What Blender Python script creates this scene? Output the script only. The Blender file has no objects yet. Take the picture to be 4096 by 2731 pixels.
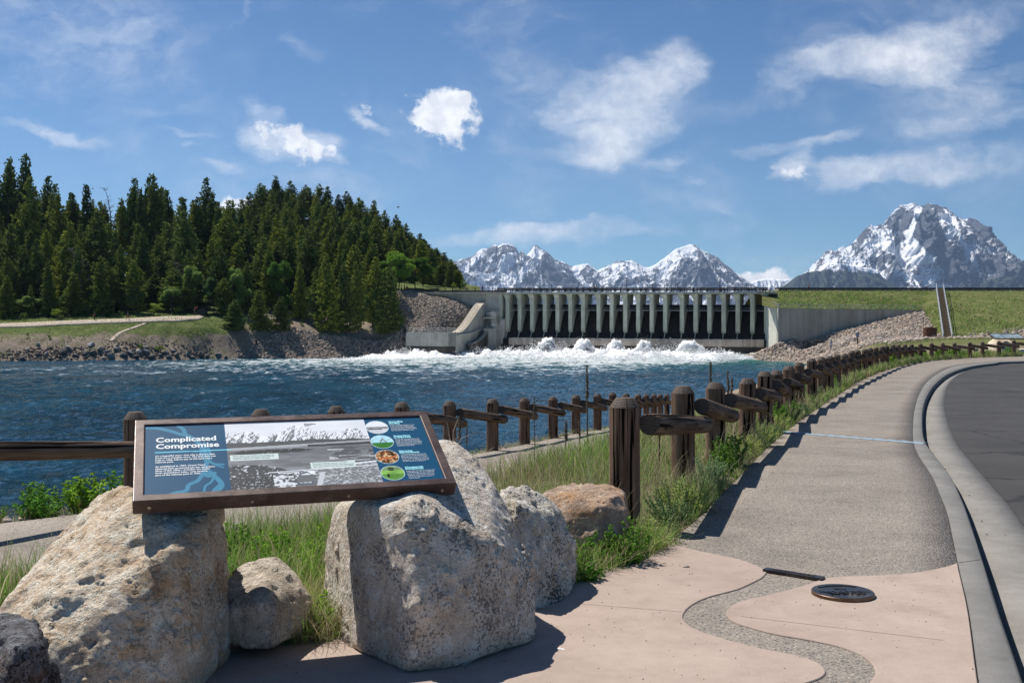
import bpy, bmesh, math, random
import numpy as np
from mathutils import Vector, Matrix
R = math.radians
C = bpy.context.scene.collection
scene = bpy.context.scene
# ---------------------------------------------------------------- camera, world, sun, exposure
EYE = 1.62
cd = bpy.data.cameras.new('camera'); cam = bpy.data.objects.new('camera', cd); C.objects.link(cam)
cam.location = (0, 0, EYE); cam.rotation_euler = (R(90), 0, 0)
cd.sensor_width = 36; cd.lens = 36*1000/1024; cd.clip_start = .1; cd.clip_end = 60000
scene.camera = cam
scene.view_settings.view_transform = 'Standard'; scene.view_settings.look = 'None'
scene.view_settings.gamma = 1; scene.view_settings.exposure = 0.55
SUN_EL, SUN_AZ = R(58), math.atan2(-.757, .654)      # azimuth measured from +Y towards +X
sdir = Vector((math.sin(SUN_AZ)*math.cos(SUN_EL), math.cos(SUN_AZ)*math.cos(SUN_EL), math.sin(SUN_EL)))
sl = bpy.data.lights.new('sun', 'SUN'); sl.energy = 4.2; sl.angle = R(.53); sl.color = (1, .955, .89)
so = bpy.data.objects.new('sun', sl); C.objects.link(so)
so.rotation_euler = (-sdir).to_track_quat('-Z', 'Y').to_euler()
cy = scene.cycles
cy.max_bounces = 8; cy.diffuse_bounces = 3; cy.glossy_bounces = 2; cy.transmission_bounces = 3
cy.transparent_max_bounces = 6; cy.volume_bounces = 0; cy.caustics_reflective = False; cy.caustics_refractive = False
cy.sample_clamp_indirect = 4; cy.sample_clamp_direct = 3; cy.use_denoising = True; cy.denoising_prefilter = 'NONE'; cy.denoising_input_passes = 'RGB_ALBEDO_NORMAL'

class NB:
    """small node builder"""
    def __init__(s, nt):
        s.nt = nt; s.n = nt.nodes; s.l = nt.links
    def new(s, typ, **kw):
        n = s.n.new(typ)
        for k, v in kw.items(): setattr(n, k, v)
        return n
    def put(s, n, i, v):
        if v is None: return
        if isinstance(v, bpy.types.NodeSocket): s.l.new(v, n.inputs[i])
        else:
            if isinstance(v, tuple) and len(v) == 3 and n.inputs[i].type == 'RGBA': v = v+(1,)
            n.inputs[i].default_value = v
    def math(s, op, a, b=None, c=None, clamp=False):
        n = s.new('ShaderNodeMath', operation=op, use_clamp=clamp)
        s.put(n, 0, a); s.put(n, 1, b); s.put(n, 2, c); return n.outputs[0]
    def vmath(s, op, a, b=None):
        n = s.new('ShaderNodeVectorMath', operation=op); s.put(n, 0, a); s.put(n, 1, b)
        return n.outputs['Value'] if op in ('LENGTH', 'DOT_PRODUCT') else n.outputs[0]
    def noise(s, vec, scale, detail=4, rough=.55, dist=0, col=False):
        n = s.new('ShaderNodeTexNoise'); s.put(n, 'Vector', vec); n.inputs['Scale'].default_value = scale
        n.inputs['Detail'].default_value = detail; n.inputs['Roughness'].default_value = rough
        n.inputs['Distortion'].default_value = dist
        return n.outputs['Color' if col else 'Fac']
    def voro(s, vec, scale, out='Color', feature='F1', rnd=1):
        n = s.new('ShaderNodeTexVoronoi', feature=feature); s.put(n, 'Vector', vec); n.inputs['Scale'].default_value = scale
        n.inputs['Randomness'].default_value = rnd
        return n.outputs[out]
    def ramp(s, fac, stops, interp='LINEAR'):
        n = s.new('ShaderNodeValToRGB'); s.put(n, 0, fac); e = n.color_ramp.elements; n.color_ramp.interpolation = interp
        while len(e) < len(stops): e.new(.5)
        for i, (p, c) in enumerate(stops):
            e[i].position = p
            if not isinstance(c, tuple): c = (c, c, c)
            e[i].color = c+(1,)
        return n.outputs[0]
    def step(s, v, a, b, lo=0., hi=1., smooth=True):
        n = s.new('ShaderNodeMapRange'); n.interpolation_type = 'SMOOTHSTEP' if smooth else 'LINEAR'
        s.put(n, 0, v); s.put(n, 1, a); s.put(n, 2, b); s.put(n, 3, lo); s.put(n, 4, hi); return n.outputs[0]
    def mix(s, f, a, b, mode='MIX'):
        n = s.new('ShaderNodeMix', data_type='RGBA', blend_type=mode); s.put(n, 0, f); s.put(n, 6, a); s.put(n, 7, b); return n.outputs[2]
    def map(s, vec, scale=(1, 1, 1), rot=(0, 0, 0), loc=(0, 0, 0), typ='POINT'):
        n = s.new('ShaderNodeMapping', vector_type=typ); s.put(n, 0, vec)
        n.inputs['Scale'].default_value = scale; n.inputs['Rotation'].default_value = rot; n.inputs['Location'].default_value = loc
        return n.outputs[0]
    def bump(s, h, strength=.5, dist=.02, normal=None):
        n = s.new('ShaderNodeBump'); s.put(n, 'Height', h); n.inputs['Strength'].default_value = strength
        n.inputs['Distance'].default_value = dist
        if normal is not None: s.l.new(normal, n.inputs['Normal'])
        return n.outputs[0]
    def obj(s): return s.new('ShaderNodeTexCoord').outputs['Object']
    def gen(s): return s.new('ShaderNodeTexCoord').outputs['Generated']
    def pos(s): return s.new('ShaderNodeNewGeometry').outputs['Position']
    def attr(s, name, out='Color'): return s.new('ShaderNodeAttribute', attribute_name=name).outputs[out]
    def rand(s): return s.new('ShaderNodeObjectInfo').outputs['Random']
    def sep(s, v):
        n = s.new('ShaderNodeSeparateXYZ'); s.put(n, 0, v); return n.outputs
    def comb(s, x, y, z):
        n = s.new('ShaderNodeCombineXYZ'); s.put(n, 0, x); s.put(n, 1, y); s.put(n, 2, z); return n.outputs[0]

# ---- sky: Nishita blue with clouds at infinity (directions only)
w = bpy.data.worlds.new('World'); scene.world = w; w.use_nodes = True
nb = NB(w.node_tree); w.node_tree.nodes.clear()
sky = nb.new('ShaderNodeTexSky', sky_type='NISHITA', sun_disc=False, sun_elevation=SUN_EL, sun_rotation=SUN_AZ)
sky.altitude = 2060; sky.air_density = 1.0; sky.dust_density = .6; sky.ozone_density = 1.6
d = nb.sep(nb.gen())
yy = nb.math('MAXIMUM', d[1], .05)
u = nb.math('DIVIDE', d[0], yy); v = nb.math('DIVIDE', d[2], yy)
uv = nb.comb(u, v, 0.)
CLOUDS = [  # px, py, half width, half height, tilt (deg, + = rising to the right), density
 (443,118,36,27,0,1.9),(452,108,22,18,0,.9),(290,140,56,25,-14,1.15),(262,122,36,12,-20,.7),(255,100,34,8,-8,.7),(335,170,28,7,-12,.5),
 (362,112,20,12,-40,.85),(385,128,28,11,-30,.5),(228,162,28,9,-8,.7),(60,130,70,9,-6,.85),(185,130,30,6,0,.65),(195,143,16,6,0,.5),
 (625,112,78,48,25,.95),(600,148,60,22,8,.8),(650,75,60,26,20,.7),(580,90,44,34,20,.5),(680,158,34,9,5,.6),(506,142,34,22,-5,.4),
 (800,148,66,10,10,.85),(790,172,22,12,20,1.1),(870,172,90,13,4,.9),(965,165,110,20,3,.65),(690,175,30,7,5,.5),
 (830,62,150,26,26,.62),(930,34,130,24,22,.68),(920,62,60,26,10,.8),(985,85,80,60,10,.45),(900,110,110,40,15,.3),(975,130,70,14,5,.4),
 (540,238,150,14,2,.75),(520,232,60,12,0,.5),(766,276,30,13,0,1.4),(238,203,26,12,5,1.4),
 (125,22,70,10,-14,.45),(232,22,50,8,60,.4),(305,55,40,12,-20,.4),(115,60,40,12,40,.25),(20,90,50,20,-10,.35),(150,110,60,10,-5,.35),(470,40,60,10,-20,.3),(390,160,26,8,-20,.35),(560,20,40,12,-40,.3)]
CUMULUS = [(443,118,37,28,0,1.35),(452,106,24,18,0,.8),(430,122,20,16,0,.5),(766,277,30,12,0,1.2),(752,280,16,9,0,.8),(238,204,28,12,5,1.2),(288,140,52,22,-14,.95),(318,152,26,13,-8,.5),(362,112,18,9,-40,.62),(792,170,24,11,25,.85)]
def cloud_sum(L_, vec):
    out = None
    for px, py, a, b, rot, k in L_:
        m = nb.map(vec, scale=(a/1000, b/1000, 1), rot=(0, 0, R(rot)), loc=((px-512)/1000, (341-py)/1000, 0), typ='TEXTURE')
        g = nb.step(nb.vmath('LENGTH', m), 0., 1.5, k, 0.)
        out = g if out is None else nb.math('ADD', out, g)
    return out
wc = nb.vmath('ADD', uv, nb.vmath('MULTIPLY', nb.vmath('SUBTRACT', nb.noise(uv, 26, 5, .6, col=True), (.5, .5, .5)), (.05, .04, 0)))
d1 = cloud_sum(CUMULUS, wc); big_w = nb.vmath('MULTIPLY', nb.vmath('SUBTRACT', nb.noise(nb.map(uv, rot=(0, 0, R(-24)), scale=(1, 1.7, 1)), 7, 8, .58, col=True), (.5, .5, .5)), (.15, .09, 0))
uvw = nb.vmath('ADD', uv, big_w)
d2 = cloud_sum([c for c in CLOUDS if (c[0], c[1]) not in ((443,118), (452,108), (766,276), (238,203))], uvw)
pf = nb.noise(uv, 46, 8, .62)
cov1 = nb.step(nb.math('ADD', d1, nb.math('MULTIPLY', nb.math('SUBTRACT', pf, .5), 2.4)), .34, .95, 0., .97)
cov1 = nb.math('MULTIPLY', cov1, nb.step(d1, .0, .2))
t1 = nb.noise(nb.map(uvw, rot=(0, 0, R(-22)), scale=(1, 1.9, 1)), 16, 10, .62); t2 = nb.noise(uvw, 5.5, 6, .55)
wisp = nb.math('ADD', nb.math('MULTIPLY', d2, 1.15), nb.math('ADD', nb.math('MULTIPLY', nb.math('SUBTRACT', t1, .5), 2.6), nb.math('MULTIPLY', nb.math('SUBTRACT', t2, .5), 1.2)))
cov2 = nb.math('MULTIPLY', nb.step(wisp, .0, 2.0, 0., .82, smooth=False), nb.step(d2, .0, .7))
veil = nb.math('MULTIPLY', nb.step(t2, .42, .72), nb.math('MULTIPLY', nb.step(t1, .3, .7), .34))
cov = nb.math('MAXIMUM', cov1, nb.math('MAXIMUM', cov2, veil))
front = nb.step(d[1], .03, .12)
cov = nb.math('MULTIPLY', cov, front)
puff = nb.noise(uv, 60, 4, .6)
ccol = nb.mix(nb.step(puff, .35, .65), (5.7, 5.8, 6.1), (7.4, 7.4, 7.4))
# the photograph's sky is a softer blue: tint the Nishita colour a little
skyc = nb.mix(1., sky.outputs[0], nb.ramp(v, [(0, (.44, .60, .64)), (.38, (.18, .37, .52))]), 'MULTIPLY')
mixc = nb.mix(cov, skyc, ccol)
bg = nb.new('ShaderNodeBackground'); nb.put(bg, 0, mixc); bg.inputs[1].default_value = .11
ow = nb.new('ShaderNodeOutputWorld'); nb.l.new(bg.outputs[0], ow.inputs[0])

# ---------------------------------------------------------------- helpers
rng = np.random.default_rng(7); random.seed(7)
def P(px, py, Y): return np.array([(px-512)/1000*Y, Y, EYE+(341-py)/1000*Y])
def gz(Y):
    Y = np.asarray(Y, float); return np.where(Y > 30, .6*(np.maximum(Y-30, 0)/40)**1.15, 0.)
def G(px, py, dz=0.):
    Y = 10.
    for _ in range(60):
        Yn = (EYE-(float(gz(Y))+dz))*1000/(py-341); Y = .5*Y+.5*Yn
    return (px-512)/1000*Y, Y
def mat(name, rough=.8, spec=.3):
    m = bpy.data.materials.new(name); m.use_nodes = True; nt = m.node_tree
    b = nt.nodes['Principled BSDF']; b.inputs['Roughness'].default_value = rough
    b.inputs['Specular IOR Level'].default_value = spec
    return m, NB(nt), b
def tagt(o, label=None, cat=None, group=None, kind=None):
    if label: o['label'] = label
    if cat: o['category'] = cat
    if group: o['group'] = group
    if kind: o['kind'] = kind
    return o
def empty(name, loc=(0, 0, 0), rz=0, label=None, cat=None, group=None):
    o = bpy.data.objects.new(name, None); C.objects.link(o); o.location = loc; o.rotation_euler = (0, 0, rz)
    return tagt(o, label, cat, group)
def link(name, me, parent=None):
    o = bpy.data.objects.new(name, me); C.objects.link(o)
    if parent is not None: o.parent = parent
    return o
def npmesh(name, V, F, m=None, smooth=False, cols=None, fl=None, parent=None):
    """V (n,3), F (k,3|4) -> object"""
    V = np.ascontiguousarray(V, dtype=np.float32); F = np.ascontiguousarray(F, dtype=np.int32)
    me = bpy.data.meshes.new(name); k = F.shape[1]
    me.vertices.add(len(V)); me.vertices.foreach_set('co', V.ravel())
    me.loops.add(F.size); me.loops.foreach_set('vertex_index', F.ravel())
    me.polygons.add(len(F)); me.polygons.foreach_set('loop_start', np.arange(0, F.size, k, dtype=np.int32))
    if smooth: me.polygons.foreach_set('use_smooth', np.ones(len(F), dtype=bool))
    if cols is not None:
        for cn, arr in cols.items():
            arr = np.asarray(arr, dtype=np.float32)
            if arr.ndim == 1:
                at = me.attributes.new(cn, 'FLOAT', 'POINT'); at.data.foreach_set('value', arr)
            else:
                at = me.attributes.new(cn, 'FLOAT_COLOR', 'POINT')
                full = np.ones((len(V), 4), np.float32); full[:, :3] = arr; at.data.foreach_set('color', full.ravel())
    me.update(calc_edges=True); me.validate()
    if m is not None: me.materials.append(m)
    return link(name, me, parent) if fl is None else me
class MB:
    def __init__(s): s.v = []; s.f = []
    def add(s, V, F):
        o = len(s.v); s.v += [tuple(map(float, p)) for p in V]; s.f += [tuple(i+o for i in f) for f in F]
    def box(s, a, b, M=None):
        x0, y0, z0 = a; x1, y1, z1 = b
        V = [(x0,y0,z0),(x1,y0,z0),(x1,y1,z0),(x0,y1,z0),(x0,y0,z1),(x1,y0,z1),(x1,y1,z1),(x0,y1,z1)]
        if M: V = [M(p) for p in V]
        s.add(V, [(0,3,2,1),(4,5,6,7),(0,1,5,4),(1,2,6,5),(2,3,7,6),(3,0,4,7)])
    def tube(s, pts, rad, n=8, cap=True):
        pts = [Vector(p) for p in pts]; k = len(pts)
        if not hasattr(rad, '__len__'): rad = [rad]*k
        V = []; F = []; up = None
        for i, p in enumerate(pts):
            t = (pts[min(i+1, k-1)]-pts[max(i-1, 0)]).normalized()
            if up is None: up = Vector((0, 0, 1)) if abs(t.z) < .9 else Vector((0, 1, 0))
            x = t.cross(up).normalized(); y = x.cross(t).normalized(); up = y
            for j in range(n):
                a = 2*math.pi*j/n; V.append(p+x*math.cos(a)*rad[i]+y*math.sin(a)*rad[i])
        for i in range(k-1):
            for j in range(n):
                F.append((i*n+j, i*n+(j+1) % n, (i+1)*n+(j+1) % n, (i+1)*n+j))
        if cap: F.append(tuple(range(n-1, -1, -1))); F.append(tuple((k-1)*n+j for j in range(n)))
        s.add(V, F)
    def prism(s, poly, lo, hi, M=lambda a, b, h: (a, b, h)):
        """poly (a,b) list extruded from lo to hi along third coord, mapped by M"""
        n = len(poly); V = [M(a, b, lo) for a, b in poly]+[M(a, b, hi) for a, b in poly]
        F = [tuple(range(n-1, -1, -1)), tuple(range(n, 2*n))]+[(i, (i+1) % n, n+(i+1) % n, n+i) for i in range(n)]
        s.add(V, F)
    def mesh(s, name, m=None, smooth=False, recalc=True):
        me = bpy.data.meshes.new(name); me.from_pydata(s.v, [], s.f)
        if recalc:
            bm = bmesh.new(); bm.from_mesh(me); bmesh.ops.recalc_face_normals(bm, faces=bm.faces); bm.to_mesh(me); bm.free()
        if m: me.materials.append(m)
        if smooth: me.polygons.foreach_set('use_smooth', [True]*len(me.polygons))
        return me
    def build(s, name, m=None, parent=None, smooth=False, recalc=True):
        return link(name, s.mesh(name, m, smooth, recalc), parent)
def copy_tree(o, parent=None):
    c = o.copy(); C.objects.link(c)
    if parent is not None: c.parent = parent
    for ch in [x for x in bpy.data.objects if x.parent == o] if False else list(o.children):
        copy_tree(ch, c)
    return c
# value noise
def _h(*a):
    h = np.zeros(a[0].shape, np.uint64)
    for x, p in zip(a, (374761393, 668265263, 2147483647, 1274126177)):
        h = h+(x.astype(np.int64).astype(np.uint64))*np.uint64(p)
    h ^= h >> np.uint64(13); h *= np.uint64(1274126177); h ^= h >> np.uint64(16)
    return (h & np.uint64(0xffffff)).astype(np.float64)/0xffffff
def vn(*c):
    c = [np.asarray(x, float) for x in c]; i = [np.floor(x) for x in c]; f = [x-j for x, j in zip(c, i)]
    f = [x*x*x*(x*(x*6-15)+10) for x in f]; r = 0; D = len(c)
    for k in range(2**D):
        w_ = 1; idx = []
        for d_ in range(D):
            b = (k >> d_) & 1; w_ = w_*(f[d_] if b else 1-f[d_]); idx.append(i[d_]+b)
        r = r+w_*_h(*idx)
    return r
def fbm(*c, o=5, g=.5, ridge=False, seed=0):
    s = 0; a = 1; t = 0; c = [np.asarray(x, float)+seed*17.31 for x in c]
    for k in range(o):
        n = vn(*[x*2**k+k*13.7 for x in c])
        if ridge: n = 1-abs(2*n-1)
        s = s+a*n; t += a; a *= g
    return s/t
def polar(pts, q, reg=0.):
    """conical (|r|) spline through scattered (x,y,z); returns z at q"""
    pts = np.array(pts, float); n = len(pts)
    D = np.sqrt(((pts[:, None, :2]-pts[None, :, :2])**2).sum(2))
    A = np.zeros((n+3, n+3)); A[:n, :n] = -D-np.eye(n)*reg; A[:n, n] = 1; A[:n, n+1:] = pts[:, :2]; A[n:, :n] = A[:n, n:].T
    b = np.zeros(n+3); b[:n] = pts[:, 2]; wv = np.linalg.solve(A, b)
    q = np.asarray(q, float); out = np.zeros(len(q))
    for i in range(0, len(q), 20000):
        qq = q[i:i+20000]; Dq = np.sqrt(((qq[:, None, :]-pts[None, :, :2])**2).sum(2))
        out[i:i+20000] = -Dq@wv[:n]+wv[n]+qq@wv[n+1:]
    return out
def gridF(nr, nc):
    i = np.arange((nr-1)*(nc-1)); r = i//(nc-1); c = i % (nc-1); a = r*nc+c
    return np.stack([a, a+1, a+nc+1, a+nc], 1)
def catmull(pts, k=8):
    pts = [np.array(p, float) for p in pts]; out = []
    for i in range(len(pts)-1):
        p0 = pts[max(i-1, 0)]; p1 = pts[i]; p2 = pts[i+1]; p3 = pts[min(i+2, len(pts)-1)]
        for j in range(k):
            t = j/k; out.append(.5*((2*p1)+(-p0+p2)*t+(2*p0-5*p1+4*p2-p3)*t*t+(-p0+3*p1-3*p2+p3)*t**3))
    out.append(pts[-1]); return np.array(out)
def in_poly(pts, poly):
    x, y = pts[:, 0], pts[:, 1]; r = np.zeros(len(pts), bool); n = len(poly)
    for i in range(n):
        x0, y0 = poly[i][:2]; x1, y1 = poly[(i+1) % n][:2]
        c = (y0 > y) != (y1 > y)
        with np.errstate(divide='ignore', invalid='ignore'): xi = (x1-x0)*(y-y0)/(y1-y0+1e-12)+x0
        r ^= c & (x < xi)
    return r

# ---------------------------------------------------------------- materials
def streak_concrete(name, c1, c2, scale=1., streak=.5, rough=.9):
    m, n, b = mat(name, rough, .2); p = n.pos()
    a = n.noise(p, .5*scale, 6, .6); s_ = n.noise(n.map(p, scale=(1, 1, .07)), 1.3*scale, 5, .65)
    f = n.math('ADD', n.math('MULTIPLY', a, 1-streak), n.math('MULTIPLY', s_, streak))
    c = n.ramp(f, [(.3, c1), (.68, c2)]); n.l.new(c, b.inputs['Base Color'])
    n.l.new(n.bump(n.noise(p, 4*scale, 5), .3, .05), b.inputs['Normal']); return m
M = {}
M['pier'] = streak_concrete('pier_concrete', (.27,.275,.215), (.62,.62,.50), 1., .6)
M['dam_concrete'] = streak_concrete('dam_concrete', (.24,.23,.195), (.54,.52,.46), .6, .5)
M['wall_concrete'] = streak_concrete('wall_concrete', (.23,.22,.185), (.46,.44,.385), .5, .7)
M['pale_wall'] = streak_concrete('pale_wall', (.48,.49,.43), (.66,.66,.58), .4, .5)
M['tan_top'] = streak_concrete('tan_top', (.42,.36,.27), (.56,.49,.39), .5, .3)
M['ledge'] = streak_concrete('ledge', (.26,.20,.15), (.56,.50,.43), .8, .8)
M['spillway'] = streak_concrete('spillway', (.012,.009,.007), (.04,.03,.024), .5, .8, .5)
M['wet_concrete'] = streak_concrete('wet_concrete', (.03,.025,.02), (.09,.08,.065), .5, .7, .5)
def plain(name, col, rough=.7, metal=0, var=.25, sc=6):
    m, n, b = mat(name, rough); f = n.noise(n.pos(), sc, 5)
    c = n.mix(n.step(f, .3, .7), tuple(x*(1-var) for x in col), tuple(min(1, x*(1+var)) for x in col)); n.l.new(c, b.inputs['Base Color'])
    b.inputs['Metallic'].default_value = metal; return m
M['dark_steel'] = plain('dark_steel', (.025,.025,.027), .6)
M['galv'] = plain('galvanised_steel', (.42,.44,.44), .45, .3)
M['rust_rail'] = plain('rusty_rail', (.09,.065,.05), .8)
M['rust'] = plain('rust', (.12,.055,.035), .85, 0, .4, 2)
M['white_paint'] = plain('white_paint', (.75,.75,.73), .5, 0, .05)
M['wood_steps'] = plain('wood_steps', (.36,.27,.17), .85, 0, .2, 3)
# log wood
def log_mat(name, c1, c2):
    m, n, b = mat(name, .9, .04); o = n.obj()
    oi = n.new('ShaderNodeObjectInfo'); off = n.vmath('ADD', o, n.comb(n.math('MULTIPLY', oi.outputs['Random'], 40.), 0., n.math('MULTIPLY', oi.outputs['Random'], 91.)))
    g = n.noise(n.map(off, scale=(1, 1, .06)), 28, 8, .7); g2 = n.noise(n.map(off, scale=(1, 1, .18)), 7, 5)
    f = n.math('ADD', n.math('MULTIPLY', g, .6), n.math('MULTIPLY', g2, .4))
    c = n.ramp(f, [(.33, tuple(x*.45 for x in c1)), (.45, c1), (.62, c2), (.75, tuple(min(1, x*1.5) for x in c2))])
    crack = n.step(n.noise(n.map(off, scale=(1, 1, .035)), 12, 3, .5, 1.5), .40, .43)
    c = n.mix(crack, (.008, .006, .005), c)
    peel = n.step(n.noise(n.map(off, scale=(1, 1, .3)), 9, 6, .7), .68, .71)
    c = n.mix(n.math('MULTIPLY', peel, .5), c, (.30, .19, .11))
    n.l.new(c, b.inputs['Base Color'])
    n.l.new(n.bump(n.math('ADD', f, n.math('MULTIPLY', crack, .4)), .6, .012), b.inputs['Normal']); return m
M['post'] = log_mat('brown_stained_log', (.15,.095,.068), (.30,.195,.140))
M['rail'] = log_mat('weathered_rail_log', (.115,.080,.060), (.235,.170,.128))
def end_mat():
    m, n, b = mat('log_end_grain', .8, .2); o = n.obj()
    wv = n.new('ShaderNodeTexWave', wave_type='RINGS', rings_direction='Z'); n.put(wv, 'Vector', o); wv.inputs['Scale'].default_value = 22; wv.inputs['Distortion'].default_value = 3
    sp = n.sep(o); ang = n.math('ARCTAN2', sp[0], sp[1]); ck = n.step(n.noise(n.comb(n.math('MULTIPLY', ang, 3.), 0., 0.), 2.2, 2), .38, .42)
    c = n.mix(wv.outputs['Fac'], (.075,.055,.043), (.15,.118,.095)); c = n.mix(ck, (.012,.01,.008), c)
    n.l.new(c, b.inputs['Base Color']); n.l.new(n.bump(ck, .5, .01), b.inputs['Normal']); return m
M['log_end'] = end_mat()
# granite family
def rock_mat(name, pale, mid, dark, stain, kspeck=.5, kstain=.35, sc=1.):
    m, n, b = mat(name, .85, .25); p = n.obj()
    big = n.noise(p, 2.2*sc, 5, .6); med = n.noise(p, 9*sc, 6, .65, .4); fine = n.noise(p, 60*sc, 5, .7); f2 = n.noise(p, 130*sc, 3, .6)
    c = n.mix(n.step(med, .36, .64), mid, pale)
    c = n.mix(n.math('MULTIPLY', n.step(n.noise(p, 3.5*sc, 6, .7, .6), .48, .66), kstain*2, clamp=True), c, stain)
    lich = n.step(n.noise(p, 14*sc, 7, .75, .3), .53, .6)
    c = n.mix(n.math('MULTIPLY', lich, .55), c, tuple(min(1, x*1.35) for x in pale))
    thr = n.step(big, .3, .7, .60, .50)
    thr = n.math('ADD', thr, n.math('MULTIPLY', n.math('SUBTRACT', n.noise(p, 5*sc, 4, .6), .5), .45)); sp = n.step(fine, thr, n.math('ADD', thr, .05))
    c = n.mix(n.math('MULTIPLY', sp, kspeck*1.6, clamp=True), c, dark)
    sp2 = n.step(f2, .55, .6); c = n.mix(n.math('MULTIPLY', sp2, kspeck*.9), c, tuple(x*1.6 for x in dark))
    blot = n.step(n.math('ADD', n.noise(p, 34*sc, 7, .8, .3), n.math('MULTIPLY', n.math('SUBTRACT', n.noise(p, 3*sc, 3, .5), .5), .4)), .62, .67); c = n.mix(n.math('MULTIPLY', blot, .7), c, tuple(x*.8 for x in dark))
    n.l.new(c, b.inputs['Base Color'])
    h = n.math('ADD', n.math('MULTIPLY', med, 1.6), n.math('ADD', n.math('MULTIPLY', fine, .7), n.math('MULTIPLY', n.noise(p, 26*sc, 6, .7), 1.4)))
    n.l.new(n.bump(h, .85, .03), b.inputs['Normal']); return m
M['rock_tan'] = rock_mat('tan_granite', (.90,.79,.63), (.72,.54,.36), (.08,.06,.05), (.58,.40,.24), .28, .5)
M['rock_pale'] = rock_mat('pale_speckled_granite', (.90,.82,.70), (.72,.60,.47), (.06,.058,.06), (.56,.43,.31), .42, .35)
M['rock_grey'] = rock_mat('grey_speckled_granite', (.82,.76,.66), (.58,.51,.41), (.045,.045,.05), (.42,.32,.20), .55, .25)
M['rock_small'] = rock_mat('buff_stone', (.74,.65,.53), (.56,.47,.37), (.10,.09,.08), (.38,.29,.21), .3, .25)
M['rock_brown'] = rock_mat('brown_sandstone', (.58,.44,.32), (.36,.24,.17), (.07,.05,.04), (.50,.25,.09), .22, .4)
M['rock_dark'] = rock_mat('dark_gneiss', (.24,.24,.25), (.075,.07,.07), (.02,.02,.025), (.14,.085,.05), .6, .3)
# paving
def aggregate(name, tint=(1, 1, 1), sc=95):
    m, n, b = mat(name, .85, .25); p = n.pos()
    p = n.map(p, scale=(1, 1, .2))
    col = n.voro(p, sc, 'Color'); d_ = n.voro(p, sc, 'Distance')
    v_ = n.sep(col)
    c = n.ramp(v_[0], [(0, (.085,.085,.095)), (.14, (.20,.175,.15)), (.34, (.33,.29,.25)), (.55, (.27,.26,.24)), (.74, (.44,.38,.31)), (.92, (.54,.50,.45))], 'CONSTANT')
    c = n.mix(n.step(d_, .35, .62), c, (.33,.29,.25))
    bigv = n.ramp(n.noise(n.pos(), .8, 9, .68), [(.32, .74), (.5, .98), (.68, 1.12)])
    c = n.mix(1., c, bigv, 'MULTIPLY'); c = n.mix(1., c, tint, 'MULTIPLY')
    n.l.new(c, b.inputs['Base Color']); n.l.new(n.bump(n.math('SUBTRACT', 1., d_), .8, .006), b.inputs['Normal']); return m
M['aggregate'] = aggregate('exposed_aggregate', (.80, .78, .75), 70)
M['strip'] = aggregate('river_pebble_strip', (.58,.59,.55), 48)
def concrete(name, c1, c2, specks=0., sc=1.):
    m, n, b = mat(name, .88, .2); p = n.pos()
    a = n.noise(p, 1.1*sc, 8, .65); a2 = n.noise(p, 7*sc, 7, .7); fi = n.noise(p, 90*sc, 4, .7)
    f = n.math('ADD', n.math('MULTIPLY', a, .5), n.math('ADD', n.math('MULTIPLY', a2, .28), n.math('MULTIPLY', fi, .22)))
    c = n.ramp(f, [(.34, c1), (.62, c2)])
    st = n.step(n.noise(p, 2.1*sc, 9, .72), .52, .72); c = n.mix(n.math('MULTIPLY', st, .34), c, tuple(x*.72 for x in c1))
    if specks:
        s_ = n.step(n.noise(p, 60*sc, 3, .6), .66, .7); c = n.mix(n.math('MULTIPLY', s_, specks), c, (.06,.06,.06))
    n.l.new(c, b.inputs['Base Color']); n.l.new(n.bump(fi, .35, .004), b.inputs['Normal']); return m
M['pink'] = concrete('pink_tinted_concrete', (.315,.24,.195), (.45,.355,.295), .06)
M['kerb'] = concrete('kerb_concrete', (.13,.125,.115), (.225,.215,.20), .6)
M['gutter'] = concrete('gutter_concrete', (.16,.15,.135), (.275,.26,.235), .6)
def asphalt():
    m, n, b = mat('asphalt', .9, .2); p = n.pos(); fi = n.noise(p, 110, 3, .7); a = n.noise(p, .5, 6, .6)
    c = n.ramp(n.math('ADD', n.math('MULTIPLY', fi, .5), n.math('MULTIPLY', a, .5)), [(.35, (.04,.039,.038)), (.65, (.075,.072,.07))])
    c = n.mix(n.math('MULTIPLY', n.step(n.noise(n.map(p, rot=(0, 0, .35), scale=(1, .25, 1)), 1.2, 8, .7), .56, .72), .35), c, (.17, .165, .155))
    ck = n.step(n.voro(n.vmath('ADD', p, n.vmath('MULTIPLY', n.noise(p, 1.5, 5, .6, col=True), (.8, .8, 0))), .22, 'Distance', 'DISTANCE_TO_EDGE'), .004, .012, .6, 0.); c = n.mix(ck, c, (.02, .02, .02))
    n.l.new(c, b.inputs['Base Color']); n.l.new(n.bump(fi, .5, .005), b.inputs['Normal']); return m
M['asphalt'] = asphalt()
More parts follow.
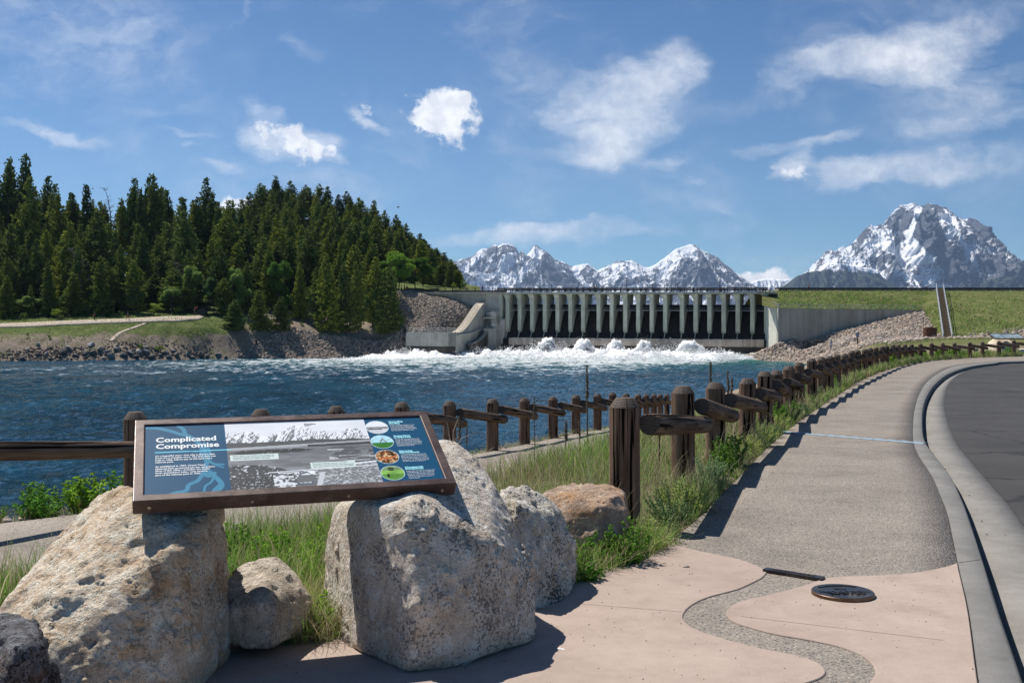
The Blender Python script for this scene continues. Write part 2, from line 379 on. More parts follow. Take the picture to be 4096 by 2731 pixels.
# vegetation
def foliage(name, mul=(1, 1, 1), trans=.25, var=True):
    m, n, b = mat(name, .7, .15); a = n.attr('col')
    oi = n.new('ShaderNodeObjectInfo')
    if var:
        a = n.mix(1., a, n.ramp(oi.outputs['Random'], [(0, (.55,.62,.58)), (.35, (.95,.95,.9)), (.65, (1.35,1.2,.85)), (.85, (1.5,1.3,.9)), (1, (.8,.95,1.05))]), 'MULTIPLY')
    a = n.mix(1., a, mul, 'MULTIPLY'); n.l.new(a, b.inputs['Base Color'])
    if trans:
        t = n.new('ShaderNodeBsdfTranslucent'); n.l.new(a, t.inputs[0]); mx = n.new('ShaderNodeMixShader'); mx.inputs[0].default_value = trans
        n.l.new(b.outputs[0], mx.inputs[1]); n.l.new(t.outputs[0], mx.inputs[2])
        o = [x for x in n.n if x.type == 'OUTPUT_MATERIAL'][0]; n.l.new(mx.outputs[0], o.inputs[0])
    return m
M['needles'] = foliage('conifer_needles'); M['leaves'] = foliage('broad_leaves', trans=.5); M['grass'] = foliage('grass_blades', trans=.35, var=False)
M['bark'] = plain('bark', (.09,.065,.05), .9, 0, .4, 3)
M['dead_bark'] = plain('grey_dead_wood', (.16,.14,.125), .9, 0, .3, 3)
def stone_mat():
    m, n, b = mat('riprap_stone', .9, .2); a = n.attr('col'); f = n.noise(n.pos(), 5, 5, .7)
    c = n.mix(1., a, n.ramp(f, [(.3, .7), (.7, 1.25)]), 'MULTIPLY'); n.l.new(c, b.inputs['Base Color'])
    n.l.new(n.bump(f, .5, .1), b.inputs['Normal']); return m
M['stone'] = stone_mat()

def ico(sub=0):
    bm = bmesh.new(); bmesh.ops.create_icosphere(bm, subdivisions=sub+1, radius=1); bm.verts.ensure_lookup_table()
    V = np.array([v_.co[:] for v_ in bm.verts]); F = np.array([[x.index for x in f.verts] for f in bm.faces]); bm.free(); return V, F
# ================================================================= TERRAIN
WZ = -2.4
def zp(Y): return np.interp(Y, [0, 5, 8, 12, 17.6, 25, 29.5, 36, 48.5, 60], [-.12, -.2, -.3, -.34, -.57, -.92, -1.08, -1.36, -2.0, -2.3])
PATH_N = catmull([(-16, 0), (-9.5, 3.6), (-6.6, 5.9), (-4.2, 7.8), (-2.6, 9.9), (-1.2, 12.6), (.6, 17.5), (2.7, 23.5), (4.7, 30), (6.9, 38), (9.6, 48)], 5)
PATH_F = catmull([(-19, 3), (-11.4, 6.4), (-8.3, 8.6), (-5.6, 10.6), (-4.35, 12.2), (-3.2, 14.5), (-1.0, 20), (.5, 25), (2.1, 29.8), (4.3, 36.2), (7.6, 48.2)], 5)
SHORE = [(-40, -5), (-19, 8), (-12, 12), (-8.5, 14.5), (-6.4, 17.5), (-4.6, 21), (-3.0, 24.5), (-1.5, 28), (0, 32), (2.2, 38), (5, 46.5), (8.5, 55), (13, 66), (22, 85), (32, 105), (44, 132), (55, 165), (61, 195), (63.5, 213.5), (57, 224)]
EDGE = [(668.5,540.9),(697,519),(724,491),(744.7,471.2),(764,451),(790.7,427.4),(816,409.6),(847,388.8),(867.9,376.9),(894.6,367.3),(927,360.6),(971.8,357.3),(1024,355.9)]
EDGE_XY = [G(*p) for p in EDGE]
EDGE_XY += [(EDGE_XY[-1][0]+9, EDGE_XY[-1][1]+2.2), (EDGE_XY[-1][0]+30, EDGE_XY[-1][1]+5)]
cp = []
for i in range(0, len(PATH_N), 3):
    x, y = PATH_N[i]; cp.append((x, y, zp(y)-.03)); x, y = PATH_F[i]; cp.append((x, y, zp(y)-.03))
for i in range(0, len(PATH_F), 3):
    x, y = PATH_F[i]; cp.append((x-.5, y+.35, float(zp(y))-.12))
for i, (x, y) in enumerate(SHORE):
    cp.append((x, y, WZ)); nx = SHORE[min(i+1, len(SHORE)-1)][0]-SHORE[max(i-1, 0)][0]; ny = SHORE[min(i+1, len(SHORE)-1)][1]-SHORE[max(i-1, 0)][1]
    L = math.hypot(nx, ny); s_ = 3+y*.05; cp.append((x-ny/L*s_, y+nx/L*s_, WZ-1.5))
for x, y in EDGE_XY: cp.append((x, y, float(gz(y))-.05))
for x, y in catmull(EDGE_XY, 3): cp.append((x-1.0, y+.5, float(gz(y))-.04))
cp += [(-1.3, 6.4, -.06), (-2.3, 6.2, -.08), (-3.4, 5.2, -.06), (-4.2, 4.2, -.06), (0, 7, -.03), (.6, 7.6, -.03), (1.1, 8.2, -.03), (-.6, 8.5, -.22), (1.2, 12, -.25), (2.5, 16, -.25), (4.0, 20, -.22), (-.1, 6.4, -.02)]
for X in (-30, -10, -4, 0, 6, 14):
    for Y in (-8, 0, 4): cp.append((X, Y, -.06 if X > -12 else -.5))
cp += [(-1.5, 5.2, -.05), (2, 7, -.05), (4, 9, -.1), (6, 12, -.2), (9, 16, -.2), (14, 22, -.2), (20, 32, -.2), (30, 45, -.1), (45, 55, .1), (60, 60, .2), (20, 12, -.2), (40, 20, -.2), (80, 30, .2), (150, 30, .6)]
for px, py, Y in [(762,352,224),(778,343.6,214.5),(794,339.5,214.8),(809.8,335.8,215),(830,332,215.5),(851.7,328,216),(872,322.6,216.6),(893.5,317.3,217),(909,313.8,217.4),(924,310.9,217.6),
                  (928,318,210),(932,327,200),(938,335.5,190),(910,326,203),(880,333,200),(850,339,195),(820,344.5,205),(800,350,212),(835,351,180),(860,345,165),
                  (870,344,140),(900,343.2,125),(940,342.5,115),(985,342.3,110),(1024,342.3,105),(1100,342,105),(880,340.5,180),(945,339.5,180),(970,338,183),(1000,337.5,180),(1024,337,178),(1060,337,178),(1150,336,180),
                  (1000,341.2,140),(940,341.3,150),(1100,341,140),(830,357,120),(850,353,100),(880,349,95),(915,346,92),(960,345,90),(1010,344,88),(845,362,80),(870,356,75),(900,351.5,78),(950,348,78),(1000,347,80),(1200,340,170),
                  (840,362,62),(865,358.5,60),(890,354,66)]:
    cp.append(tuple(P(px, py, Y)))
GCP = cp
def gh(q): return polar(GCP, q)
rowsY = np.concatenate([np.linspace(-6, 3, 12), np.geomspace(3.3, 262, 300)])
uc = np.linspace(-1.15, 1.35, 330)
YY, UU = np.meshgrid(rowsY, uc, indexing='ij'); XX = UU*(np.abs(YY)+8)
q = np.stack([XX.ravel(), YY.ravel()], 1); Z = gh(q)
Z += (fbm(q[:, 0]*.9, q[:, 1]*.9, o=4)-.5)*np.clip(.05+q[:, 1]*.002, 0, .5)
# lies a little under the paved sheets
pav = in_poly(q, [tuple(p) for p in EDGE_XY]+[(200, 75), (200, -8), (-30, -8), (-6, 3.2), (-1.6, 5.2)])
Z = np.where(pav & (q[:, 1] < 80), np.minimum(Z, gz(q[:, 1])-.3), Z)
def poly_d(q, pl):
    pl = np.array(pl, float); best = np.full(len(q), 1e9)
    for a, b in zip(pl[:-1], pl[1:]):
        ab = b-a; t = np.clip(((q-a)@ab)/(ab@ab+1e-9), 0, 1); best = np.minimum(best, np.hypot(*(q-a-t[:, None]*ab).T))
    return best
strip = in_poly(q, [tuple(p) for p in PATH_N]+[tuple(p) for p in PATH_F[::-1]])
Z = np.where(strip, np.minimum(Z, zp(q[:, 1])-.06), Z)
grassy = np.clip((q[:, 1]-60)/40, 0, 1)*np.clip((Z-.2)/.8, 0, 1)*np.clip((170-q[:, 1])/12, 0, 1)
grassy = np.maximum(grassy, .55*((q[:, 1] < 60) & (Z > -2)))
m, n, b = mat('soil_and_turf', .95, .1); p = n.pos()
a = n.noise(p, .8, 8, .65); f = n.noise(p, 24, 6, .7); g3 = n.noise(p, .22, 5, .6)
soil = n.ramp(n.math('ADD', n.math('MULTIPLY', a, .5), n.math('MULTIPLY', f, .5)), [(.32, (.16,.125,.09)), (.5, (.27,.225,.17)), (.66, (.38,.33,.26))])
turf = n.ramp(n.math('ADD', n.math('MULTIPLY', f, .5), n.math('MULTIPLY', g3, .5)), [(.34, (.07,.085,.025)), (.55, (.14,.145,.05)), (.7, (.24,.21,.10))])
gm = n.math('MULTIPLY', n.attr('grassy', 'Fac'), n.step(g3, .25, .5, .5, 1.))
n.l.new(n.mix(gm, soil, turf), b.inputs['Base Color']); n.l.new(n.bump(f, .8, .05), b.inputs['Normal']); M['ground'] = m
o = npmesh('ground', np.column_stack([q, Z]), gridF(len(rowsY), len(uc)), M['ground'], True, {'grassy': grassy}); o['kind'] = 'structure'
# riverside path (aggregate) as a solid strip
def ribbon(name, A, B, zA, zB, m, th=.12, kind='structure', nsub=4):
    A = np.array(A); B = np.array(B); k = len(A); V = []
    for j in range(nsub+1):
        t = j/nsub; V.append(np.column_stack([A*(1-t)+B*t, np.array(zA)*(1-t)+np.array(zB)*t]))
    top = np.stack(V, 1).reshape(-1, 3); bot = top.copy(); bot[:, 2] -= th
    F = gridF(k, nsub+1); nT = len(top); Fs = [F, F[:, ::-1]+nT]
    i = np.arange(k-1)*(nsub+1); Fs.append(np.stack([i, i+nsub+1, i+nsub+1+nT, i+nT], 1)); i = i+nsub
    Fs.append(np.stack([i+nsub+1, i, i+nT, i+nsub+1+nT], 1))
    o = npmesh(name, np.vstack([top, bot]), np.vstack(Fs), m); o['kind'] = kind; return o
ribbon('riverside_path', PATH_N, PATH_F, zp(PATH_N[:, 1]), zp(PATH_F[:, 1]), M['aggregate'])

# ---- sidewalk, plaza, kerb, gutter, road
KL = [(978.8,682.7),(968.3,608.6),(957.8,562.8),(947.3,513.2),(940.6,495.6),(931.7,474.9),(918.3,454),(913.3,440.7),(912.7,427.4),(914.6,408),(919.4,393.3),(927.2,381.4),(940.6,371.5),(956.9,365.4),(986.6,361.9),(1024,360.1)]
KR = [(1024,680),(1000.7,612.4),(983.5,559),(968.3,513),(961.4,495.6),(951,474.9),(935,454),(925.8,441),(922.8,427.4),(923.3,408),(927.8,394.5),(936.1,382.9),(949.5,373.2),(968.8,366.6),(994,363),(1024,360.9)]
AL = [(1200,690),(1150,640),(1100,598),(1062,562),(1036,537),(1023,525),(1008.9,504.5),(989.6,482.3),(970.3,460),(956.9,443),(949.5,426.5),(944.8,411),(944.3,399.2),(948,385.4),(956.5,375.8),(971.8,368.4),(994,364.6),(1024,362.5)]
KLx = [G(*p) for p in KL]; KRx = [G(*p) for p in KR]; ALx = [G(px, py, -.13) for px, py in AL]
def ext_back(L):
       # extend behind the frame towards the camera side
    a = np.array(L[0]); d_ = np.array([-.38, -.925]); return [tuple(a+d_*k_) for k_ in (9, 6, 3.5, 1.6)]+[tuple(p) for p in L]
def ext_fwd(L, n=26):
    a = np.array(L[-1]); return [tuple(p) for p in L]+[(a[0]+12, a[1]+2.6), (a[0]+n+8, a[1]+5.2)]
KLx = ext_fwd(ext_back(KLx)); KRx = ext_fwd(ext_back(KRx)); ALx = ext_fwd(ext_back(ALx))
KLc = catmull(KLx, 8); 
def resample(L, n):
    L = np.array(L); s = np.concatenate([[0], np.cumsum(np.hypot(*np.diff(L, axis=0).T))]); t = np.linspace(0, s[-1], n)
    return np.column_stack([np.interp(t, s, L[:, 0]), np.interp(t, s, L[:, 1])])
def matched(A, B, k=10): # same parameterisation
    return catmull(A, k), catmull(B, k)
# kerb: profile swept between left line and right line, face dropping to gutter
KLc, KRc = matched(KLx, KRx)
def kerb():
    A, B = KLc, KRc; k = len(A); V = []
    zt = gz(A[:, 1]); zt2 = gz(B[:, 1]); d_ = B-A; L = np.hypot(*d_.T)[:, None]; d_ = d_/L
    prof = [(A, zt-.35, 0), (A, zt-.012, 0), (A, zt+.004, .012), (B, zt2+.004, -.03), (B, zt2-.006, -.012), (B, zt2-.03, 0.0), (B, zt2-.30, .03)]
    V = np.stack([np.column_stack([pp+d_*off, z]) for pp, z, off in prof], 1).reshape(-1, 3)
    o = npmesh('kerb', V, gridF(k, len(prof)), M['kerb'], False); o['kind'] = 'structure'
kerb()
# gutter & road
for k_ in range(60, len(KLc)-40, 26):
    if not 1.5 < KLc[k_, 1] < 62: continue
    a_, b_ = KLc[k_], KRc[k_]; d_ = (b_-a_)/np.linalg.norm(b_-a_); n2_ = np.array([-d_[1], d_[0]])*.0035; zz = float(gz(a_[1])); mbk = MB(); mbk.add([(*(a_+n2_), zz+.0062), (*(b_+n2_-d_*.03), zz+.0062), (*(b_-n2_-d_*.03), zz+.0062), (*(a_-n2_), zz+.0062)], [(0, 3, 2, 1)]); o = mbk.build('kerb_joint', plain('kerb_joint_dirt', (.07,.065,.06), .95)); o['kind'] = 'structure'
ALc = catmull(ALx, 10); n_ = 300
Gi = resample(KRc+0.0, n_); Ai = resample(ALc, n_)
# match by nearest point so that the ribbon does not shear
def nearest_on(L, pts):
    L = np.array(L); out = []
    for p_ in pts: out.append(L[np.argmin(((L-p_)**2).sum(1))])
    return np.array(out)
Gfine = resample(KRc, 4000); Gm = nearest_on(Gfine, Ai)
ribbon('gutter', Gm+np.array([.02, 0]), Ai, gz(Gm[:, 1])-.145, gz(Ai[:, 1])-.13, M['gutter'], .15, nsub=2)
road = [tuple(p) for p in Ai]
road_in = Ai+np.array([.0, 0])
def road_mesh():
    ys = Ai[:, 1]; V = []; k = len(Ai); W = np.linspace(0, 1, 14)**1.6
    far = np.column_stack([np.full(k, 160.), np.interp(np.linspace(0, 1, k), [0, 1], [-9, 40])])
    for t in W: V.append(np.column_stack([Ai*(1-t)+far*t, gz(Ai[:, 1])-.127+np.minimum(.02*np.hypot(*((far-Ai)*t).T), .12)]))
    top = np.stack(V, 1).reshape(-1, 3); o = npmesh('road', top, gridF(k, len(W)), M['asphalt']); o['kind'] = 'structure'
road_mesh()
# sidewalk sheet between EDGE and kerb left line: big, includes the plaza base
EDc = catmull(EDGE_XY, 8)
Ef = resample(np.vstack([[(-9, -6)], [(-5.2, 3.0)], [(-2.6, 5.0)], [(-1.2, 6.0)], [(.3, 6.9)], [(1.0, 7.55)], EDc[1:]]), 260)
Kf = resample(KLc, 4000); Km = nearest_on(Kf, Ef); 
for i in range(1, len(Km)):
    if Km[i, 1] < Km[i-1, 1]: Km[i] = Km[i-1]
ribbon('sidewalk', Ef, Km-np.array([.004, 0]), gz(Ef[:, 1]), gz(Km[:, 1]), M['aggregate'], .2, nsub=6)
def slab(name, poly, z0, z1, m, kind='structure'):
    bm = bmesh.new(); A_ = sum(poly[i][0]*poly[(i+1) % len(poly)][1]-poly[(i+1) % len(poly)][0]*poly[i][1] for i in range(len(poly)))
    if A_ < 0: poly = poly[::-1]
    n_ = len(poly); P_ = np.array(poly); t_ = np.roll(P_, -1, 0)-np.roll(P_, 1, 0); L_ = np.hypot(*t_.T)[:, None]+1e-9; nn_ = np.column_stack([t_[:, 1], -t_[:, 0]])/L_
    lo = [bm.verts.new((x, y, z0)) for x, y in poly]; mid = [bm.verts.new((x, y, z1-.004)) for x, y in poly]; hi = [bm.verts.new((x-a_*.004, y-b_*.004, z1)) for (x, y), (a_, b_) in zip(poly, nn_)]
    from mathutils.geometry import delaunay_2d_cdt
    pv = [Vector((v_.co.x, v_.co.y)) for v_ in hi]; vo, _, fo, _, _, _ = delaunay_2d_cdt(pv, [], [list(range(n_))], 1, 1e-6)
    tv = [bm.verts.new((v_.x, v_.y, z1)) for v_ in vo]
    for f in fo:
        try: bm.faces.new([tv[i] for i in f])
        except ValueError: pass
    for R0, R1 in ((lo, mid), (mid, hi)):
        for i in range(n_): bm.faces.new([R0[i], R0[(i+1) % n_], R1[(i+1) % n_], R1[i]])
    bmesh.ops.remove_doubles(bm, verts=bm.verts, dist=1e-5)
    me = bpy.data.meshes.new(name); bm.to_mesh(me); bm.free(); me.materials.append(m); o = link(name, me); o['kind'] = kind; return o
def pxy(L): return [G(*p) for p in L]
left_top = pxy([(668.5,540.9),(681.9,546.6),(708.6,553.3),(737.3,559),(756.4,565.7),(764.5,570.0),(766.6,572.4),(763,577),(756.4,580.9),(737.3,589.5),(708.6,597.2),(692.5,604.8),(684.5,612.4),(683.4,619.5),(693.4,628.7),(718.2,637.3),(756.4,647.8),(794.5,655.4),(817.4,663),(825.5,671.6),(820,678.4),(804,684)])
lt = [tuple(p) for p in catmull(left_top, 6)]
lt += [(1.20, 4.45), (.9, 4.1), (.2, 3.2), (-.6, 2.2), (-1.2, 1.2), (-3.2, 1.0), (-4.4, 3.4), (-3.0, 4.9), (-1.7, 5.75), (-.9, 6.2), (.1, 6.75), (.75, 7.3)]
slab('plaza', lt, -.01, .008, M['pink'])
right_top = pxy([(957.3,562.9),(947.3,566.5),(928.2,570.7),(903.4,574.3),(870.9,575.8),(836.5,577),(823,579.2),(819,580.4),(804,585.7),(775.4,593.4),(743,601),(729.5,607.6),(726.6,614),(732,621),(746.8,626.8),(775.4,634.4),(813.6,641.1),(842.3,647.8),(861.4,655.4),(872.0,664),(875.3,673.5),(869,683.7)])
rt = [tuple(p) for p in catmull(right_top, 6)]
rt += [(1.45, 4.25), (1.1, 3.6), (.5, 2.65)]
kk = [tuple(p) for p in resample(KLc, 600) if 2.6 < p[1] < 7.22]
rt += [(x-.006, y) for x, y in kk]
slab('plaza_pavement', rt, -.01, .008, M['pink'])
# scored joints in the pink slab: thin dark grooves
def strip_line(name, a, b, wd, z, m):
    a = np.array(G(*a)); b = np.array(G(*b)); d_ = (b-a)/np.linalg.norm(b-a); nrm = np.array([-d_[1], d_[0]])*wd
    V = [(*(a+nrm), z), (*(b+nrm), z), (*(b-nrm), z), (*(a-nrm), z)]; mb = MB(); mb.add(V, [(0, 3, 2, 1)]); o = mb.build(name, m); o['kind'] = 'structure'; return o
M['joint'] = plain('joint_dirt', (.20,.15,.12), .95)
strip_line('paving_joint', (575, 604), (682, 612.5), .003, .0087, M['joint'])
strip_line('paving_joint', (741, 617), (944, 641), .003, .0087, M['joint'])
# gutter joints, sidewalk joints
M['walk_joint'] = plain('worn_joint', (.22,.20,.175), .95)
for a, b in [((771,443),(918,452.5)),((799,421),(912.5,428)),((820,407),(914,413)),((836,396),(918,401)),((851,386.5),(924,390.5)),((864,379),(932,382.5)),((880,372.5),(944,375)),((900,366.5),(962,368))]:
    strip_line('paving_joint', a, b, .008, float(gz(G(*a)[1]))+.004, M['walk_joint'])
# blue grey tactile expansion strip across the sidewalk
def walk_strip():
    a = np.array(G(782, 431.5)); b = np.array(G(926, 443.2)); k = 40
    d_ = (b-a)/np.linalg.norm(b-a); nn = np.array([-d_[1], d_[0]])*.085; mb = MB(); V = []; F = []
    for i in range(k+1):
        t = i/k; c = a+(b-a)*t; h = .012+.007*math.sin(i*1.9)
        V += [(*(c-nn), .004), (*(c-nn*.9), h), (*(c+nn*.9), h), (*(c+nn), .004)]
    for i in range(k):
        for j in range(3): F.append((i*4+j, i*4+j+1, i*4+4+j+1, i*4+4+j))
    mb.add(V, F); m = plain('blue_grey_rubber', (.27,.36,.42), .6, 0, .12, 20)
    o = mb.build('cover_strip', m); tagt(o, 'pale blue ribbed strip laid across the pebbled sidewalk', 'cover strip')
walk_strip()

# ================================================================= WATER
def dam_st(x, y):      # world -> dam local (s along crest, t upstream)
    dx, dy = x+1.75, y-250; return dx*.92718-dy*.37461, dx*.37461+dy*.92718
pyr = np.concatenate([np.linspace(352.2, 372, 150), np.linspace(372.3, 470, 300), np.linspace(470.6, 640, 160)])
pxr = np.concatenate([np.arange(-900, -120, 20), np.arange(-120, 860, 2.6)])
Yr = (EYE-WZ)*1000/(pyr-341)
YY, PX = np.meshgrid(Yr, pxr, indexing='ij'); X_ = (PX-512)/1000*YY
s_, t_ = dam_st(X_, YY)
inside = np.clip((s_+30)/18, 0, 1)*np.clip((66-s_)/4, 0, 1)
dn = -t_+np.maximum(0, -s_)*.25+np.maximum(0, s_-40)*.3   # metres downstream
foam = np.clip(1.35-dn/34, 0, 1.3)*inside
foam = np.maximum(foam, np.clip(1-np.abs(dn-30)/200, 0, 1)*.54*np.clip((s_+70)/40, 0, 1)*np.clip((75-s_)/20, 0, 1))
green = np.clip(1.25-dn/95, 0, 1)*np.clip((s_+60)/50, 0, 1)
# lively water: wave heights
amp = .11+.2*np.clip(1-dn/120, 0, 1)
Zw = WZ+amp*1.5*(fbm(X_*.5+.3*YY, YY*.42, o=4, g=.6)-.5)*2+.085*(fbm(X_*1.5, YY*1.9, o=3, g=.6, seed=12)-.5)*np.clip(90/YY, 0, 1)
Zw += np.clip(1.3-np.maximum(dn, 0)/30, 0, 1)*inside*1.25*fbm(X_*.32, YY*.2, o=4, g=.6, seed=3)**1.3*1.6*(dn > 0)
Wq = np.stack([X_, YY, Zw], -1).reshape(-1, 3)
m, n, b = mat('river_water', .08, .5); p = n.pos()
fm = n.attr('foam', 'Fac'); gr = n.attr('green', 'Fac')
n1 = n.noise(n.map(p, scale=(1, .55, 1)), .55, 8, .68, .7); n2 = n.noise(n.map(p, scale=(1, .5, 1)), .16, 6, .6, .4)
deep = n.ramp(n.math('ADD', n.math('MULTIPLY', n2, .5), n.math('MULTIPLY', n.noise(n.map(p, scale=(.7, 1, 1)), .9, 8, .7, .8), .5)), [(.4, (.004,.045,.095)), (.62, (.032,.17,.28))])  # light and dark of the ripples put into the water colour by noise
col = n.mix(gr, deep, (.05, .21, .19))
nz = n.math('ADD', n.math('MULTIPLY', n1, .75), n.math('MULTIPLY', n2, .25))
thr = n.math('SUBTRACT', .74, n.math('MULTIPLY', fm, .60))
ff = n.step(nz, n.math('SUBTRACT', thr, .05), n.math('ADD', thr, .09))
base = n.step(fm, .8, 1.25); ff = n.math('MAXIMUM', ff, base)
col = n.mix(ff, col, (.82, .87, .87)); n.l.new(col, b.inputs['Base Color'])
n.l.new(n.math('ADD', .10, n.math('MULTIPLY', ff, .8)), b.inputs['Roughness'])
w1 = n.noise(n.map(p, scale=(1, .8, 1), rot=(0, 0, .3)), 1.5, 9, .72, .6); w2 = n.noise(n.map(p, scale=(1, .6, 1)), .28, 5, .6)
h = n.math('ADD', n.math('MULTIPLY', w1, .8), n.math('MULTIPLY', w2, 1.0))
n.l.new(n.bump(h, 1., 1.3), b.inputs['Normal']); b.inputs['IOR'].default_value = 1.33; n.l.new(n.math('SUBTRACT', .5, n.math('MULTIPLY', gr, .38)), b.inputs['Specular IOR Level'])
M['water'] = m
o = npmesh('river_water', Wq, gridF(len(Yr), len(pxr))[:, ::-1], m, True, {'foam': foam.ravel(), 'green': green.ravel()}); o['kind'] = 'structure'
riv = o

# ================================================================= FAR (LEFT) BANK AND HILL
fb = []
for px, Y in [(-250,190),(-150,196),(-60,201),(0,205),(50,208),(100,212),(150,218),(200,225),(250,231),(300,235),(360,239),(415,242),(450,242.5),(470,243)]:
    x = (px-512)/1000*Y; fb += [(x, Y, WZ-.1), (x, Y-14, WZ-3), (x, Y+1.5, WZ+.7)]
for px, py, Y in [(-150,345,203),(0,349,208.5),(60,349,212),(127,348,216),(175,349,222),(-150,335,210),(0,341,212),(60,340,216),(127,338,220),(175,338,226),(200,335,229),(-150,329,218),
    (0,327.4,222),(60,325,225),(95,323.6,227),(127,322.4,229),(160,321,231),(190,319.6,233),(0,323.8,227),(60,321.3,230),(127,319,234),(190,316.6,238),(-150,327,222),
    (0,321,233),(60,318,237),(100,316,240),(160,314,242),(210,312,246),(-150,318,240),(-150,290,280),(0,303,270),(100,298,275),(200,290,280),(0,262,310),(100,258,320),(200,258,322),(0,232,380),(-150,225,380),(100,235,385),(210,248,360),
    (225,333.5,232),(246,330.5,237),(274,330.5,241),(300,327,244),(317,329,246),(345,334,247),(360,336,247.5),(383,336.5,248),(404,338,247),(415,334,245.5),(300,315,257),(350,318,259),(385,314,259),
    (398,290.3,264),(380,289.5,275),(300,285,290),(340,287,283),(430,291.5,264),(474,292,266),(436,295,257),(474,304,254.5),(398,291.5,258.5),(400,310,252),(440,312,250),(460,315,249.5),(402,329,246.5),(450,330.5,243.8),(420,332.5,244),
    (235,228,385),(275,212,400),(310,219,395),(350,235,385),(390,262,370),(420,275,350),(445,284,330),(460,288,310),(480,291,300),(275,250,345),(330,265,325),(380,280,300),(250,290,280),(275,290,600),(0,285,600),(450,300,600),(150,225,400),(180,240,380),(480,296,420),(430,288,420)]:
    fb.append(tuple(P(px, py, Y)))
def fh(q): return polar(fb, q)
pr = np.concatenate([np.arange(-230, 482, 2.5)]); Yr2 = np.concatenate([np.arange(186, 272, .8), np.linspace(273, 520, 90)])
YY, PX = np.meshgrid(Yr2, pr, indexing='ij'); X2 = (PX-512)/1000*YY; q = np.stack([X2.ravel(), YY.ravel()], 1); Z = fh(q)
_dp = np.minimum(poly_d(q, [P(px, py, Y)[:2] for px, py, Y in [(-150,328,220),(0,325.5,224),(60,323,227.5),(127,320.6,231),(190,318,235.5),(205,317,241)]])-2.5, poly_d(q, [P(px, py, Y)[:2] for px, py, Y in [(112,341,218.5),(122,332,223),(135,326.5,226.5),(146,322.5,229.5)]]))
_pm = np.clip(_dp/2, 0, 1)
Z += (fbm(q[:, 0]*.3, q[:, 1]*.3, o=5)-.5)*.9*np.clip((Z+2.4)/2, 0, 1)*_pm
Z += -(fbm(q[:, 0]*.22, q[:, 1]*.05, o=4, ridge=True, seed=5)-.5)*1.1*np.clip(1-np.abs(Z-1.5)/4, 0, 1)*_pm
dx_ = q[:, 0]/q[:, 1]*1000+512
grs = np.clip((Z-2.2)/2.5, 0, 1)*np.clip((250-dx_)/30, 0, 1); grs = np.maximum(grs, .8*(q[:, 1] > 262))
shade = np.clip((q[:, 1]-244)/10, 0, 1)
m, n, b = mat('far_bank_earth', .95, .1); p = n.pos(); a = n.noise(p, .25, 8, .65); f = n.noise(p, 1.6, 6, .7)
dirt = n.ramp(n.math('ADD', n.math('MULTIPLY', a, .5), n.math('MULTIPLY', f, .5)), [(.3, (.13,.10,.075)), (.5, (.24,.195,.15)), (.68, (.36,.31,.25))])
gc = n.ramp(n.math('ADD', n.math('MULTIPLY', a, .6), n.math('MULTIPLY', f, .4)), [(.3, (.045,.075,.018)), (.5, (.10,.13,.035)), (.64, (.20,.20,.08)), (.72, (.30,.27,.17))])
gm = n.step(n.math('ADD', n.attr('grs', 'Fac'), n.math('MULTIPLY', n.math('SUBTRACT', a, .45), 2.6)), .28, .6)
n.l.new(n.mix(gm, dirt, gc), b.inputs['Base Color']); n.l.new(n.bump(f, .9, .35), b.inputs['Normal'])
o = npmesh('far_bank', np.column_stack([q, Z]), gridF(len(Yr2), len(pr)), m, True, {'grs': grs}); o['kind'] = 'structure'; o.name = 'hillside'
# dirt path along the far bank
pa = catmull([P(px, py, Y)[:2] for px, py, Y in [(-150,329,218),(0,327.4,222),(60,325,225),(127,322.4,229),(190,319.6,233),(203,318.4,238)]], 8)
pb = catmull([P(px, py, Y)[:2] for px, py, Y in [(-150,327,222),(0,323.8,226.6),(60,321.3,229.6),(127,319,233.4),(190,316.6,237.6),(203,316.2,243)]], 8)
M['dirt_path'] = plain('pale_dirt', (.42,.35,.28), .95, 0, .15, 1)
ribbon('dirt_path', pa, pb, fh(pa)+.22, fh(pb)+.26, M['dirt_path'], .6)
pa = catmull([P(px, py, Y)[:2] for px, py, Y in [(112,341,218.5),(122,332,223),(135,326.5,226.5),(146,322.5,229.5)]], 8)
ribbon('dirt_path', pa-np.array([.5, .2]), pa+np.array([.5, .2]), fh(pa)+.10, fh(pa)+.12, M['dirt_path'], .5, nsub=1)

# ================================================================= EMBANKMENT (right of dam)
ep = np.arange(762, 1250, 2.5); ne = 26
top = np.array([P(px, 290.6, 232) for px in ep]); back = top+np.array([0, 9, .15]); back2 = back+np.array([0, 22, -7.])
def bot(px):
    if px <= 925: return P(px, np.interp(px, [762, 778, 925], [305, 308.0, 309.9]), np.interp(px, [762, 778, 925], [216.5, 215.9, 218.6]))
    z = np.interp(px, [925, 929, 937, 950, 1250], [309.9, 322, 334, 337.5, 336.5]); Y = np.interp(px, [925, 929, 937, 950, 1250], [218.6, 207, 191, 184, 184]); return P(px, z, Y)
bo = np.array([bot(px) for px in ep]); rows = [back2, back]+[top*(1-t)+bo*t for t in np.linspace(0, 1, ne)]
V = np.stack(rows, 0); nz_ = (fbm(V[..., 0]*.25, V[..., 1]*.25, o=5)-.5)*.8; nz_[:3] *= .1; nz_[-1, ep < 926] = 0; V[..., 2] += nz_
m, n, b = mat('embankment_turf', .95, .1); p = n.pos(); a = n.noise(p, .12, 6, .6); f = n.noise(p, 1.2, 7, .72); f3 = n.noise(n.map(p, scale=(.5, 1, 1)), .5, 5, .65)
c = n.ramp(n.math('ADD', n.math('MULTIPLY', f, .45), n.math('MULTIPLY', f3, .55)), [(.34, (.055,.085,.02)), (.48, (.115,.135,.04)), (.6, (.19,.19,.075)), (.7, (.31,.28,.17))])
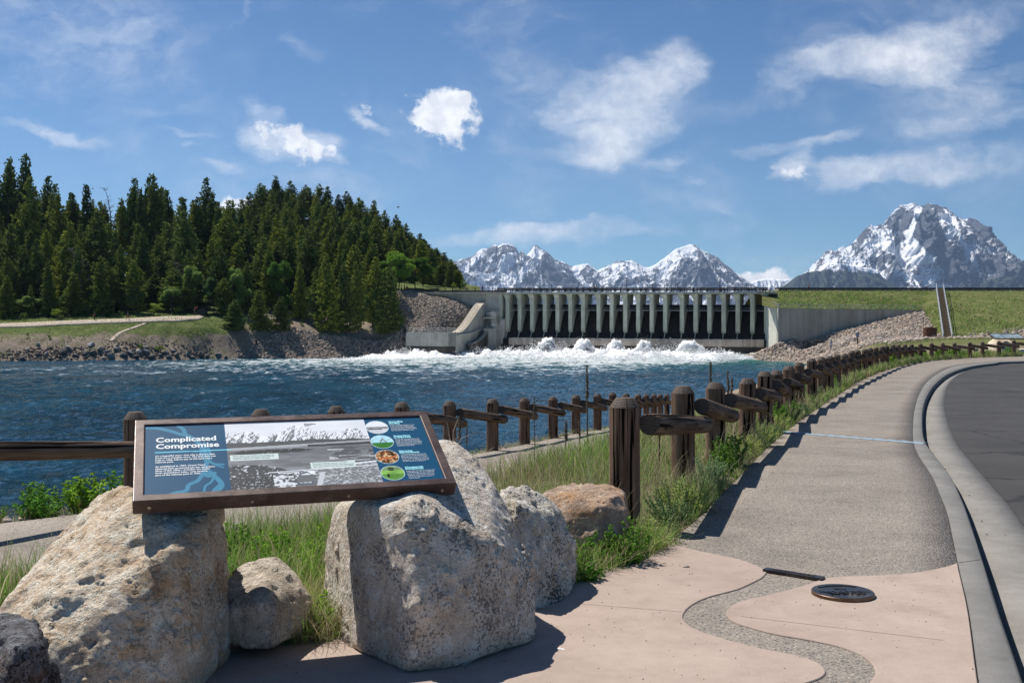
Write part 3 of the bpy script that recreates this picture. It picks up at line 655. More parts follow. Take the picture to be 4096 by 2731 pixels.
c = n.mix(n.step(a, .4, .62, 0., .6), c, (.15, .15, .055)); n.l.new(c, b.inputs['Base Color']); n.l.new(n.bump(f, .9, .3), b.inputs['Normal']); M['turf'] = m
o = npmesh('embankment', V.reshape(-1, 3), gridF(len(rows), len(ep))[:, ::-1], m, True); o['kind'] = 'structure'
# lake held behind the dam
mb = MB(); mb.add([(x, y, 9.6) for x, y in [(-10, 264), (62, 250), (420, 250), (5200, 1500), (6000, 11500), (-4000, 11500), (-60, 700)]], [tuple(range(7))])
lm = plain('lake_water', (.02,.05,.08), .1); o = mb.build('lake', lm); o['kind'] = 'structure'
# low far valley floor to the horizon
mb = MB(); mb.add([(-9000, -60, -5.5), (9000, -60, -5.5), (9000, 12500, -5.5), (-9000, 12500, -5.5)], [(0, 1, 2, 3)])
o = mb.build('valley_floor', M['turf']); o['kind'] = 'structure'

# ================================================================= MOUNTAINS
m, n, b = mat('snow_and_rock', .8, .2); p = n.pos(); sn = n.attr('snow', 'Fac')
a = n.noise(p, .004, 9, .7); f = n.noise(p, .012, 8, .75, .5)
rk = n.ramp(n.math('ADD', n.math('MULTIPLY', a, .5), n.math('MULTIPLY', f, .5)), [(.35, (.048,.053,.066)), (.5, (.09,.098,.118)), (.66, (.16,.168,.185))])  # grey-blue granite, with some blue of the distance haze put into its colour
rk = n.mix(n.attr('wood', 'Fac'), rk, (.028,.04,.028))
k = n.math('ADD', sn, n.math('MULTIPLY', n.math('SUBTRACT', n.math('ADD', n.math('MULTIPLY', f, .55), n.math('MULTIPLY', n.noise(n.map(p, scale=(1, 1, .4)), .03, 8, .78, .4), .45)), .5), 3.4)); ks = n.step(k, .48, .54)
n.l.new(n.mix(ks, rk, (.93,.94,.96)), b.inputs['Base Color'])
n.l.new(n.bump(n.noise(p, .02, 8, .75), .5, 30.), b.inputs['Normal']); M['alp'] = m
def mountain(name, prof, Yr_, depth, seed, nx=420, nt=170, snow=.5, wood=None, fields=(), rib=1., base_py=345, prow=1.25):
    prof = np.array(prof, float); px = np.linspace(prof[0, 0], prof[-1, 0], nx); py = np.interp(px, prof[:, 0], prof[:, 1])
    jag = (fbm(px*.16, px*0, o=6, g=.6, seed=seed)-.5)*3.4; py = py+jag*np.clip((300-py)/30, .15, 1)
    zr = EYE+(341-py)/1000*Yr_; x = (px-512)/1000*Yr_
    tt = np.linspace(-.25, 1, nt)[:, None]; X = np.repeat(x[None], nt, 0); T = np.repeat(tt, nx, 1)
    Zr = np.repeat(zr[None], nt, 0); zb = EYE+(341-base_py)/1000*(Yr_-depth)
    tp = np.clip(T, 0, 1); Z = zb+(Zr-zb)*(1-tp)**prow; Z = np.where(T < 0, Zr+T*2.2*np.maximum(Zr-zb, 1), Z)
    Y = Yr_-depth*T
    sc = depth/2600
    wx = X/330/sc+(fbm(X/700, T*4, o=4, seed=seed+1)-.5)*1.6
    ribs = fbm(wx, T*1.6+fbm(X/300, T*5, o=3, seed=seed)*.8, o=6, g=.55, ridge=True, seed=seed+2)
    det = fbm(X/75/sc, T*26, o=5, g=.6, ridge=True, seed=seed+5)
    env = np.clip(tp*6, 0, 1)*np.clip((1.02-tp)*4, 0, 1)
    hgt = np.maximum(Zr-zb, 60)
    dz = ((ribs-.62)*.62+(det-.6)*.16)*hgt*env*rib*.55
    Z2 = Z+dz*.55; Y2 = Y-dz*1.3
    # gullies hold snow; steep ribs shed it
    gully = .62-ribs; lap = det-.6
    S = snow+gully*1.25-lap*.9+(fbm(X/240/sc, T*9, o=5, g=.6, seed=seed+9)-.5)*.9
    alt = Z2/np.maximum(zr.max(), 1); S = S+(alt-.45)*.35
    W = np.zeros_like(S)
    PXs = 512+1000*X/Y2; PYs = 341-1000*(Z2-EYE)/Y2
    if wood is not None:
        wl = np.interp(PXs, [a_[0] for a_ in wood], [a_[1] for a_ in wood]); W = np.clip((PYs-wl)/5+(fbm(X/90, T*30, o=4, seed=seed)-.5)*2.2, 0, 1); S = S-W*.62
    for poly, val in fields:
        pts = np.stack([PXs.ravel()+(fbm(X.ravel()/60, T.ravel()*40, o=3, seed=seed)-.5)*2.4, PYs.ravel()], 1); ins = in_poly(pts, poly).reshape(S.shape); S = np.where(ins, S+val, S)
    o = npmesh(name, np.stack([X, Y2, Z2], -1).reshape(-1, 3), gridF(nt, nx), M['alp'], False, {'snow': S.ravel(), 'wood': W.ravel()}); o['kind'] = 'structure'; return o
def F6(L, v_): return ([(437.5+x*.1116, 225+y*.1116) for x, y in L], v_)
def F5(L, v_): return ([(750+x*.1196, 187.5+y*.1196) for x, y in L], v_)
mountain('mountain_range', [(410,281),(430,270),(448.7,260.2),(457.6,260.7),(465.4,258),(472,256.8),(476.5,251.8),(482,248.4),(490,247.3),(496,243.7),(498.3,245.1),(503.3,242.5),(509,242.8),(513.4,244.5),(516.7,247.9),(518.4,252.3),(523,250.1),(525.7,254.6),(530,250.7),(533.5,245.3),(536.8,245.1),(542.4,248.4),(549,252.9),(554,259.6),(562.5,260.5),(567,263.5),(572.5,266.5),(581.5,264),(588,263.3),(592.6,266.3),(598,269.6),(602.7,267.2),(611.6,264),(616,261),(625,260.5),(631.7,259.4),(637.3,262.4),(644,266.5),(649.5,266.5),(654,265),(656.2,263.5),(660.7,260.2),(667.4,254.6),(674,249.6),(680.8,246.8),(687.5,244),(694.2,244.2),(697.5,247.3),(703,249.6),(710,253),(718,257.5),(727,265),(738.7,275),(750,282.6),(775,296),(800,305)],
         13500, 3000, 11, 820, 230, snow=.37,
         fields=[F6([(380,260),(460,210),(545,190),(560,330),(540,390),(470,430),(400,430),(350,400)], -.32), F6([(570,180),(640,160),(700,190),(720,240),(650,235),(600,260)], -.4), F6([(440,510),(560,430),(640,340),(740,270),(700,330),(740,345),(640,430),(570,430),(560,540),(450,550)], -.35), F6([(700,545),(860,430),(965,240),(1010,260),(1050,360),(1090,420),(1200,490),(1290,550)], -.30), F6([(190,330),(330,330),(370,420),(290,540),(200,480)], .0),
                 F6([(300,555),(400,440),(530,420),(700,290),(720,330),(560,440),(440,490),(370,550)], .55), F6([(580,545),(640,460),(780,350),(870,325),(800,440),(700,520)], .5), F6([(580,260),(700,240),(660,320),(540,390),(560,300)], .5), F6([(800,270),(860,190),(940,220),(950,262),(870,300)], .5), F6([(300,300),(400,225),(440,250),(360,330),(300,360)], .35),
                 F6([(1200,380),(1290,350),(1310,380),(1255,430),(1320,500),(1390,545),(1320,550),(1260,500),(1220,430)], .7), F6([(1270,410),(1350,352),(1430,410),(1380,460),(1300,460)], -.35), F6([(1390,510),(1440,420),(1560,370),(1600,390),(1540,450),(1450,500)], -.35), F6([(1560,350),(1680,330),(1600,440),(1640,480),(1440,545),(1560,440)], .6), F6([(1700,370),(1760,330),(1800,400),(1700,470)], .45), F6([(1800,350),(1860,378),(1940,358),(1930,400),(1840,410)], .7),
                 F6([(2060,290),(2240,170),(2280,190),(2150,262),(2080,300)], .7), F6([(2070,390),(2130,300),(2190,280),(2150,380),(2090,410)], .5), F6([(1900,540),(2060,420),(2180,330),(2300,220),(2420,300),(2560,420),(2700,540)], -.10), F6([(1600,545),(1700,490),(1900,440),(1850,500),(1700,550)], -.3)])
mountain('distant_ridge', [(735,287),(745,281),(750,282),(754,280.5),(758.8,279),(764.5,277.8),(774,278.3),(783.6,278.8),(790.3,278),(797,281),(815,290)], 14600, 900, 31, 160, 60, snow=.95)
mountain('mountain_peak', [(740,310),(760,297),(778.7,287.4),(790.7,279.6),(807.4,270),(812,264),(819.4,258),(826.5,250.3),(831.3,248.7),(836,250.9),(842.7,245.7),(845.7,247.3),(851.7,243.7),(857.6,236.5),(864.8,228.8),(870.8,224.6),(873.2,225.8),(876.8,224.6),(880.4,224),(882.7,225.5),(886.3,219.8),(891,213.8),(894.7,209),(900.7,204.6),(905.5,204),(910.3,202.8),(917.4,204.5),(923.4,205.4),(928.2,203.6),(934.2,203.3),(940,205.4),(946,206.6),(951,211.4),(954.5,215.6),(960.5,217.4),(965.3,219.6),(968.9,216.6),(973.6,218.6),(978.4,221),(982,225.8),(983.2,233),(989.2,237.7),(994,244.9),(998.8,252),(1007,259.3),(1014,262),(1024,266),(1040,276),(1070,292),(1100,300)],
         12200, 2600, 51, 680, 250, snow=.42, wood=[(740,278),(790,283),(815,276),(840,276),(870,281),(890,290),(930,292),(980,280),(1010,270),(1100,268)],
         fields=[F5([(1130,310),(1180,220),(1280,150),(1335,200),(1335,330),(1280,380),(1240,470),(1200,420)], -.3), F5([(1400,200),(1560,180),(1600,330),(1700,500),(1600,570),(1470,520),(1430,430),(1380,370)], -.33), F5([(1560,800),(1650,680),(1600,600),(1900,560),(2080,560),(2150,640),(2170,780),(1900,840)], -.22), F5([(1820,250),(1930,280),(1990,430),(1960,480),(1880,430),(1850,330)], -.3), F5([(940,350),(1010,305),(1040,420),(960,450),(930,520),(850,590),(830,520),(900,420)], -.3), F5([(1030,570),(1180,570),(1200,680),(1100,700),(980,640)], -.2), F5([(1050,440),(1100,350),(1180,330),(1200,560),(1100,520)], .35),
                 ([(916,205),(922,207),(917,222),(912,233),(918,241),(922,248),(934,257),(937,261),(925,264),(915,264),(903,262),(903,256),(906,245),(908,236),(902,232),(908,229),(913,220)],.9),([(905,203.5),(913,203),(914,207),(906,206)],.6),
                 ([(946,209),(951,213),(957,222),(957,232),(950,241),(944,238),(948,226),(941,215)],.45),([(955,216),(959,228),(967,245),(975,258),(980,270),(972,262),(962,244),(954,228)],.5),([(877,232),(886,228),(893,240),(897,256),(885,250),(876,246),(870,252)],.4),
                 ([(880,262),(895,268),(905,270),(925,277),(938,272),(932,287),(926,276),(910,278),(915,287),(900,276)],.45),([(817,270),(826,262),(838,256),(838,262),(828,268),(822,272)],.6),
                 ([(849,247),(852,245),(850,250),(853,259),(862,258),(858,263),(850,261)],.6),([(926,210),(938,215),(938,232),(925,250),(918,238),(920,225)],-.35),([(888,216),(908,210),(908,222),(900,232),(887,228)],-.25)])
mountain('forested_foothill', [(765,300),(781,287),(798,275),(810,271),(822,270),(829,265.5),(835,262.5),(841,261),(849,264.5),(861,266.5),(877,269),(885,278.5),(893.5,283.5),(901,288.5),(925,300)], 10600, 900, 71, 300, 80, snow=.22, wood=[(760,262),(830,268),(842,268),(850,268),(930,278)], rib=.7,
         fields=[([(829,266),(836,262),(846,263),(842,275),(845,290),(841,290),(838,276),(834,290),(831,288),(834,272)],.5),([(843,262),(877,269),(880,273),(860,270)],.5)])
mountain('snowy_ridge', [(985,290),(995,268),(1007,261.5),(1013,260.5),(1024,261.6),(1040,262),(1070,255),(1110,262),(1160,270)], 13900, 1500, 91, 260, 90, snow=.5)
# ================================================================= DAM
TH = math.radians(22)
def D(s, t, z):
    dz = np.clip(s, -30, 70)/63.8*(.45+.05*z) if z > -2 else 0
    return (-1.75+.92718*s+.37461*t, 250-.37461*s+.92718*t, z-dz)
dam = empty('dam', (0, 250, -3), 0, 'long concrete river dam with a row of piers and open gate bays', 'dam')
dam_parts = []
def dpart(mb, name, m, parent=None, smooth=False):
    o = mb.build(name, m, None, smooth); par = parent or dam
    o.parent = par; o.matrix_parent_inverse = Matrix.Translation(-Vector(par.location)) if par is dam else Matrix()
    return o
def px2s(px):
    k = (px-512)/1000   # (-1.75+.92718 s) = k (250-.37461 s)
    return (k*250+1.75)/(.92718+.37461*k)
PPX = [499.2,505.5,517.7,530.1,542.8,555.5,568.4,581.1,596.6,609.7,623.1,636.1,649.7,663.1,679.8,693.5,707.3,721.5,735.6,750.2,764]
PS = [px2s(x) for x in PPX]
W_ = .92
prof = [(0.0,12.7),(0.0,4.7),(.55,3.9),(.95,4.6),(4.0,9.2),(5.2,10.0),(6.2,13.5),(-.25,13.5),(-.25,13.2)]
for i, s0 in enumerate(PS):
    mb = MB(); mb.prism(prof, s0, s0+W_*(1 if 0 < i < 20 else .9), lambda a, b_, h: D(h, a, b_))
    # haunch under the deck on the left of the pier head
    mb.prism([(-.75, 13.45), (0.0, 13.45), (0.0, 11.9), (-.35, 12.7)], .02, 5.8, lambda a, b_, h, s0=s0: D(s0+a, h, b_))
    # rib of a nose running down the slope
    mb.prism([(.5, 4.1), (-.95, 2.5), (-1.1, 2.5), (-.1, 4.2)], s0+.36, s0+.5, lambda a, b_, h: D(h, a, b_))
    o = dpart(mb, 'pier', M['pier'])
sl_, sr_ = PS[0], PS[-1]+.8
mb = MB(); n_ = 40
pr_ = [(4.4, 9.6), (3.7, 8.9), (2.0, 6.6), (.7, 4.3), (-.9, 2.5), (-1.0, 1.0), (3, -3), (8, -3), (8, 9.6)]
mb.prism(pr_, PS[1]-.3, sr_, lambda a, b_, h: D(h, a, b_)); dpart(mb, 'spillway', M['spillway'])
def ledge():
    mb = MB(); ss = np.linspace(1.9, sr_-.6, 90); V = []; r_ = random.Random(4)
    for s in ss:
        zt = 2.62+r_.uniform(-.07, .05); zb = .85+r_.uniform(-.04, .03); to = -2.1+r_.uniform(-.05, .05)
        V += [D(s, -.6, zt), D(s, to, zt), D(s, to-.12, zt-.7), D(s, to, zb), D(s, -.6, zb)]
    k = len(ss); F = [(i*5+j, i*5+(j+1) % 5, i*5+5+(j+1) % 5, i*5+5+j) for i in range(k-1) for j in range(5)]
    F += [(4, 3, 2, 1, 0), tuple((k-1)*5+j for j in range(5))]; mb.add(V, F); return mb
dpart(ledge(), 'ledge', M['ledge'])
mb = MB(); mb.prism([(-1.35, .95), (-1.35, -3.2), (2, -3.2), (2, .95)], -.5, sr_+.6, lambda a, b_, h: D(h, a, b_))
for s in np.arange(3, 62, 4.1): mb.prism([(-1.6, .86), (-1.6, -3), (-1.3, -3), (-1.3, .86)], s, s+.5, lambda a, b_, h: D(h, a, b_))
dpart(mb, 'base_wall', M['wet_concrete'])
# deck
mb = MB(); mb.prism([(-.55, 13.5), (-.55, 13.92), (6.8, 13.92), (6.8, 13.5)], -29, sr_+1.6, lambda a, b_, h: D(h, a, b_))
dpart(mb, 'deck', M['dam_concrete'])
for s in np.arange(PS[0], sr_, 1.55): mb = MB(); mb.prism([(-.9, 13.40), (-.9, 13.66), (-.56, 13.66), (-.56, 13.40)], s, s+.22, lambda a, b_, h: D(h, a, b_)); dpart(mb, 'deck_bracket', M['dam_concrete'])
# gates with truss arms in each bay
gate0 = None
for i in range(len(PS)-1):
    a0, a1 = PS[i]+W_+.03, PS[i+1]-.03; w_ = a1-a0
    if w_ < .4: continue
    g = MB(); g.prism([(4.55, 9.0), (4.15, 9.3), (4.15, 9.95), (4.55, 9.95)], a0, a1, lambda a, b_, h: D(h, a, b_))
    go = dpart(g, 'gate', M['dark_steel'])
    g = MB()
    for z in (9.55, 10.15, 10.75): g.tube([D(a0, 2.6, z), D(a1, 2.6, z)], .05, 5)
    g.prism([(3.2, 9.9), (3.2, 11.0), (3.6, 11.0), (3.6, 9.9)], a0, a1, lambda a, b_, h: D(h, a, b_))
    kk = max(2, int(w_/.8))
    for j in range(kk+1):
        s = a0+w_*j/kk; g.tube([D(s, 2.6, 9.5), D(s, 2.6, 10.8)], .035, 4)
        if j < kk: g.tube([D(s, 2.6, 9.5 if j % 2 else 10.75), D(s+w_/kk, 2.6, 10.75 if j % 2 else 9.5)], .03, 4)
    o = dpart(g, 'gate_truss', M['dark_steel'])
    g = MB(); g.prism([(.9, 9.45), (.9, 9.55), (1.9, 9.55), (1.9, 9.45)], a0, a1, lambda a, b_, h: D(h, a, b_)); g.tube([D(a0, .9, 10.05), D(a1, .9, 10.05)], .025, 4)
    dpart(g, 'walkway', M['galv'])
# crest railing: posts and three rails, plus the timber guard rail behind
def crest_rail(s0, s1, step, name='railing'):
    g = MB()
    for z in (14.95, 14.62, 14.3): g.tube([D(s, -.35, z) for s in np.linspace(s0, s1, 24)], .045, 5)
    o = dpart(g, name, M['dark_steel'])
    s = s0
    while s < s1:
        g = MB(); g.prism([(-.45, 13.6), (-.45, 15.05), (-.28, 15.05), (-.28, 13.6)], s-.07, s+.07, lambda a, b_, h: D(h, a, b_)); pp_ = g.build('rail_post', M['dark_steel'], None)
        pp_.parent = o; pp_.matrix_parent_inverse = Matrix.Identity(4)
        s += step
    return o
crest_rail(PS[0]-1.6, sr_+1.2, 1.58)
g = MB()
for z in (14.35, 14.75): g.prism([(.9, z), (.9, z+.24), (1.0, z+.24), (1.0, z)], PS[0]-1, sr_, lambda a, b_, h: D(h, a, b_))
s = PS[0]
while s < sr_: g.prism([(1.0, 13.9), (1.0, 15.0), (1.15, 15.0), (1.15, 13.9)], s, s+.16, lambda a, b_, h: D(h, a, b_)); s += 3.1
for s in np.arange(PS[0]+1.5, sr_, 3.15): g.prism([(.2, 14.1), (.2, 14.7), (.7, 14.7), (.7, 14.1)], s, s+.35, lambda a, b_, h: D(h, a, b_))
dpart(g, 'guard_rail', M['rust_rail'])
for ip, px in enumerate((542.5, 585.9, 619.5, 645.6, 671.6, 714.5, 741.8)):
    s = px2s(px); g = MB(); g.tube([D(s, 6.5, 13.9), D(s, 6.5, 16.3)], .07, 6); g.tube([D(s, 6.5, 16.2), D(s, 5.9, 16.3)], .05, 5)
    o = g.build('gauge_pole', M['dark_steel']); tagt(o, ['first','second','third','fourth','fifth','sixth','last'][ip]+' thin dark pole from the left on the far side of the dam road', 'pole', 'thin poles along the dam road')
# left abutment parts
def block(name, m, s0, s1, poly, parent=None):
    g = MB(); g.prism(poly, s0, s1, lambda a, b_, h: D(h, a, b_)); return dpart(g, name, m, parent)
block('abutment', M['dam_concrete'], -5.3, PS[0]-.0, [(.3, 13.5), (.3, -3), (6, -3), (6, 13.5)])
block('abutment_pier', M['dam_concrete'], -3.0, -1.75, [(-1.7, 9.2), (-1.7, -3), (.6, -3), (.6, 9.2)])
block('abutment_slab', M['pier'], -4.9, -1.6, [(-2.2, 7.6), (-2.2, 7.25), (.4, 7.25), (.4, 7.6)])
block('abutment_step', M['dam_concrete'], -4.4, -1.1, [(-3.2, 4.75), (-3.2, -3), (.6, -3), (.6, 4.75)])
block('abutment_pier', M['dam_concrete'], -1.0, .2, [(-.9, 7.2), (-.9, -3), (.6, -3), (.6, 7.2)])
# stepped training wall whose pale top slopes to the water
rp = [(.5, 11.9), (-3, 10.2), (-6, 8.3), (-9, 6.4), (-11.5, 5.0), (-13.5, 4.1), (-15.5, 3.7), (-17.5, 3.65)]
g = MB(); g.prism(rp+[(-17.5, -3), (.5, -3)], -7.3, -5.3, lambda a, b_, h: D(h, a, b_)); dpart(g, 'training_wall', M['dam_concrete'])
g = MB(); g.prism(rp+[(a, z+.06) for a, z in rp[::-1]], -7.42, -5.2, lambda a, b_, h: D(h, a, b_)); dpart(g, 'wall_coping', M['tan_top'])
rp2 = [(-1.6, 5.2), (-3.2, 4.0), (-5, 3.0), (-7.5, 2.0), (-10, 1.35), (-13, .9)]
g = MB(); g.prism(rp2+[(-13, -3), (-1.6, -3)], -4.1, -3.3, lambda a, b_, h: D(h, a, b_)); dpart(g, 'training_wall', M['wet_concrete'])
g = MB(); g.prism(rp2+[(a, z+.06) for a, z in rp2[::-1]], -4.2, -3.2, lambda a, b_, h: D(h, a, b_)); dpart(g, 'wall_coping', M['tan_top'])
# low apron wall on the left
g = MB(); g.prism([(-17.5, 3.62), (-17.5, -3), (-15.6, -3), (-15.6, 3.62)], -18.6, -5.32, lambda a, b_, h: D(h, a, b_)); dpart(g, 'apron_wall', M['dam_concrete'])
g = MB(); g.prism([(-17.55, .4), (-17.55, -3), (-17.4, -3), (-17.4, .4)], -18.5, -5.4, lambda a, b_, h: D(h, a, b_)); dpart(g, 'water_stain', M['wet_concrete'])
def pipe_rail(name, pts, h=1.05, n=2, step=2.0, parent=None, r=.035):
    g = MB(); pts = [np.array(p, float) for p in pts]
    for k in range(n+1):
        zz = h*(1-k*.45); 
        if zz > .05: g.tube([tuple(p+np.array([0, 0, zz])) for p in pts], r, 5)
    for a, b_ in zip(pts[:-1], pts[1:]):
        L = np.linalg.norm(b_-a); c = max(1, int(round(L/step)))
        for j in range(c+1): p = a+(b_-a)*j/c; g.tube([tuple(p), tuple(p+np.array([0, 0, h]))], r, 5)
    o = g.build(name, M['galv'], None); return o
def dam_rail(pts, label, **k):
    o = pipe_rail('pipe_railing', [D(*p) for p in pts], **k); tagt(o, label, 'railing'); return o
dam_rail([(-6.3, a, z+.06) for a, z in rp[1:]], 'galvanised pipe railing down the pale sloping wall top', n=1)
dam_rail([(-18.4, -17.3, 3.62), (-5.5, -17.3, 3.62)], 'thin pipe railing along the low concrete wall below the rock slope')
dam_rail([(-5.25, -15, 3.1), (-4.95, -9, 4.2), (-4.9, -3.3, 5.3)], 'pipe railing of the sloping gangway left of the dam')
g = MB(); g.prism([(-17, 2.9), (-9, 3.6), (-3.2, 4.8), (-3.2, 5.0), (-9, 3.85), (-17, 3.1)], -5.28, -4.7, lambda a, b_, h: D(h, a, b_)); dpart(g, 'gangway', M['galv'])
dam_rail([(-4.8, -2.1, 7.6), (-1.7, -2.1, 7.6)], 'short pipe railing on the upper platform beside the dam', n=2, step=.8)
dam_rail([(-4.3, -3.1, 4.75), (-1.2, -3.1, 4.75), (-.2, -3.1, 4.75)], 'short pipe railing on the lower platform beside the dam', n=2, step=.8)
dam_rail([(-5.6, .4, 11.9), (-5.4, 1.0, 14.0)], 'steep handrail from the sloping wall up to the dam crest', n=1, h=1.0, step=1)
# road approach on the left: face wall and fence rails
g = MB(); g.prism([(.2, 13.46), (.2, 10.5), (1.2, 10.5), (1.2, 13.46)], -19.5, -5.3, lambda a, b_, h: D(h, a, b_)); g.prism([(-.1, 13.1), (-.1, 13.46), (.3, 13.46), (.3, 13.1)], -22, -6.8, lambda a, b_, h: D(h, a, b_))
o = g.build('approach_wall', M['wall_concrete']); tagt(o, 'plain grey concrete wall under the road left of the dam', 'wall')
o = crest_rail(-29, -5.4+1.6, 2.1, 'approach_railing')
mb = MB(); mb.prism([(4.6, 14.1), (4.6, 14.6), (4.7, 14.6), (4.7, 14.1)], -29, PS[0], lambda a, b_, h: D(h, a, b_)); dpart(mb, 'guard_rail', M['rust_rail'])

# right wing wall
def wing():
    r_ = empty('wing_wall', (57, 216, 0), 0, 'long grey concrete retaining wall between the dam and rock slope', 'wall')
    A = P(778, 308.3, 215); B = P(925, 310.1, 218); A2 = P(768.2, 304.8, 226.3)
    g = MB(); nx_ = np.array([.02, 1, 0])*1.1
    V = []; z0 = -3.2
    pts = [A2, A, B]
    a2b = np.array([A2[0]-.55, A2[1]-.6, z0]); 
    V = [A, B, B+[0, 1.1, 0], A+[0, 1.1, 0], np.array([A[0], A[1], z0]), np.array([B[0], B[1], z0]), np.array([B[0], B[1]+1.1, z0]), np.array([A[0], A[1]+1.1, z0])]
    g.add(V, [(0, 3, 2, 1), (4, 5, 6, 7), (0, 1, 5, 4), (1, 2, 6, 5), (2, 3, 7, 6), (3, 0, 4, 7)]); g.build('wall_face', M['wall_concrete'], None).parent = r_
    g = MB(); g.box((A[0]-.15, A[1]-.22, A[2]+.0), (A[0]-.14, A[1]-.2, A[2]+.01))
    # battered end face towards the dam
    g = MB(); E = np.array([A2[0]-.35, A2[1], A2[2]]); Eb = np.array([A2[0]-1.1, A2[1]-.5, z0])
    T0 = np.array([A[0]-.01, A[1]-.05, A[2]]); T0b = np.array([A[0]-.01, A[1]-.05, z0])
    V = [E, T0, T0+[1.2, 1.2, 0], E+[1.5, .8, 0], Eb, T0b, T0b+[1.2, 1.2, 0], E*[1, 1, 0]+[1.5, .8, z0]]
    g.add(V, [(0, 3, 2, 1), (4, 5, 6, 7), (0, 1, 5, 4), (1, 2, 6, 5), (2, 3, 7, 6), (3, 0, 4, 7)]); g.build('end_wall', M['pale_wall'], None).parent = r_
    # sloping parapet from the deck corner down to the end wall
    Tp = P(775.5, 288.6, 233); Tq = P(769, 304.5, 226.5)
    g = MB(); q = np.array([.8, .3, 0]); V = [Tq, Tq+q, Tp+q, Tp]; V = V+[v_-[0, 0, 6] for v_ in V]; g.add(V, [(0, 1, 2, 3), (7, 6, 5, 4), (0, 4, 5, 1), (1, 5, 6, 2), (2, 6, 7, 3), (3, 7, 4, 0)])
    g.build('sloping_coping', M['tan_top'], None).parent = r_
    for c in r_.children: c.matrix_parent_inverse = Matrix.Translation(-Vector(r_.location))
    o = pipe_rail('pipe_railing', [Tp+[-.2, 0, 0], Tq+[-.2, 0, 0], A+[.2, .3, 0]], n=2, step=1.6, r=.05); tagt(o, 'galvanised railing stepping down the right end of the dam', 'railing')
    o = pipe_rail('pipe_railing', [A+[.3, .5, 0], B+[0, .5, 0]], n=2, step=2.4, r=.04); tagt(o, 'long galvanised railing on top of the grey retaining wall', 'railing')
wing()
# stair down the embankment
def stair():
    r_ = empty('hillside_stairs', (80, 200, 0), 0, 'long wooden stairway climbing the grassy embankment between handrails', 'stairs')
    T = P(939.8, 289.8, 231.5); Bm = P(947.8, 342.0, 181); n_ = 46; g = MB(); ax = (Bm-T); side = np.array([.99, .12, 0])*.75
    for i in range(n_):
        a = T+ax*i/n_; b_ = T+ax*(i+1)/n_; a = a+[0, 0, .42]; b_ = b_+[0, 0, .42]
        V = [a-side, a+side, b_*[1, 1, 0]+[0, 0, a[2]]+side, b_*[1, 1, 0]+[0, 0, a[2]]-side]; V += [v_-[0, 0, .3] for v_ in V]
        g.add(V, [(0, 1, 2, 3), (7, 6, 5, 4), (0, 4, 5, 1), (1, 5, 6, 2), (2, 6, 7, 3), (3, 7, 4, 0)])
    g.build('steps', M['wood_steps'], None).parent = r_
    for sgn in (-1, 1):
        o = pipe_rail('handrail', [T+side*sgn*1.15+[0, 0, .3], T*.5+Bm*.5+side*sgn*1.15+[0, 0, .35], Bm+side*sgn*1.15+[0, 0, .35]], n=2, h=1.25, step=3, r=.07); o.parent = r_
    for c in r_.children: c.matrix_parent_inverse = Matrix.Translation(-Vector(r_.location))
stair()
# guard rail along the embankment road
def eguard():
    r_ = empty('road_guard_rail', (60, 234, 13), 0, 'rusty brown guard rail along the grassy embankment road', 'guard rail')
    pts = [P(px, 289.9, 233.5) for px in (775, 850, 950, 1050, 1150, 1250)]
    g = MB()
    for a, b_ in zip(pts[:-1], pts[1:]):
        V = [a, b_, b_+[0, .12, 0], a+[0, .12, 0]]; V = [v_+[0, 0, .12] for v_ in V]+[v_+[0, 0, .62] for v_ in V]
        g.add(V, [(0, 3, 2, 1), (4, 5, 6, 7), (0, 1, 5, 4), (1, 2, 6, 5), (2, 3, 7, 6), (3, 0, 4, 7)])
    g.build('rail_beam', M['rust_rail'], None).parent = r_
    for px in np.arange(777, 1060, 9.6):
        a = P(px, 290.4, 233.6); g = MB(); g.box(tuple(a+[-.09, .1, -.45]), tuple(a+[.09, .3, .7])); g.build('post', M['rust_rail'], None).parent = r_
    for c in r_.children: c.matrix_parent_inverse = Matrix.Translation(-Vector(r_.location))
eguard()
mb = MB(); a = P(777, 289.6, 236); b_ = P(1240, 289.6, 236); mb.add([a, b_, b_+[0, .5, 0], a+[0, .5, 0], a+[0, 0, -1.2], b_+[0, 0, -1.2]], [(0, 1, 2, 3), (0, 4, 5, 1)]); o = mb.build('road_edge', M['gutter']); o['kind'] = 'structure'

# ================================================================= SPRAY AND WHITE WATER HEAPS
M['spray'] = None
m, n, b = mat('white_spray', .9, .1); b.inputs['Base Color'].default_value = (.97, .98, .985, 1)
t_ = n.new('ShaderNodeBsdfTranslucent'); t_.inputs[0].default_value = (.98, .99, .99, 1); mx = n.new('ShaderNodeMixShader'); mx.inputs[0].default_value = .62
n.l.new(b.outputs[0], mx.inputs[1]); n.l.new(t_.outputs[0], mx.inputs[2]); n.l.new(mx.outputs[0], [x for x in n.n if x.type == 'OUTPUT_MATERIAL'][0].inputs[0]); M['spray'] = m
mf, nf, bf = mat('foam_body', .9, .1); bf.inputs['Base Color'].default_value = (.97, .985, .99, 1); bf.inputs['Subsurface Weight'].default_value = 1; bf.inputs['Subsurface Radius'].default_value = (1, 1, 1); bf.inputs['Subsurface Scale'].default_value = 1.6
nf.l.new(nf.bump(nf.noise(nf.pos(), 3.5, 6, .7), .6, .3), bf.inputs['Normal']); M['foam'] = mf
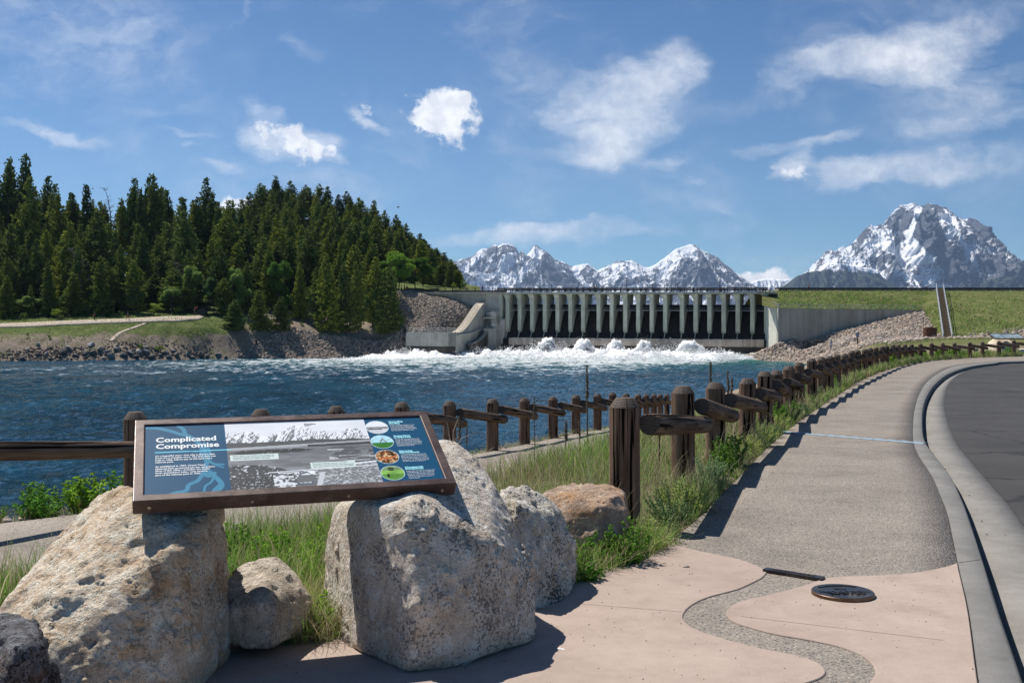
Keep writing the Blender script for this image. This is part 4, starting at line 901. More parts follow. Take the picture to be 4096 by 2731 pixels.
def tetra_cloud(pts, size, flat=.45):
    n_ = len(pts); T = np.array([[1, 1, 1], [1, -1, -1], [-1, 1, -1], [-1, -1, 1]], float)/1.73
    A = rng.normal(size=(n_, 3, 3)); Q, _ = np.linalg.qr(A); V = np.einsum('nij,kj->nki', Q, T)*size[:, None, None]; V[..., 2] *= flat; V = V+pts[:, None, :]
    F = np.array([[0, 1, 2], [0, 2, 3], [0, 3, 1], [1, 3, 2]]); F = (np.arange(n_)[:, None, None]*4+F[None]).reshape(-1, 3)
    return V.reshape(-1, 3), F
def plume(px, topy, wpx, k, label):
    s = px2s(px); c = np.array(D(s, -6.5, 0)); c[2] = WZ; h = EYE+(341-topy)/1000*c[1]-WZ; wd = wpx/1000*c[1]/2
    V0, F0 = ico(4); Vs = []; Fs = []; loc = lambda q: np.column_stack([q[:, 0]*wd*1.0*.927+q[:, 1]*.6, -q[:, 0]*wd*1.0*.37+q[:, 1]*1.5, q[:, 2]*h])
    for j, (ox_, s_, hz) in enumerate([(0, 1, 1), (-.62+rng.uniform(-.1, .1), .62, rng.uniform(.5, .7)), (.60+rng.uniform(-.1, .1), .66, rng.uniform(.5, .75)), (.15, .8, .8), (-1.05, .45, .35), (1.1, .5, .36)]):
        V = V0.copy(); nn_ = fbm(V[:, 0]*2.4+px+j*3, V[:, 1]*2.4, V[:, 2]*2.4, o=6, g=.7); V = V*(.55+.78*nn_)[:, None]; V[:, 2] = np.maximum(V[:, 2], -.15)
        V[:, 0] = V[:, 0]*s_*(1.0+.35*np.clip(.8-V[:, 2], 0, 1))+ox_; V[:, 1] *= s_; V[:, 2] *= hz*.98; Vs.append(V); Fs.append(F0+j*len(V0))
    V = np.vstack(Vs); F0 = np.vstack(Fs)
    r_ = empty('water_spout', tuple(c), 0, label, 'spray'); npmesh('spray_core', loc(V), F0, M['foam'], True, parent=r_)
    n_ = k; i_ = rng.integers(0, len(V), n_); q = V[i_]*np.array([1, 1, 1])+rng.normal(0, .07, (n_, 3)); q[:, 2] = np.where(q[:, 2] > .1, q[:, 2]*rng.uniform(.97, 1.12, n_), q[:, 2]); q = q[q[:, 2] > -.05]
    Vd_, Fd = tetra_cloud(loc(q), rng.uniform(.04, .10, len(q)), .4); npmesh('spray_droplets', Vd_, Fd, M['spray'], parent=r_)['kind'] = 'stuff'; return r_
for px, ty, wd, lb in [(556, 336, 20, 'leftmost tall dome of white spray boiling up below the dam'), (592, 338, 21, 'second white dome of spray from the left below the dam'), (623, 337.5, 18, 'middle rounded dome of white spray in front of the dam'),
                       (651.5, 338, 19, 'fourth white dome of spray, just left of the widest one'), (696.5, 339, 27, 'widest dome of white spray near the right end of the dam')]:
    plume(px, ty+.3, wd*1.12, 5200, lb)
def foam_ridge():
    ss = np.linspace(-27, 63.5, 520); tt = np.linspace(0, 1, 70); S, T = np.meshgrid(ss, tt); t = -1.6-T*26-np.clip(-S, 0, 40)*.62
    x = -1.75+.92718*S+.37461*t; y = 250-.37461*S+.92718*t; px_ = 512+1000*x/y
    y = np.minimum(y, np.interp(px_, [300, 400, 415, 470, 480], [235, 238, 240, 247, 400])); e = np.abs(np.sin(np.clip(T*.95+.08, 0, 1)*3.1415))**.7*np.clip(1.15-T*.75, 0, 1)*np.clip((S+28)/9, .15, 1)*np.clip((64.5-S)/9, .2, 1)
    z = WZ-.35+e*(.45+3.9*fbm(x*.42, y*.34, o=5, g=.62, seed=21)**1.5)+(fbm(x*2, y*2, o=3, seed=4)-.5)*.25*e
    o = npmesh('white_water', np.stack([x, y, z], -1).reshape(-1, 3), gridF(70, 520)[:, ::-1], M['foam'], True); o['kind'] = 'stuff'; o['label'] = 'heaped white foam below the dam'
foam_ridge()
def froth():
    n_ = 80000; s = rng.uniform(-26, 63, n_); t = -rng.gamma(1.6, 5.5, n_)-1.2+np.clip(-s, 0, 40)*-.55*rng.uniform(.4, 1, n_)
    x = -1.75+.92718*s+.37461*t; y = 250-.37461*s+.92718*t
    env = np.clip(fbm(s*.22, t*.12, o=4, g=.6, seed=8)*2.0-.55, 0.12, 1.25)*np.clip(1.2+t/40, .1, 1)*np.clip((s+30)/12, .1, 1)*np.clip((66-s)/12, .2, 1)
    z = WZ+.1+rng.beta(1, 2.4, n_)*4.6*env
    px_ = 512+1000*x/y; ok = y < np.interp(px_, [300, 415, 470], [236, 240, 400]); x, y, z = x[ok], y[ok], z[ok]
    V, F = tetra_cloud(np.column_stack([x, y, z]), rng.uniform(.07, .24, len(x))); o = npmesh('white_water', V, F, M['spray']); o['kind'] = 'stuff'; o['label'] = 'white churning froth along the foot of the dam'
froth()

# ================================================================= RIPRAP
STONEC = np.array([(.34,.32,.30), (.27,.25,.235), (.40,.35,.30), (.36,.29,.24), (.24,.235,.235), (.45,.42,.38), (.31,.30,.27), (.20,.19,.18)])
def stones(name, pts, size, parent=None, flat=.62, tint=1., rs=None, label=None):
    rs = rs or rng; n_ = len(pts); V0, F0 = ico(0)
    cut = rs.normal(size=(n_, 5, 3)); cut /= np.linalg.norm(cut, axis=2)[..., None]; V = np.repeat(V0[None], n_, 0)
    for k in range(5):
        dd = np.einsum('nvi,ni->nv', V, cut[:, k]); lim = rs.uniform(.35, .75, (n_, 1)); V = V-np.clip(dd-lim, 0, None)[..., None]*cut[:, k][:, None, :]
    sc = np.column_stack([rs.uniform(.7, 1.35, n_), rs.uniform(.7, 1.2, n_), rs.uniform(.45, .95, n_)*flat/.62])[:, None, :]
    V = V*sc*size[:, None, None]; a = rs.uniform(0, 6.28, n_); ca, sa = np.cos(a)[:, None], np.sin(a)[:, None]
    tl = rs.normal(0, .35, (n_, 1)); x, y, z = V[..., 0], V[..., 1], V[..., 2]; x, z = x*np.cos(tl)-z*np.sin(tl), x*np.sin(tl)+z*np.cos(tl)
    V = np.stack([x*ca-y*sa, x*sa+y*ca, z], -1)+pts[:, None, :]
    c = STONEC[rs.integers(0, len(STONEC), n_)]*rs.uniform(.8, 1.2, (n_, 1))*tint; c = c*[1.12, 1.0, .9]; c = np.repeat(c[:, None], len(V0), 1).reshape(-1, 3)
    F = (np.arange(n_)[:, None, None]*len(V0)+F0[None]).reshape(-1, 3)
    o = npmesh(name, V.reshape(-1, 3), F, M['stone'], False, {'col': c})
    o['kind'] = 'stuff'
    if label: o['label'] = label
    return o
def sample_poly(poly, n_):
    poly = np.array(poly); lo, hi = poly.min(0), poly.max(0); out = np.zeros((0, 2))
    while len(out) < n_:
        q = rng.uniform(lo, hi, (n_*2, 2)); out = np.vstack([out, q[in_poly(q, poly)]])
    return out[:n_]
# right fan
fan = [P(px, py, Y)[:2] for px, py, Y in [(760,352,225.5),(778,343.6,214.6),(809.8,335.8,214.6),(851.7,328,215.6),(893.5,317.3,216.6),(924,311,217.4),(930,322,206),(940,335,190),(946,340,172),(905,341,180),(880,342,172),(868,345,155),(850,352,135),(832,362,110),(815,366,150),(812,364,190),(803,360.6,208),(783,359.5,218)]]
q = sample_poly(fan, 9000); z = gh(q); sz = rng.uniform(.16, .42, len(q))*np.interp(q[:, 1], [110, 215], [.75, 1.05]); stones('riprap_stones', np.column_stack([q, z+sz*.15]), sz, label='loose grey and tan rocks on the slope right of the dam')
q = sample_poly([(47, 232), (57, 215.5), (70, 214.5), (68, 186), (54, 186), (50, 210), (46, 224)], 4200); z = gh(q); kk_ = z > -3.0; q, z = q[kk_], z[kk_]; sz = rng.uniform(.2, .5, len(q)); stones('riprap_stones', np.column_stack([q, z+sz*.2]), sz, label='rocks at the waterline beside the right end of the dam')
# toe of the embankment
toe = [P(px, py, Y)[:2] for px, py, Y in [(940,336,191),(952,334,192),(1030,332,193),(1110,333,193),(1110,339,170),(1030,340,168),(950,341,168),(905,341.5,160),(860,343,160),(900,339,186)]]
q = sample_poly(toe, 2600); z = np.maximum(gh(q), -5); sz = rng.uniform(.18, .55, len(q)); 
zt_ = z.copy(); stones('riprap_stones', np.column_stack([q, zt_+sz*.2]), sz, label='scattered pale rocks at the foot of the grassy embankment')
# left fan beneath the road approach
fanl = [P(px, py, Y)[:2] for px, py, Y in [(396,293,259),(436,297,256),(474,305,253.6),(462,318,249),(449,330,244),(418,332,244.5),(400,334,246),(385,322,250)]]
q = sample_poly(fanl, 5200); z = fh(q); sz = rng.uniform(.16, .42, len(q)); stones('riprap_stones', np.column_stack([q, z+sz*.2]), sz, tint=.95, label='grey and reddish rocks covering the slope left of the dam')
# left bank strip
stl = [P(px, py, Y)[:2] for px, py, Y in [(236,355,230.5),(262,338,237),(285,331,242),(300,328,243.5),(345,335,246),(404,338,246.5),(416,345,243.6),(414,352,241.5),(360,353,238),(300,355,234),(262,356,231.5),(238,358,229)]]
q = sample_poly(stl, 4600); z = fh(q); sz = rng.uniform(.16, .48, len(q)); stones('riprap_stones', np.column_stack([q, z+sz*.2]), sz, tint=.88, label='grey rocks on the river bank under the trees')
q = sample_poly([P(px, 350, Y)[:2] for px, Y in [(-60, 200.5), (0, 204.5), (100, 211.5), (215, 226), (215, 229.5), (100, 216), (0, 209.5), (-60, 205)]], 1100); z = fh(q); sz = rng.uniform(.14, .4, len(q)); stones('riprap_stones', np.column_stack([q, z+sz*.2]), sz, tint=.6, label='small dark rocks along the waterline of the left bank')
q = sample_poly([P(px, 350, Y)[:2] for px, Y in [(-60, 206), (0, 209.5), (100, 216), (215, 230), (232, 233), (200, 229.5), (150, 224), (90, 220), (0, 216), (-60, 212)]], 420); z = fh(q); sz = rng.uniform(.07, .22, len(q)); stones('riprap_stones', np.column_stack([q, z+sz*.2]), sz, tint=.9, label='pale pebbles strewn on the grassy far bank')
# individual boulders on the left bank
BPX = [(92,352.6,9,'dark'),(62,351,10,'dark'),(68,347,9,'grey'),(85,353.5,7,'dark'),(76,355.5,6,'dark'),(100,349,8,'grey'),(38,355,6,'dark'),(22,358,7,'dark'),(47,353.5,6,'grey'),(91,343.8,8,'pale'),(107,352,8,'grey'),(112,355.5,9,'grey'),(118,349,7,'grey'),(124,354.5,8,'dark'),(130,351,7,'grey'),
       (139,351.5,8,'pale'),(136,356,7,'dark'),(147,352,8,'grey'),(152,356,7,'dark'),(160,354.5,7,'dark'),(166,352,6,'grey'),(173,350.5,6,'grey'),(177,354.5,7,'dark'),(187,353,6,'grey'),(200,353.5,8,'dark'),(207,355.5,7,'dark'),(219,354,6,'grey'),(60,357,6,'dark'),(50,358,6,'dark'),(104,358,6,'grey'),(169,356.5,6,'dark'),(28,349,5,'grey'),(12,357,5,'dark'),(193,357,6,'dark'),(118,345,4,'grey'),(38,343,5,'pale'),(156,348,5,'grey'),(226,356.5,5,'dark'),(145,346.5,5,'pale')]
bk = {}
for kind, tint in (('dark', .42), ('grey', .72), ('pale', 1.25)):
    bk[kind] = []
    for j in range(3):
        r_ = np.random.default_rng(100+j); V0, F0 = ico(2); V = V0.copy()
        for k in range(9):
            c = r_.normal(size=3); c /= np.linalg.norm(c); V = V-np.clip(V@c-r_.uniform(.4, .8), 0, None)[:, None]*c
        V *= 1+(fbm(V[:, 0]*2+j, V[:, 1]*2, V[:, 2]*2, o=4)[:, None]-.5)*.35
        cc = np.ones((len(V), 3))*STONEC[j]*tint; bk[kind].append(npmesh('boulder', V*[1, .9, .72], F0, M['stone'], False, {'col': cc}, fl=1))
KN = {'dark': 'dark', 'grey': 'mid grey', 'pale': 'pale'}
BCNT = {'dark': 0, 'grey': 0, 'pale': 0}
ORDN = 'first second third fourth fifth sixth seventh eighth ninth tenth eleventh twelfth thirteenth fourteenth fifteenth sixteenth seventeenth eighteenth nineteenth twentieth'.split()
for i, (px, py, wpx, kind) in enumerate(sorted(BPX)):
    Y = 207+px*.085; 
    q = np.array([[(px-512)/1000*Y, Y]])
    Yc = np.linspace(Y-4, Y+16, 80); qs = np.column_stack([(px-512)/1000*Yc, Yc]); pj = 341-1000*(fh(qs)-EYE)/Yc; j = int(np.argmin(np.abs(pj-py-wpx*.2))); x, y = qs[j]; z = float(fh(qs[j:j+1])[0])
    o = link('boulder', bk[kind][i % 3]); s = wpx/1000*y/2*1.2; o.location = (x, y, z+s*.3); o.scale = (s*1.1, s*.95, s); o.rotation_euler = (random.uniform(-.3, .3), random.uniform(-.3, .3), random.uniform(0, 6))
    tagt(o, f'{ORDN[BCNT[kind]]} {KN[kind]} boulder counting from the left along the far left waterline', 'boulder', f'{KN[kind]} boulders on the left river bank'); BCNT[kind] += 1
# ================================================================= LOG FENCES
def log_mesh(name, r, L, vertical, seed, m, mend):
    """log along +Z from 0 to L, chamfered top when vertical, sawn ends"""
    r_ = random.Random(seed); n = 18; rings = []
    if vertical: zs = [(0, r), (L*.25, r*1.0), (L*.5, r*.99), (L*.75, r*.985), (L-r*.62, r*.98), (L-.004, r*.60), (L, r*.56)]
    else: zs = [(0, r*.93), (.012, r*.985), (.12, r), (L*.3, r*1.01), (L*.6, r*.99), (L-.12, r), (L-.012, r*.985), (L, r*.93)]
    V = []; F = []; ph = r_.uniform(0, 6)
    for i, (z, rr) in enumerate(zs):
        for j in range(n):
            a = 2*math.pi*j/n; w_ = 1+.03*math.sin(3*a+ph+z*1.5)+.02*math.sin(5*a+ph*2)+r_.uniform(-.008, .008)
            V.append((rr*w_*math.cos(a), rr*w_*math.sin(a), z))
    k = len(zs)
    for i in range(k-1):
        for j in range(n): F.append((i*n+j, i*n+(j+1) % n, (i+1)*n+(j+1) % n, (i+1)*n+j))
    F.append(tuple(range(n-1, -1, -1))); F.append(tuple((k-1)*n+j for j in range(n)))
    me = bpy.data.meshes.new(name); me.from_pydata(V, [], F); me.materials.append(m); me.materials.append(mend)
    me.polygons[-1].material_index = 1
    if not vertical: me.polygons[-2].material_index = 1
    else:
        for f in me.polygons:
            if f.center.z > L-r*.6: f.material_index = 1
    for f in me.polygons:
        if len(f.vertices) == 4: f.use_smooth = True
    try: me.set_sharp_from_angle(angle=R(30))
    except Exception: pass
    return me
POSTM = [log_mesh('post', .135, 1.52, True, i, M['post'], M['log_end']) for i in range(4)]
RAILM = [log_mesh('rail', .097, 2.5, False, 20+i, M['rail'], M['log_end']) for i in range(4)]
def fence(name, posts, label, side, lastrail=True):
    """posts: list of (x,y,z_top); side=+1 rail on the right of the walking direction"""
    r_ = empty(name, (posts[0][0], posts[0][1], posts[0][2]-1.12), 0, label, 'fence')
    inv = Matrix.Translation(-Vector(r_.location))
    rr = random.Random(5)
    for i, (x, y, zt) in enumerate(posts):
        o = link('post', POSTM[i % 4], r_); o.matrix_parent_inverse = inv; o.location = (x, y, zt-1.52); o.rotation_euler = (rr.uniform(-.015, .015), rr.uniform(-.015, .015), rr.uniform(0, 6))
    for i in range(len(posts)-1):
        a = np.array(posts[i]); b_ = np.array(posts[i+1]); dd = b_-a; L = np.hypot(dd[0], dd[1]); t = np.array([dd[0], dd[1], 0])/L; nn = np.array([t[1], -t[0], 0])*side
        A = a+nn*.205+t*.03; B = b_+nn*.205+t*.22; A[2] = a[2]-.23; B[2] = b_[2]-.46
        ln = np.linalg.norm(B-A); o = link('rail', RAILM[i % 4], r_); o.matrix_parent_inverse = inv
        o.location = A; o.rotation_euler = Vector(B-A).to_track_quat('Z', 'Y').to_euler(); o.scale = (1, 1, ln/2.5)
    return r_
SP = [(625.6,8.75),(683.5,11.5),(714.8,13.5),(746.6,15.7),(764.5,17.9),(776.5,20.1),(788.5,22.3),(799.3,24.6),(812.2,27),(821,29.3),(829.2,31.5),(837.2,33.8),(844.5,36),(851.5,38.1),(858,40.2),(864.5,42.4),(870.6,44.5),(876.2,46.7),(881.8,48.9),(886.4,51),(892.6,53),(898.5,55),(905.4,57),(912,59),(920.5,61),(931.4,62.6),(942.3,64),(955,65.3),(969.5,66.6),(982.7,67.7),(998.8,68.8),(1014,69.8),(1032,70.6)]
YT = {0:397,1:385.3,2:382,3:377.9,4:371,5:370,6:365.5,7:362,8:358,9:356.6,10:355.4,11:354,12:353.2}
sp = []
for i, (px, Y) in enumerate(SP):
    x = (px-512)/1000*Y; zt = float(gz(Y))+1.13
    if i in YT: zt = EYE+(341-YT[i])/1000*Y
    else: zt = EYE+(341-np.interp(px, [844,851,870,892.6,912,931.4,955,982.7,1014,1032], [353.2,350.5,347.5,344.2,343.6,342.4,342.3,341.2,339.6,339]))/1000*Y
    sp.append((x, Y, zt))
fence('log_fence', sp, 'dark brown post and log rail fence curving along the pebbled sidewalk', 1)
LP = [(-60,9.6,404),(136.3,11.9,411.2),(260,13.7,408.8),(334.8,15.7,405.8),(401.4,17.6,401.9),(449.8,20,400.5),(492.3,22.1,398.5),(524.6,24.7,397.6),(553.5,27.2,396.2),(575.6,29.4,394.5),(596.9,31.5,393.4),(613,33.7,392),(626,36,392.8),(637.7,38.4,393.7),(646.5,40.8,393.7),(653.4,43.2,393.7),(660.3,45.7,393.7),(667,48,393.7)]
lp = [((px-512)/1000*Y, Y, EYE+(341-yt)/1000*Y) for px, Y, yt in LP]
lp[0] = (-5.6, 9.75, .79)
fence('log_fence', lp, 'lower dark log fence between the riverside path and the water', 1)
fence('log_fence', [(-8.0, 7.9, .83), (-5.58, 9.35, .70)], 'short end of log rail entering at the left edge above the water', 1)

# ================================================================= INTERPRETIVE SIGN
yaw, tilt, roll = R(19.3716), R(28.5196), R(.4539)
Rz = Matrix.Rotation(yaw, 4, 'Z'); Ry = Matrix.Rotation(-roll, 4, 'Y'); Rx = Matrix.Rotation(tilt, 4, 'X')
SM = Matrix.Translation((-1.80369, 4.75007, .86)) @ Rz @ Ry @ Rx
SW, SH = 1.6025, .7154
sign = empty('interpretive_sign', label='tilted park information panel titled Complicated Compromise resting on boulders', cat='sign'); sign.matrix_world = SM
def metal(name, col, rough, met=.3):
    m, n, b = mat(name, rough, .5); p = n.obj(); f = n.noise(p, 7, 7, .7); s_ = n.step(n.noise(p, 3, 8, .75), .5, .66)
    c = n.mix(n.step(f, .3, .7), tuple(x*.75 for x in col), tuple(x*1.25 for x in col)); c = n.mix(n.math('MULTIPLY', s_, .55), c, (.22, .17, .125))
    n.l.new(c, b.inputs['Base Color']); b.inputs['Metallic'].default_value = met; n.l.new(n.step(f, .3, .7, rough*.8, rough*1.2), b.inputs['Roughness']); n.l.new(n.bump(n.noise(p, 60, 3), .08, .002), b.inputs['Normal']); return m
M['frame'] = metal('brown_weathered_steel', (.085, .052, .042), .42)
fw = .052
def frame():
    bm = bmesh.new(); 
    def bx(x0, y0, x1, y1, z0, z1):
        r_ = bmesh.ops.create_cube(bm, size=1); 
        for v_ in r_['verts']: v_.co = Vector((x0+(v_.co.x+.5)*(x1-x0), y0+(v_.co.y+.5)*(y1-y0), z0+(v_.co.z+.5)*(z1-z0)))
    # mitred frame: outer/inner ring
    def ring(z0, z1, o_, i_):
        O = [(o_, o_), (SW-o_, o_), (SW-o_, SH-o_), (o_, SH-o_)]; I = [(i_, i_), (SW-i_, i_), (SW-i_, SH-i_), (i_, SH-i_)]
        vs = [[bm.verts.new((x, y, z)) for x, y in L] for L, z in ((O, z0), (O, z1), (I, z1), (I, z0))]
        for k in range(4):
            for a in range(4): bm.faces.new([vs[a][k], vs[a][(k+1) % 4], vs[(a+1) % 4][(k+1) % 4], vs[(a+1) % 4][k]])
    ring(-.078, 0, 0, fw); bmesh.ops.recalc_face_normals(bm, faces=bm.faces)
    es = [e for e in bm.edges if e.is_manifold and e.calc_face_angle(0) > 1.2]
    bmesh.ops.bevel(bm, geom=es, offset=.006, segments=3, affect='EDGES', profile=.5)
    me = bpy.data.meshes.new('frame'); bm.to_mesh(me); bm.free(); me.materials.append(M['frame']); return link('frame', me, sign)
fr = frame()
mb = MB(); mb.box((.01, .01, -.03), (SW-.01, SH-.01, -.022)); mb.build('backing_plate', M['frame'], sign)
for x0, x1 in ((.14, .50), (1.12, 1.46)):
    mb = MB(); mb.box((x0, .10, -.13), (x0+.06, SH-.1, -.079)); mb.box((x1-.06, .10, -.13), (x1, SH-.1, -.079)); mb.build('support_bracket', M['frame'], sign)
M['rivet'] = plain('brass_rivet', (.55,.42,.30), .4, .6)
for px, py in ((148.3, 507.2), (251.6, 501.3), (350, 496), (445, 491)):
    t = (px-132.4)/(456.8-132.4); mb = MB(); x = .075+(SW-.15)*{148.3: 0, 251.6: .33, 350: .66, 445: 1}[px]
    mb.tube([(x, -.001, -.04), (x, -.006, -.04)], [.0095, .0075], 12); o = mb.build('rivet', M['rivet'], sign)
# panel picture: painted raster on vertices (flat printed panel)
PW, PH = SW-2*fw+.004, SH-2*fw+.004; NX, NY = 620, 250
U, V_ = np.meshgrid(np.linspace(0, 1, NX), np.linspace(0, 1, NY), indexing='xy'); Vd = 1-V_  # Vd: 0 at top
def hom(src, dst):
    A = []
    for (x, y), (u_, v_) in zip(src, dst):
        A.append([x, y, 1, 0, 0, 0, -u_*x, -u_*y, -u_]); A.append([0, 0, 0, x, y, 1, -v_*x, -v_*y, -v_])
    return np.linalg.svd(np.array(A))[2][-1].reshape(3, 3)
H = hom([(115, 155), (1995, 85), (2172, 530), (107, 638)], [(0, 0), (1, 0), (1, 1), (0, 1)])
def uvp(x, y): q_ = H @ np.array([x, y, 1.]); return q_[0]/q_[2], q_[1]/q_[2]
def c3(x, y): return uvp(x/2352*640/1400*2352+(860-500)*1.68, y)  # unused
def lin(*c): return np.array([((x/255)/12.92 if x/255 < .04045 else ((x/255+.055)/1.055)**2.4) for x in c])
img = np.ones((NY, NX, 3))*lin(4, 76, 110)
asp = PW/PH
def stroke(pts, wd, col):
    pl = np.array([uvp(*p) for p in pts]); pl = catmull(pl, 8); q_ = np.column_stack([U.ravel()*asp, Vd.ravel()]); dd = poly_d(q_, pl*np.array([asp, 1])).reshape(U.shape)
    img[dd < wd] = col
teal = lin(58, 132, 162)
sel = U < .27
for pts, wd in [([(110,165),(200,170),(290,190),(350,210),(400,220),(450,250),(500,300),(520,340),(530,400),(510,470),(540,500),(580,480)], .02), ([(340,155),(370,175),(385,210)], .018), ([(490,300),(492,350),(530,400)], .012),
                ([(510,270),(548,330),(546,390),(580,415),(640,420)], .012), ([(560,410),(610,432),(640,440)], .008), ([(545,470),(590,510),(620,540),(628,570),(600,605)], .022), ([(510,470),(470,530),(410,560),(390,600),(320,615),(270,632)], .018), ([(580,495),(560,540),(520,570),(510,615)], .010), ([(625,560),(590,590),(575,615)], .02)]:
    stroke(pts, wd, teal)
# central photograph
cm = (U >= .27) & (U <= .78); a = (U-.27)/.51; bb = Vd
def grey(x): return np.stack([x*.97, x, x*1.03], -1)
def pr3(x, y): # crop (860,1640,1500,1980 @2352x1250) -> a,b
    X = 860+x*640/2352; Y = 1640+y*340/1250; u_, v_ = uvp((X-500)*1.68, (Y-1600)*1.68); return (u_-.27)/.51, v_
G_ = .80+.12*(fbm(a*4, bb*14, o=5)-.5)*2
mt = np.array([pr3(*p) for p in [(40,330),(200,300),(300,310),(450,265),(560,290),(700,350),(850,290),(960,265),(1050,215),(1130,180),(1200,185),(1260,190),(1290,220),(1350,215),(1430,260),(1500,270),(1600,262),(1700,300),(1760,265),(1830,290),(1920,235),(2040,210),(2120,240),(2210,330)]])
ridge = np.interp(a, mt[:, 0], mt[:, 1])+(fbm(a*40, a*0, o=4)-.5)*.02
base_m = np.interp(a, [0, .3, .6, 1], [.32, .32, .30, .33])
Nn = fbm(a*9+bb*3, bb*9, o=6, g=.6, ridge=True, seed=2); gx_ = np.gradient(Nn, axis=1); gx_ = gx_/np.abs(gx_).std()
G_ = np.where(bb > ridge, np.where(gx_+6*(bb-ridge-.06) > .55, .17, .88), G_)
G_ = np.where(bb > base_m+(fbm(a*20, a*0, o=3)-.5)*.02, .07+.05*fbm(a*30, bb*60, o=3), G_)
lk = bb > .395-.05*a; G_ = np.where(lk, .20+.10*(bb-.4)+.16*(fbm(a*5, bb*22, o=5, seed=3)-.5)*1.6+.06*(fbm(a*30, bb*90, o=3)-.5), G_)
G_ = np.where(lk & (bb < .43-.05*a), .42, G_)
G_ = np.where((np.abs(bb-(.47-.02*a)) < .028*np.clip((.6-a)*8, 0, 1)*np.clip((a-.03)*15, 0, 1)), np.where(fbm(a*60, bb*80, o=2, seed=4) > .8, .6, .045), G_)
G_ = np.where((a > .55) & (np.abs(bb-.405+.03*(a-.5)) < .018), .06, G_)
rt_ = (a > .68) & (bb > .44) & (bb < .70); G_ = np.where(rt_ & (fbm(a*11, bb*60, o=5, seed=6) > .54), .10, G_)
G_ = np.where(rt_ & (fbm(a*7, bb*40, o=5, seed=7) > .66), .55, G_)
dl = .735-.035*a
G_ = np.where((bb > dl) & (a > .5), .16+.35*(fbm(a*70, bb*90, o=5, seed=9) > .60)+.1*fbm(a*50, bb*90, o=3), G_)
hill = np.interp(a, [0, .1, .22, .35, .40, .55], [.66, .645, .66, .72, .78, .80]); G_ = np.where((bb > hill) & (a < .42), np.where(fbm(a*60, bb*60, o=5, seed=10) > .66, .62, .05+.05*fbm(a*70, bb*120, o=2)), G_)
G_ = np.where((bb > .82) & (a < .30), np.where(fbm(a*90, bb*100, o=4, seed=11) > .68, .5, .06), G_)
G_ = np.where((bb > .78) & (a > .28) & (a < .45), .1+.65*(fbm(a*50, bb*50, o=5, seed=12) > .5), G_)
G_ = np.where((np.abs(bb-(.765-.028*(a-.4)*2)) < .006) & (a > .25), .75, G_)
rv = (bb > .775) & (np.abs(a-.505+.07*(bb-.78)) < .055+.12*np.clip(bb-.82, 0, .1)); G_ = np.where(rv, .16, G_); G_ = np.where(rv & (bb < .83) & (fbm(a*30, bb*30, o=3) > .42), .85, G_)
G_ = np.where((bb > .80) & (np.abs(a-.60+.22*(bb-.85)) < .018), .6, G_)
G_ = np.where((np.abs(bb-(.715-.12*(a-.7))) < .011) & (a > .72), .78, G_)
img[cm] = grey(np.clip(G_, 0, 1))[cm]
# four round pictures
for (cx, cy_, rx, ry), kind in zip([(1695,160,78,39), (1730,262,79,41), (1765,368,81,43), (1804,482,83,45)], range(4)):
    u0, v0 = uvp(cx, cy_); ur = (uvp(cx+rx, cy_)[0]-uvp(cx-rx, cy_)[0])/2; du = (U-u0)/ur; dv = (Vd-v0)/(ur*asp); rr2 = du*du+dv*dv; k = rr2 < 1; nn_ = fbm(U*60, Vd*30, o=4, seed=kind*3+1)
    if kind == 0: cc = grey(np.where(dv < -.1, .78+.1*nn_, np.where(dv < .25, .12+.4*nn_, .55+.2*nn_))); cc[(np.abs(dv-.33) < .06) & (du < .4)] = .03
    if kind == 1: cc = np.where((dv < .1)[..., None], lin(150, 205, 225)+.1, lin(52, 120, 40))*(.7+.6*nn_)[..., None]; cc[(np.abs(dv+.35+.15*np.sin(du*9)) < .035)] = lin(190, 170, 120); cc[(np.abs(np.abs(du-.1)-(dv+.45)*.5) < .05) & (dv > -.5) & (dv < .15)] = lin(110, 90, 60)
    if kind == 2:
        n2_ = fbm(U*120, Vd*55, o=3, seed=5); cc = np.where((n2_ > .62)[..., None], lin(215, 185, 140), np.where((n2_ > .45)[..., None], lin(160, 95, 40), lin(50, 30, 15))); cc[(np.abs(dv-.15+.3*du*np.abs(du)) < .13) & (np.abs(du) < .75)] = lin(190, 110, 60)
    if kind == 3: cc = np.where((dv < -.35)[..., None], lin(120, 150, 100), np.where((dv < .15)[..., None], lin(130, 180, 80), lin(95, 150, 60)))*(.6+.8*nn_)[..., None]; cc[((du+.05)**2*3+(dv+.55)**2*4 < .25)] = lin(50, 70, 40); cc[((du+.42)**2*60+(dv-.35)**2*14 < 1)] = lin(35, 25, 20)
    img[k] = np.clip(cc, 0, 1)[k]; img[(rr2 > .96) & (rr2 < 1.06)] = lin(205, 225, 225)
# caption boxes
def cbox(x0, y0, x1, y1, col):
    q_ = [uvp(*p) for p in (x0, x1, y1, y0)]; uu = [p[0] for p in q_]; vv = [p[1] for p in q_]
    k = (U > min(uu[0], uu[3])) & (U < max(uu[1], uu[2])) & (Vd > (vv[0]+vv[1])/2) & (Vd < (vv[2]+vv[3])/2); img[k] = col
cbox((688, 357), (690, 398), (1010, 342), (1013, 383), lin(214, 228, 222)); cbox((1230, 408), (1240, 450), (1540, 394), (1546, 436), lin(214, 228, 222)); cbox((1153, 545), (1155, 558), (1252, 543), (1252, 554), lin(20, 60, 95))
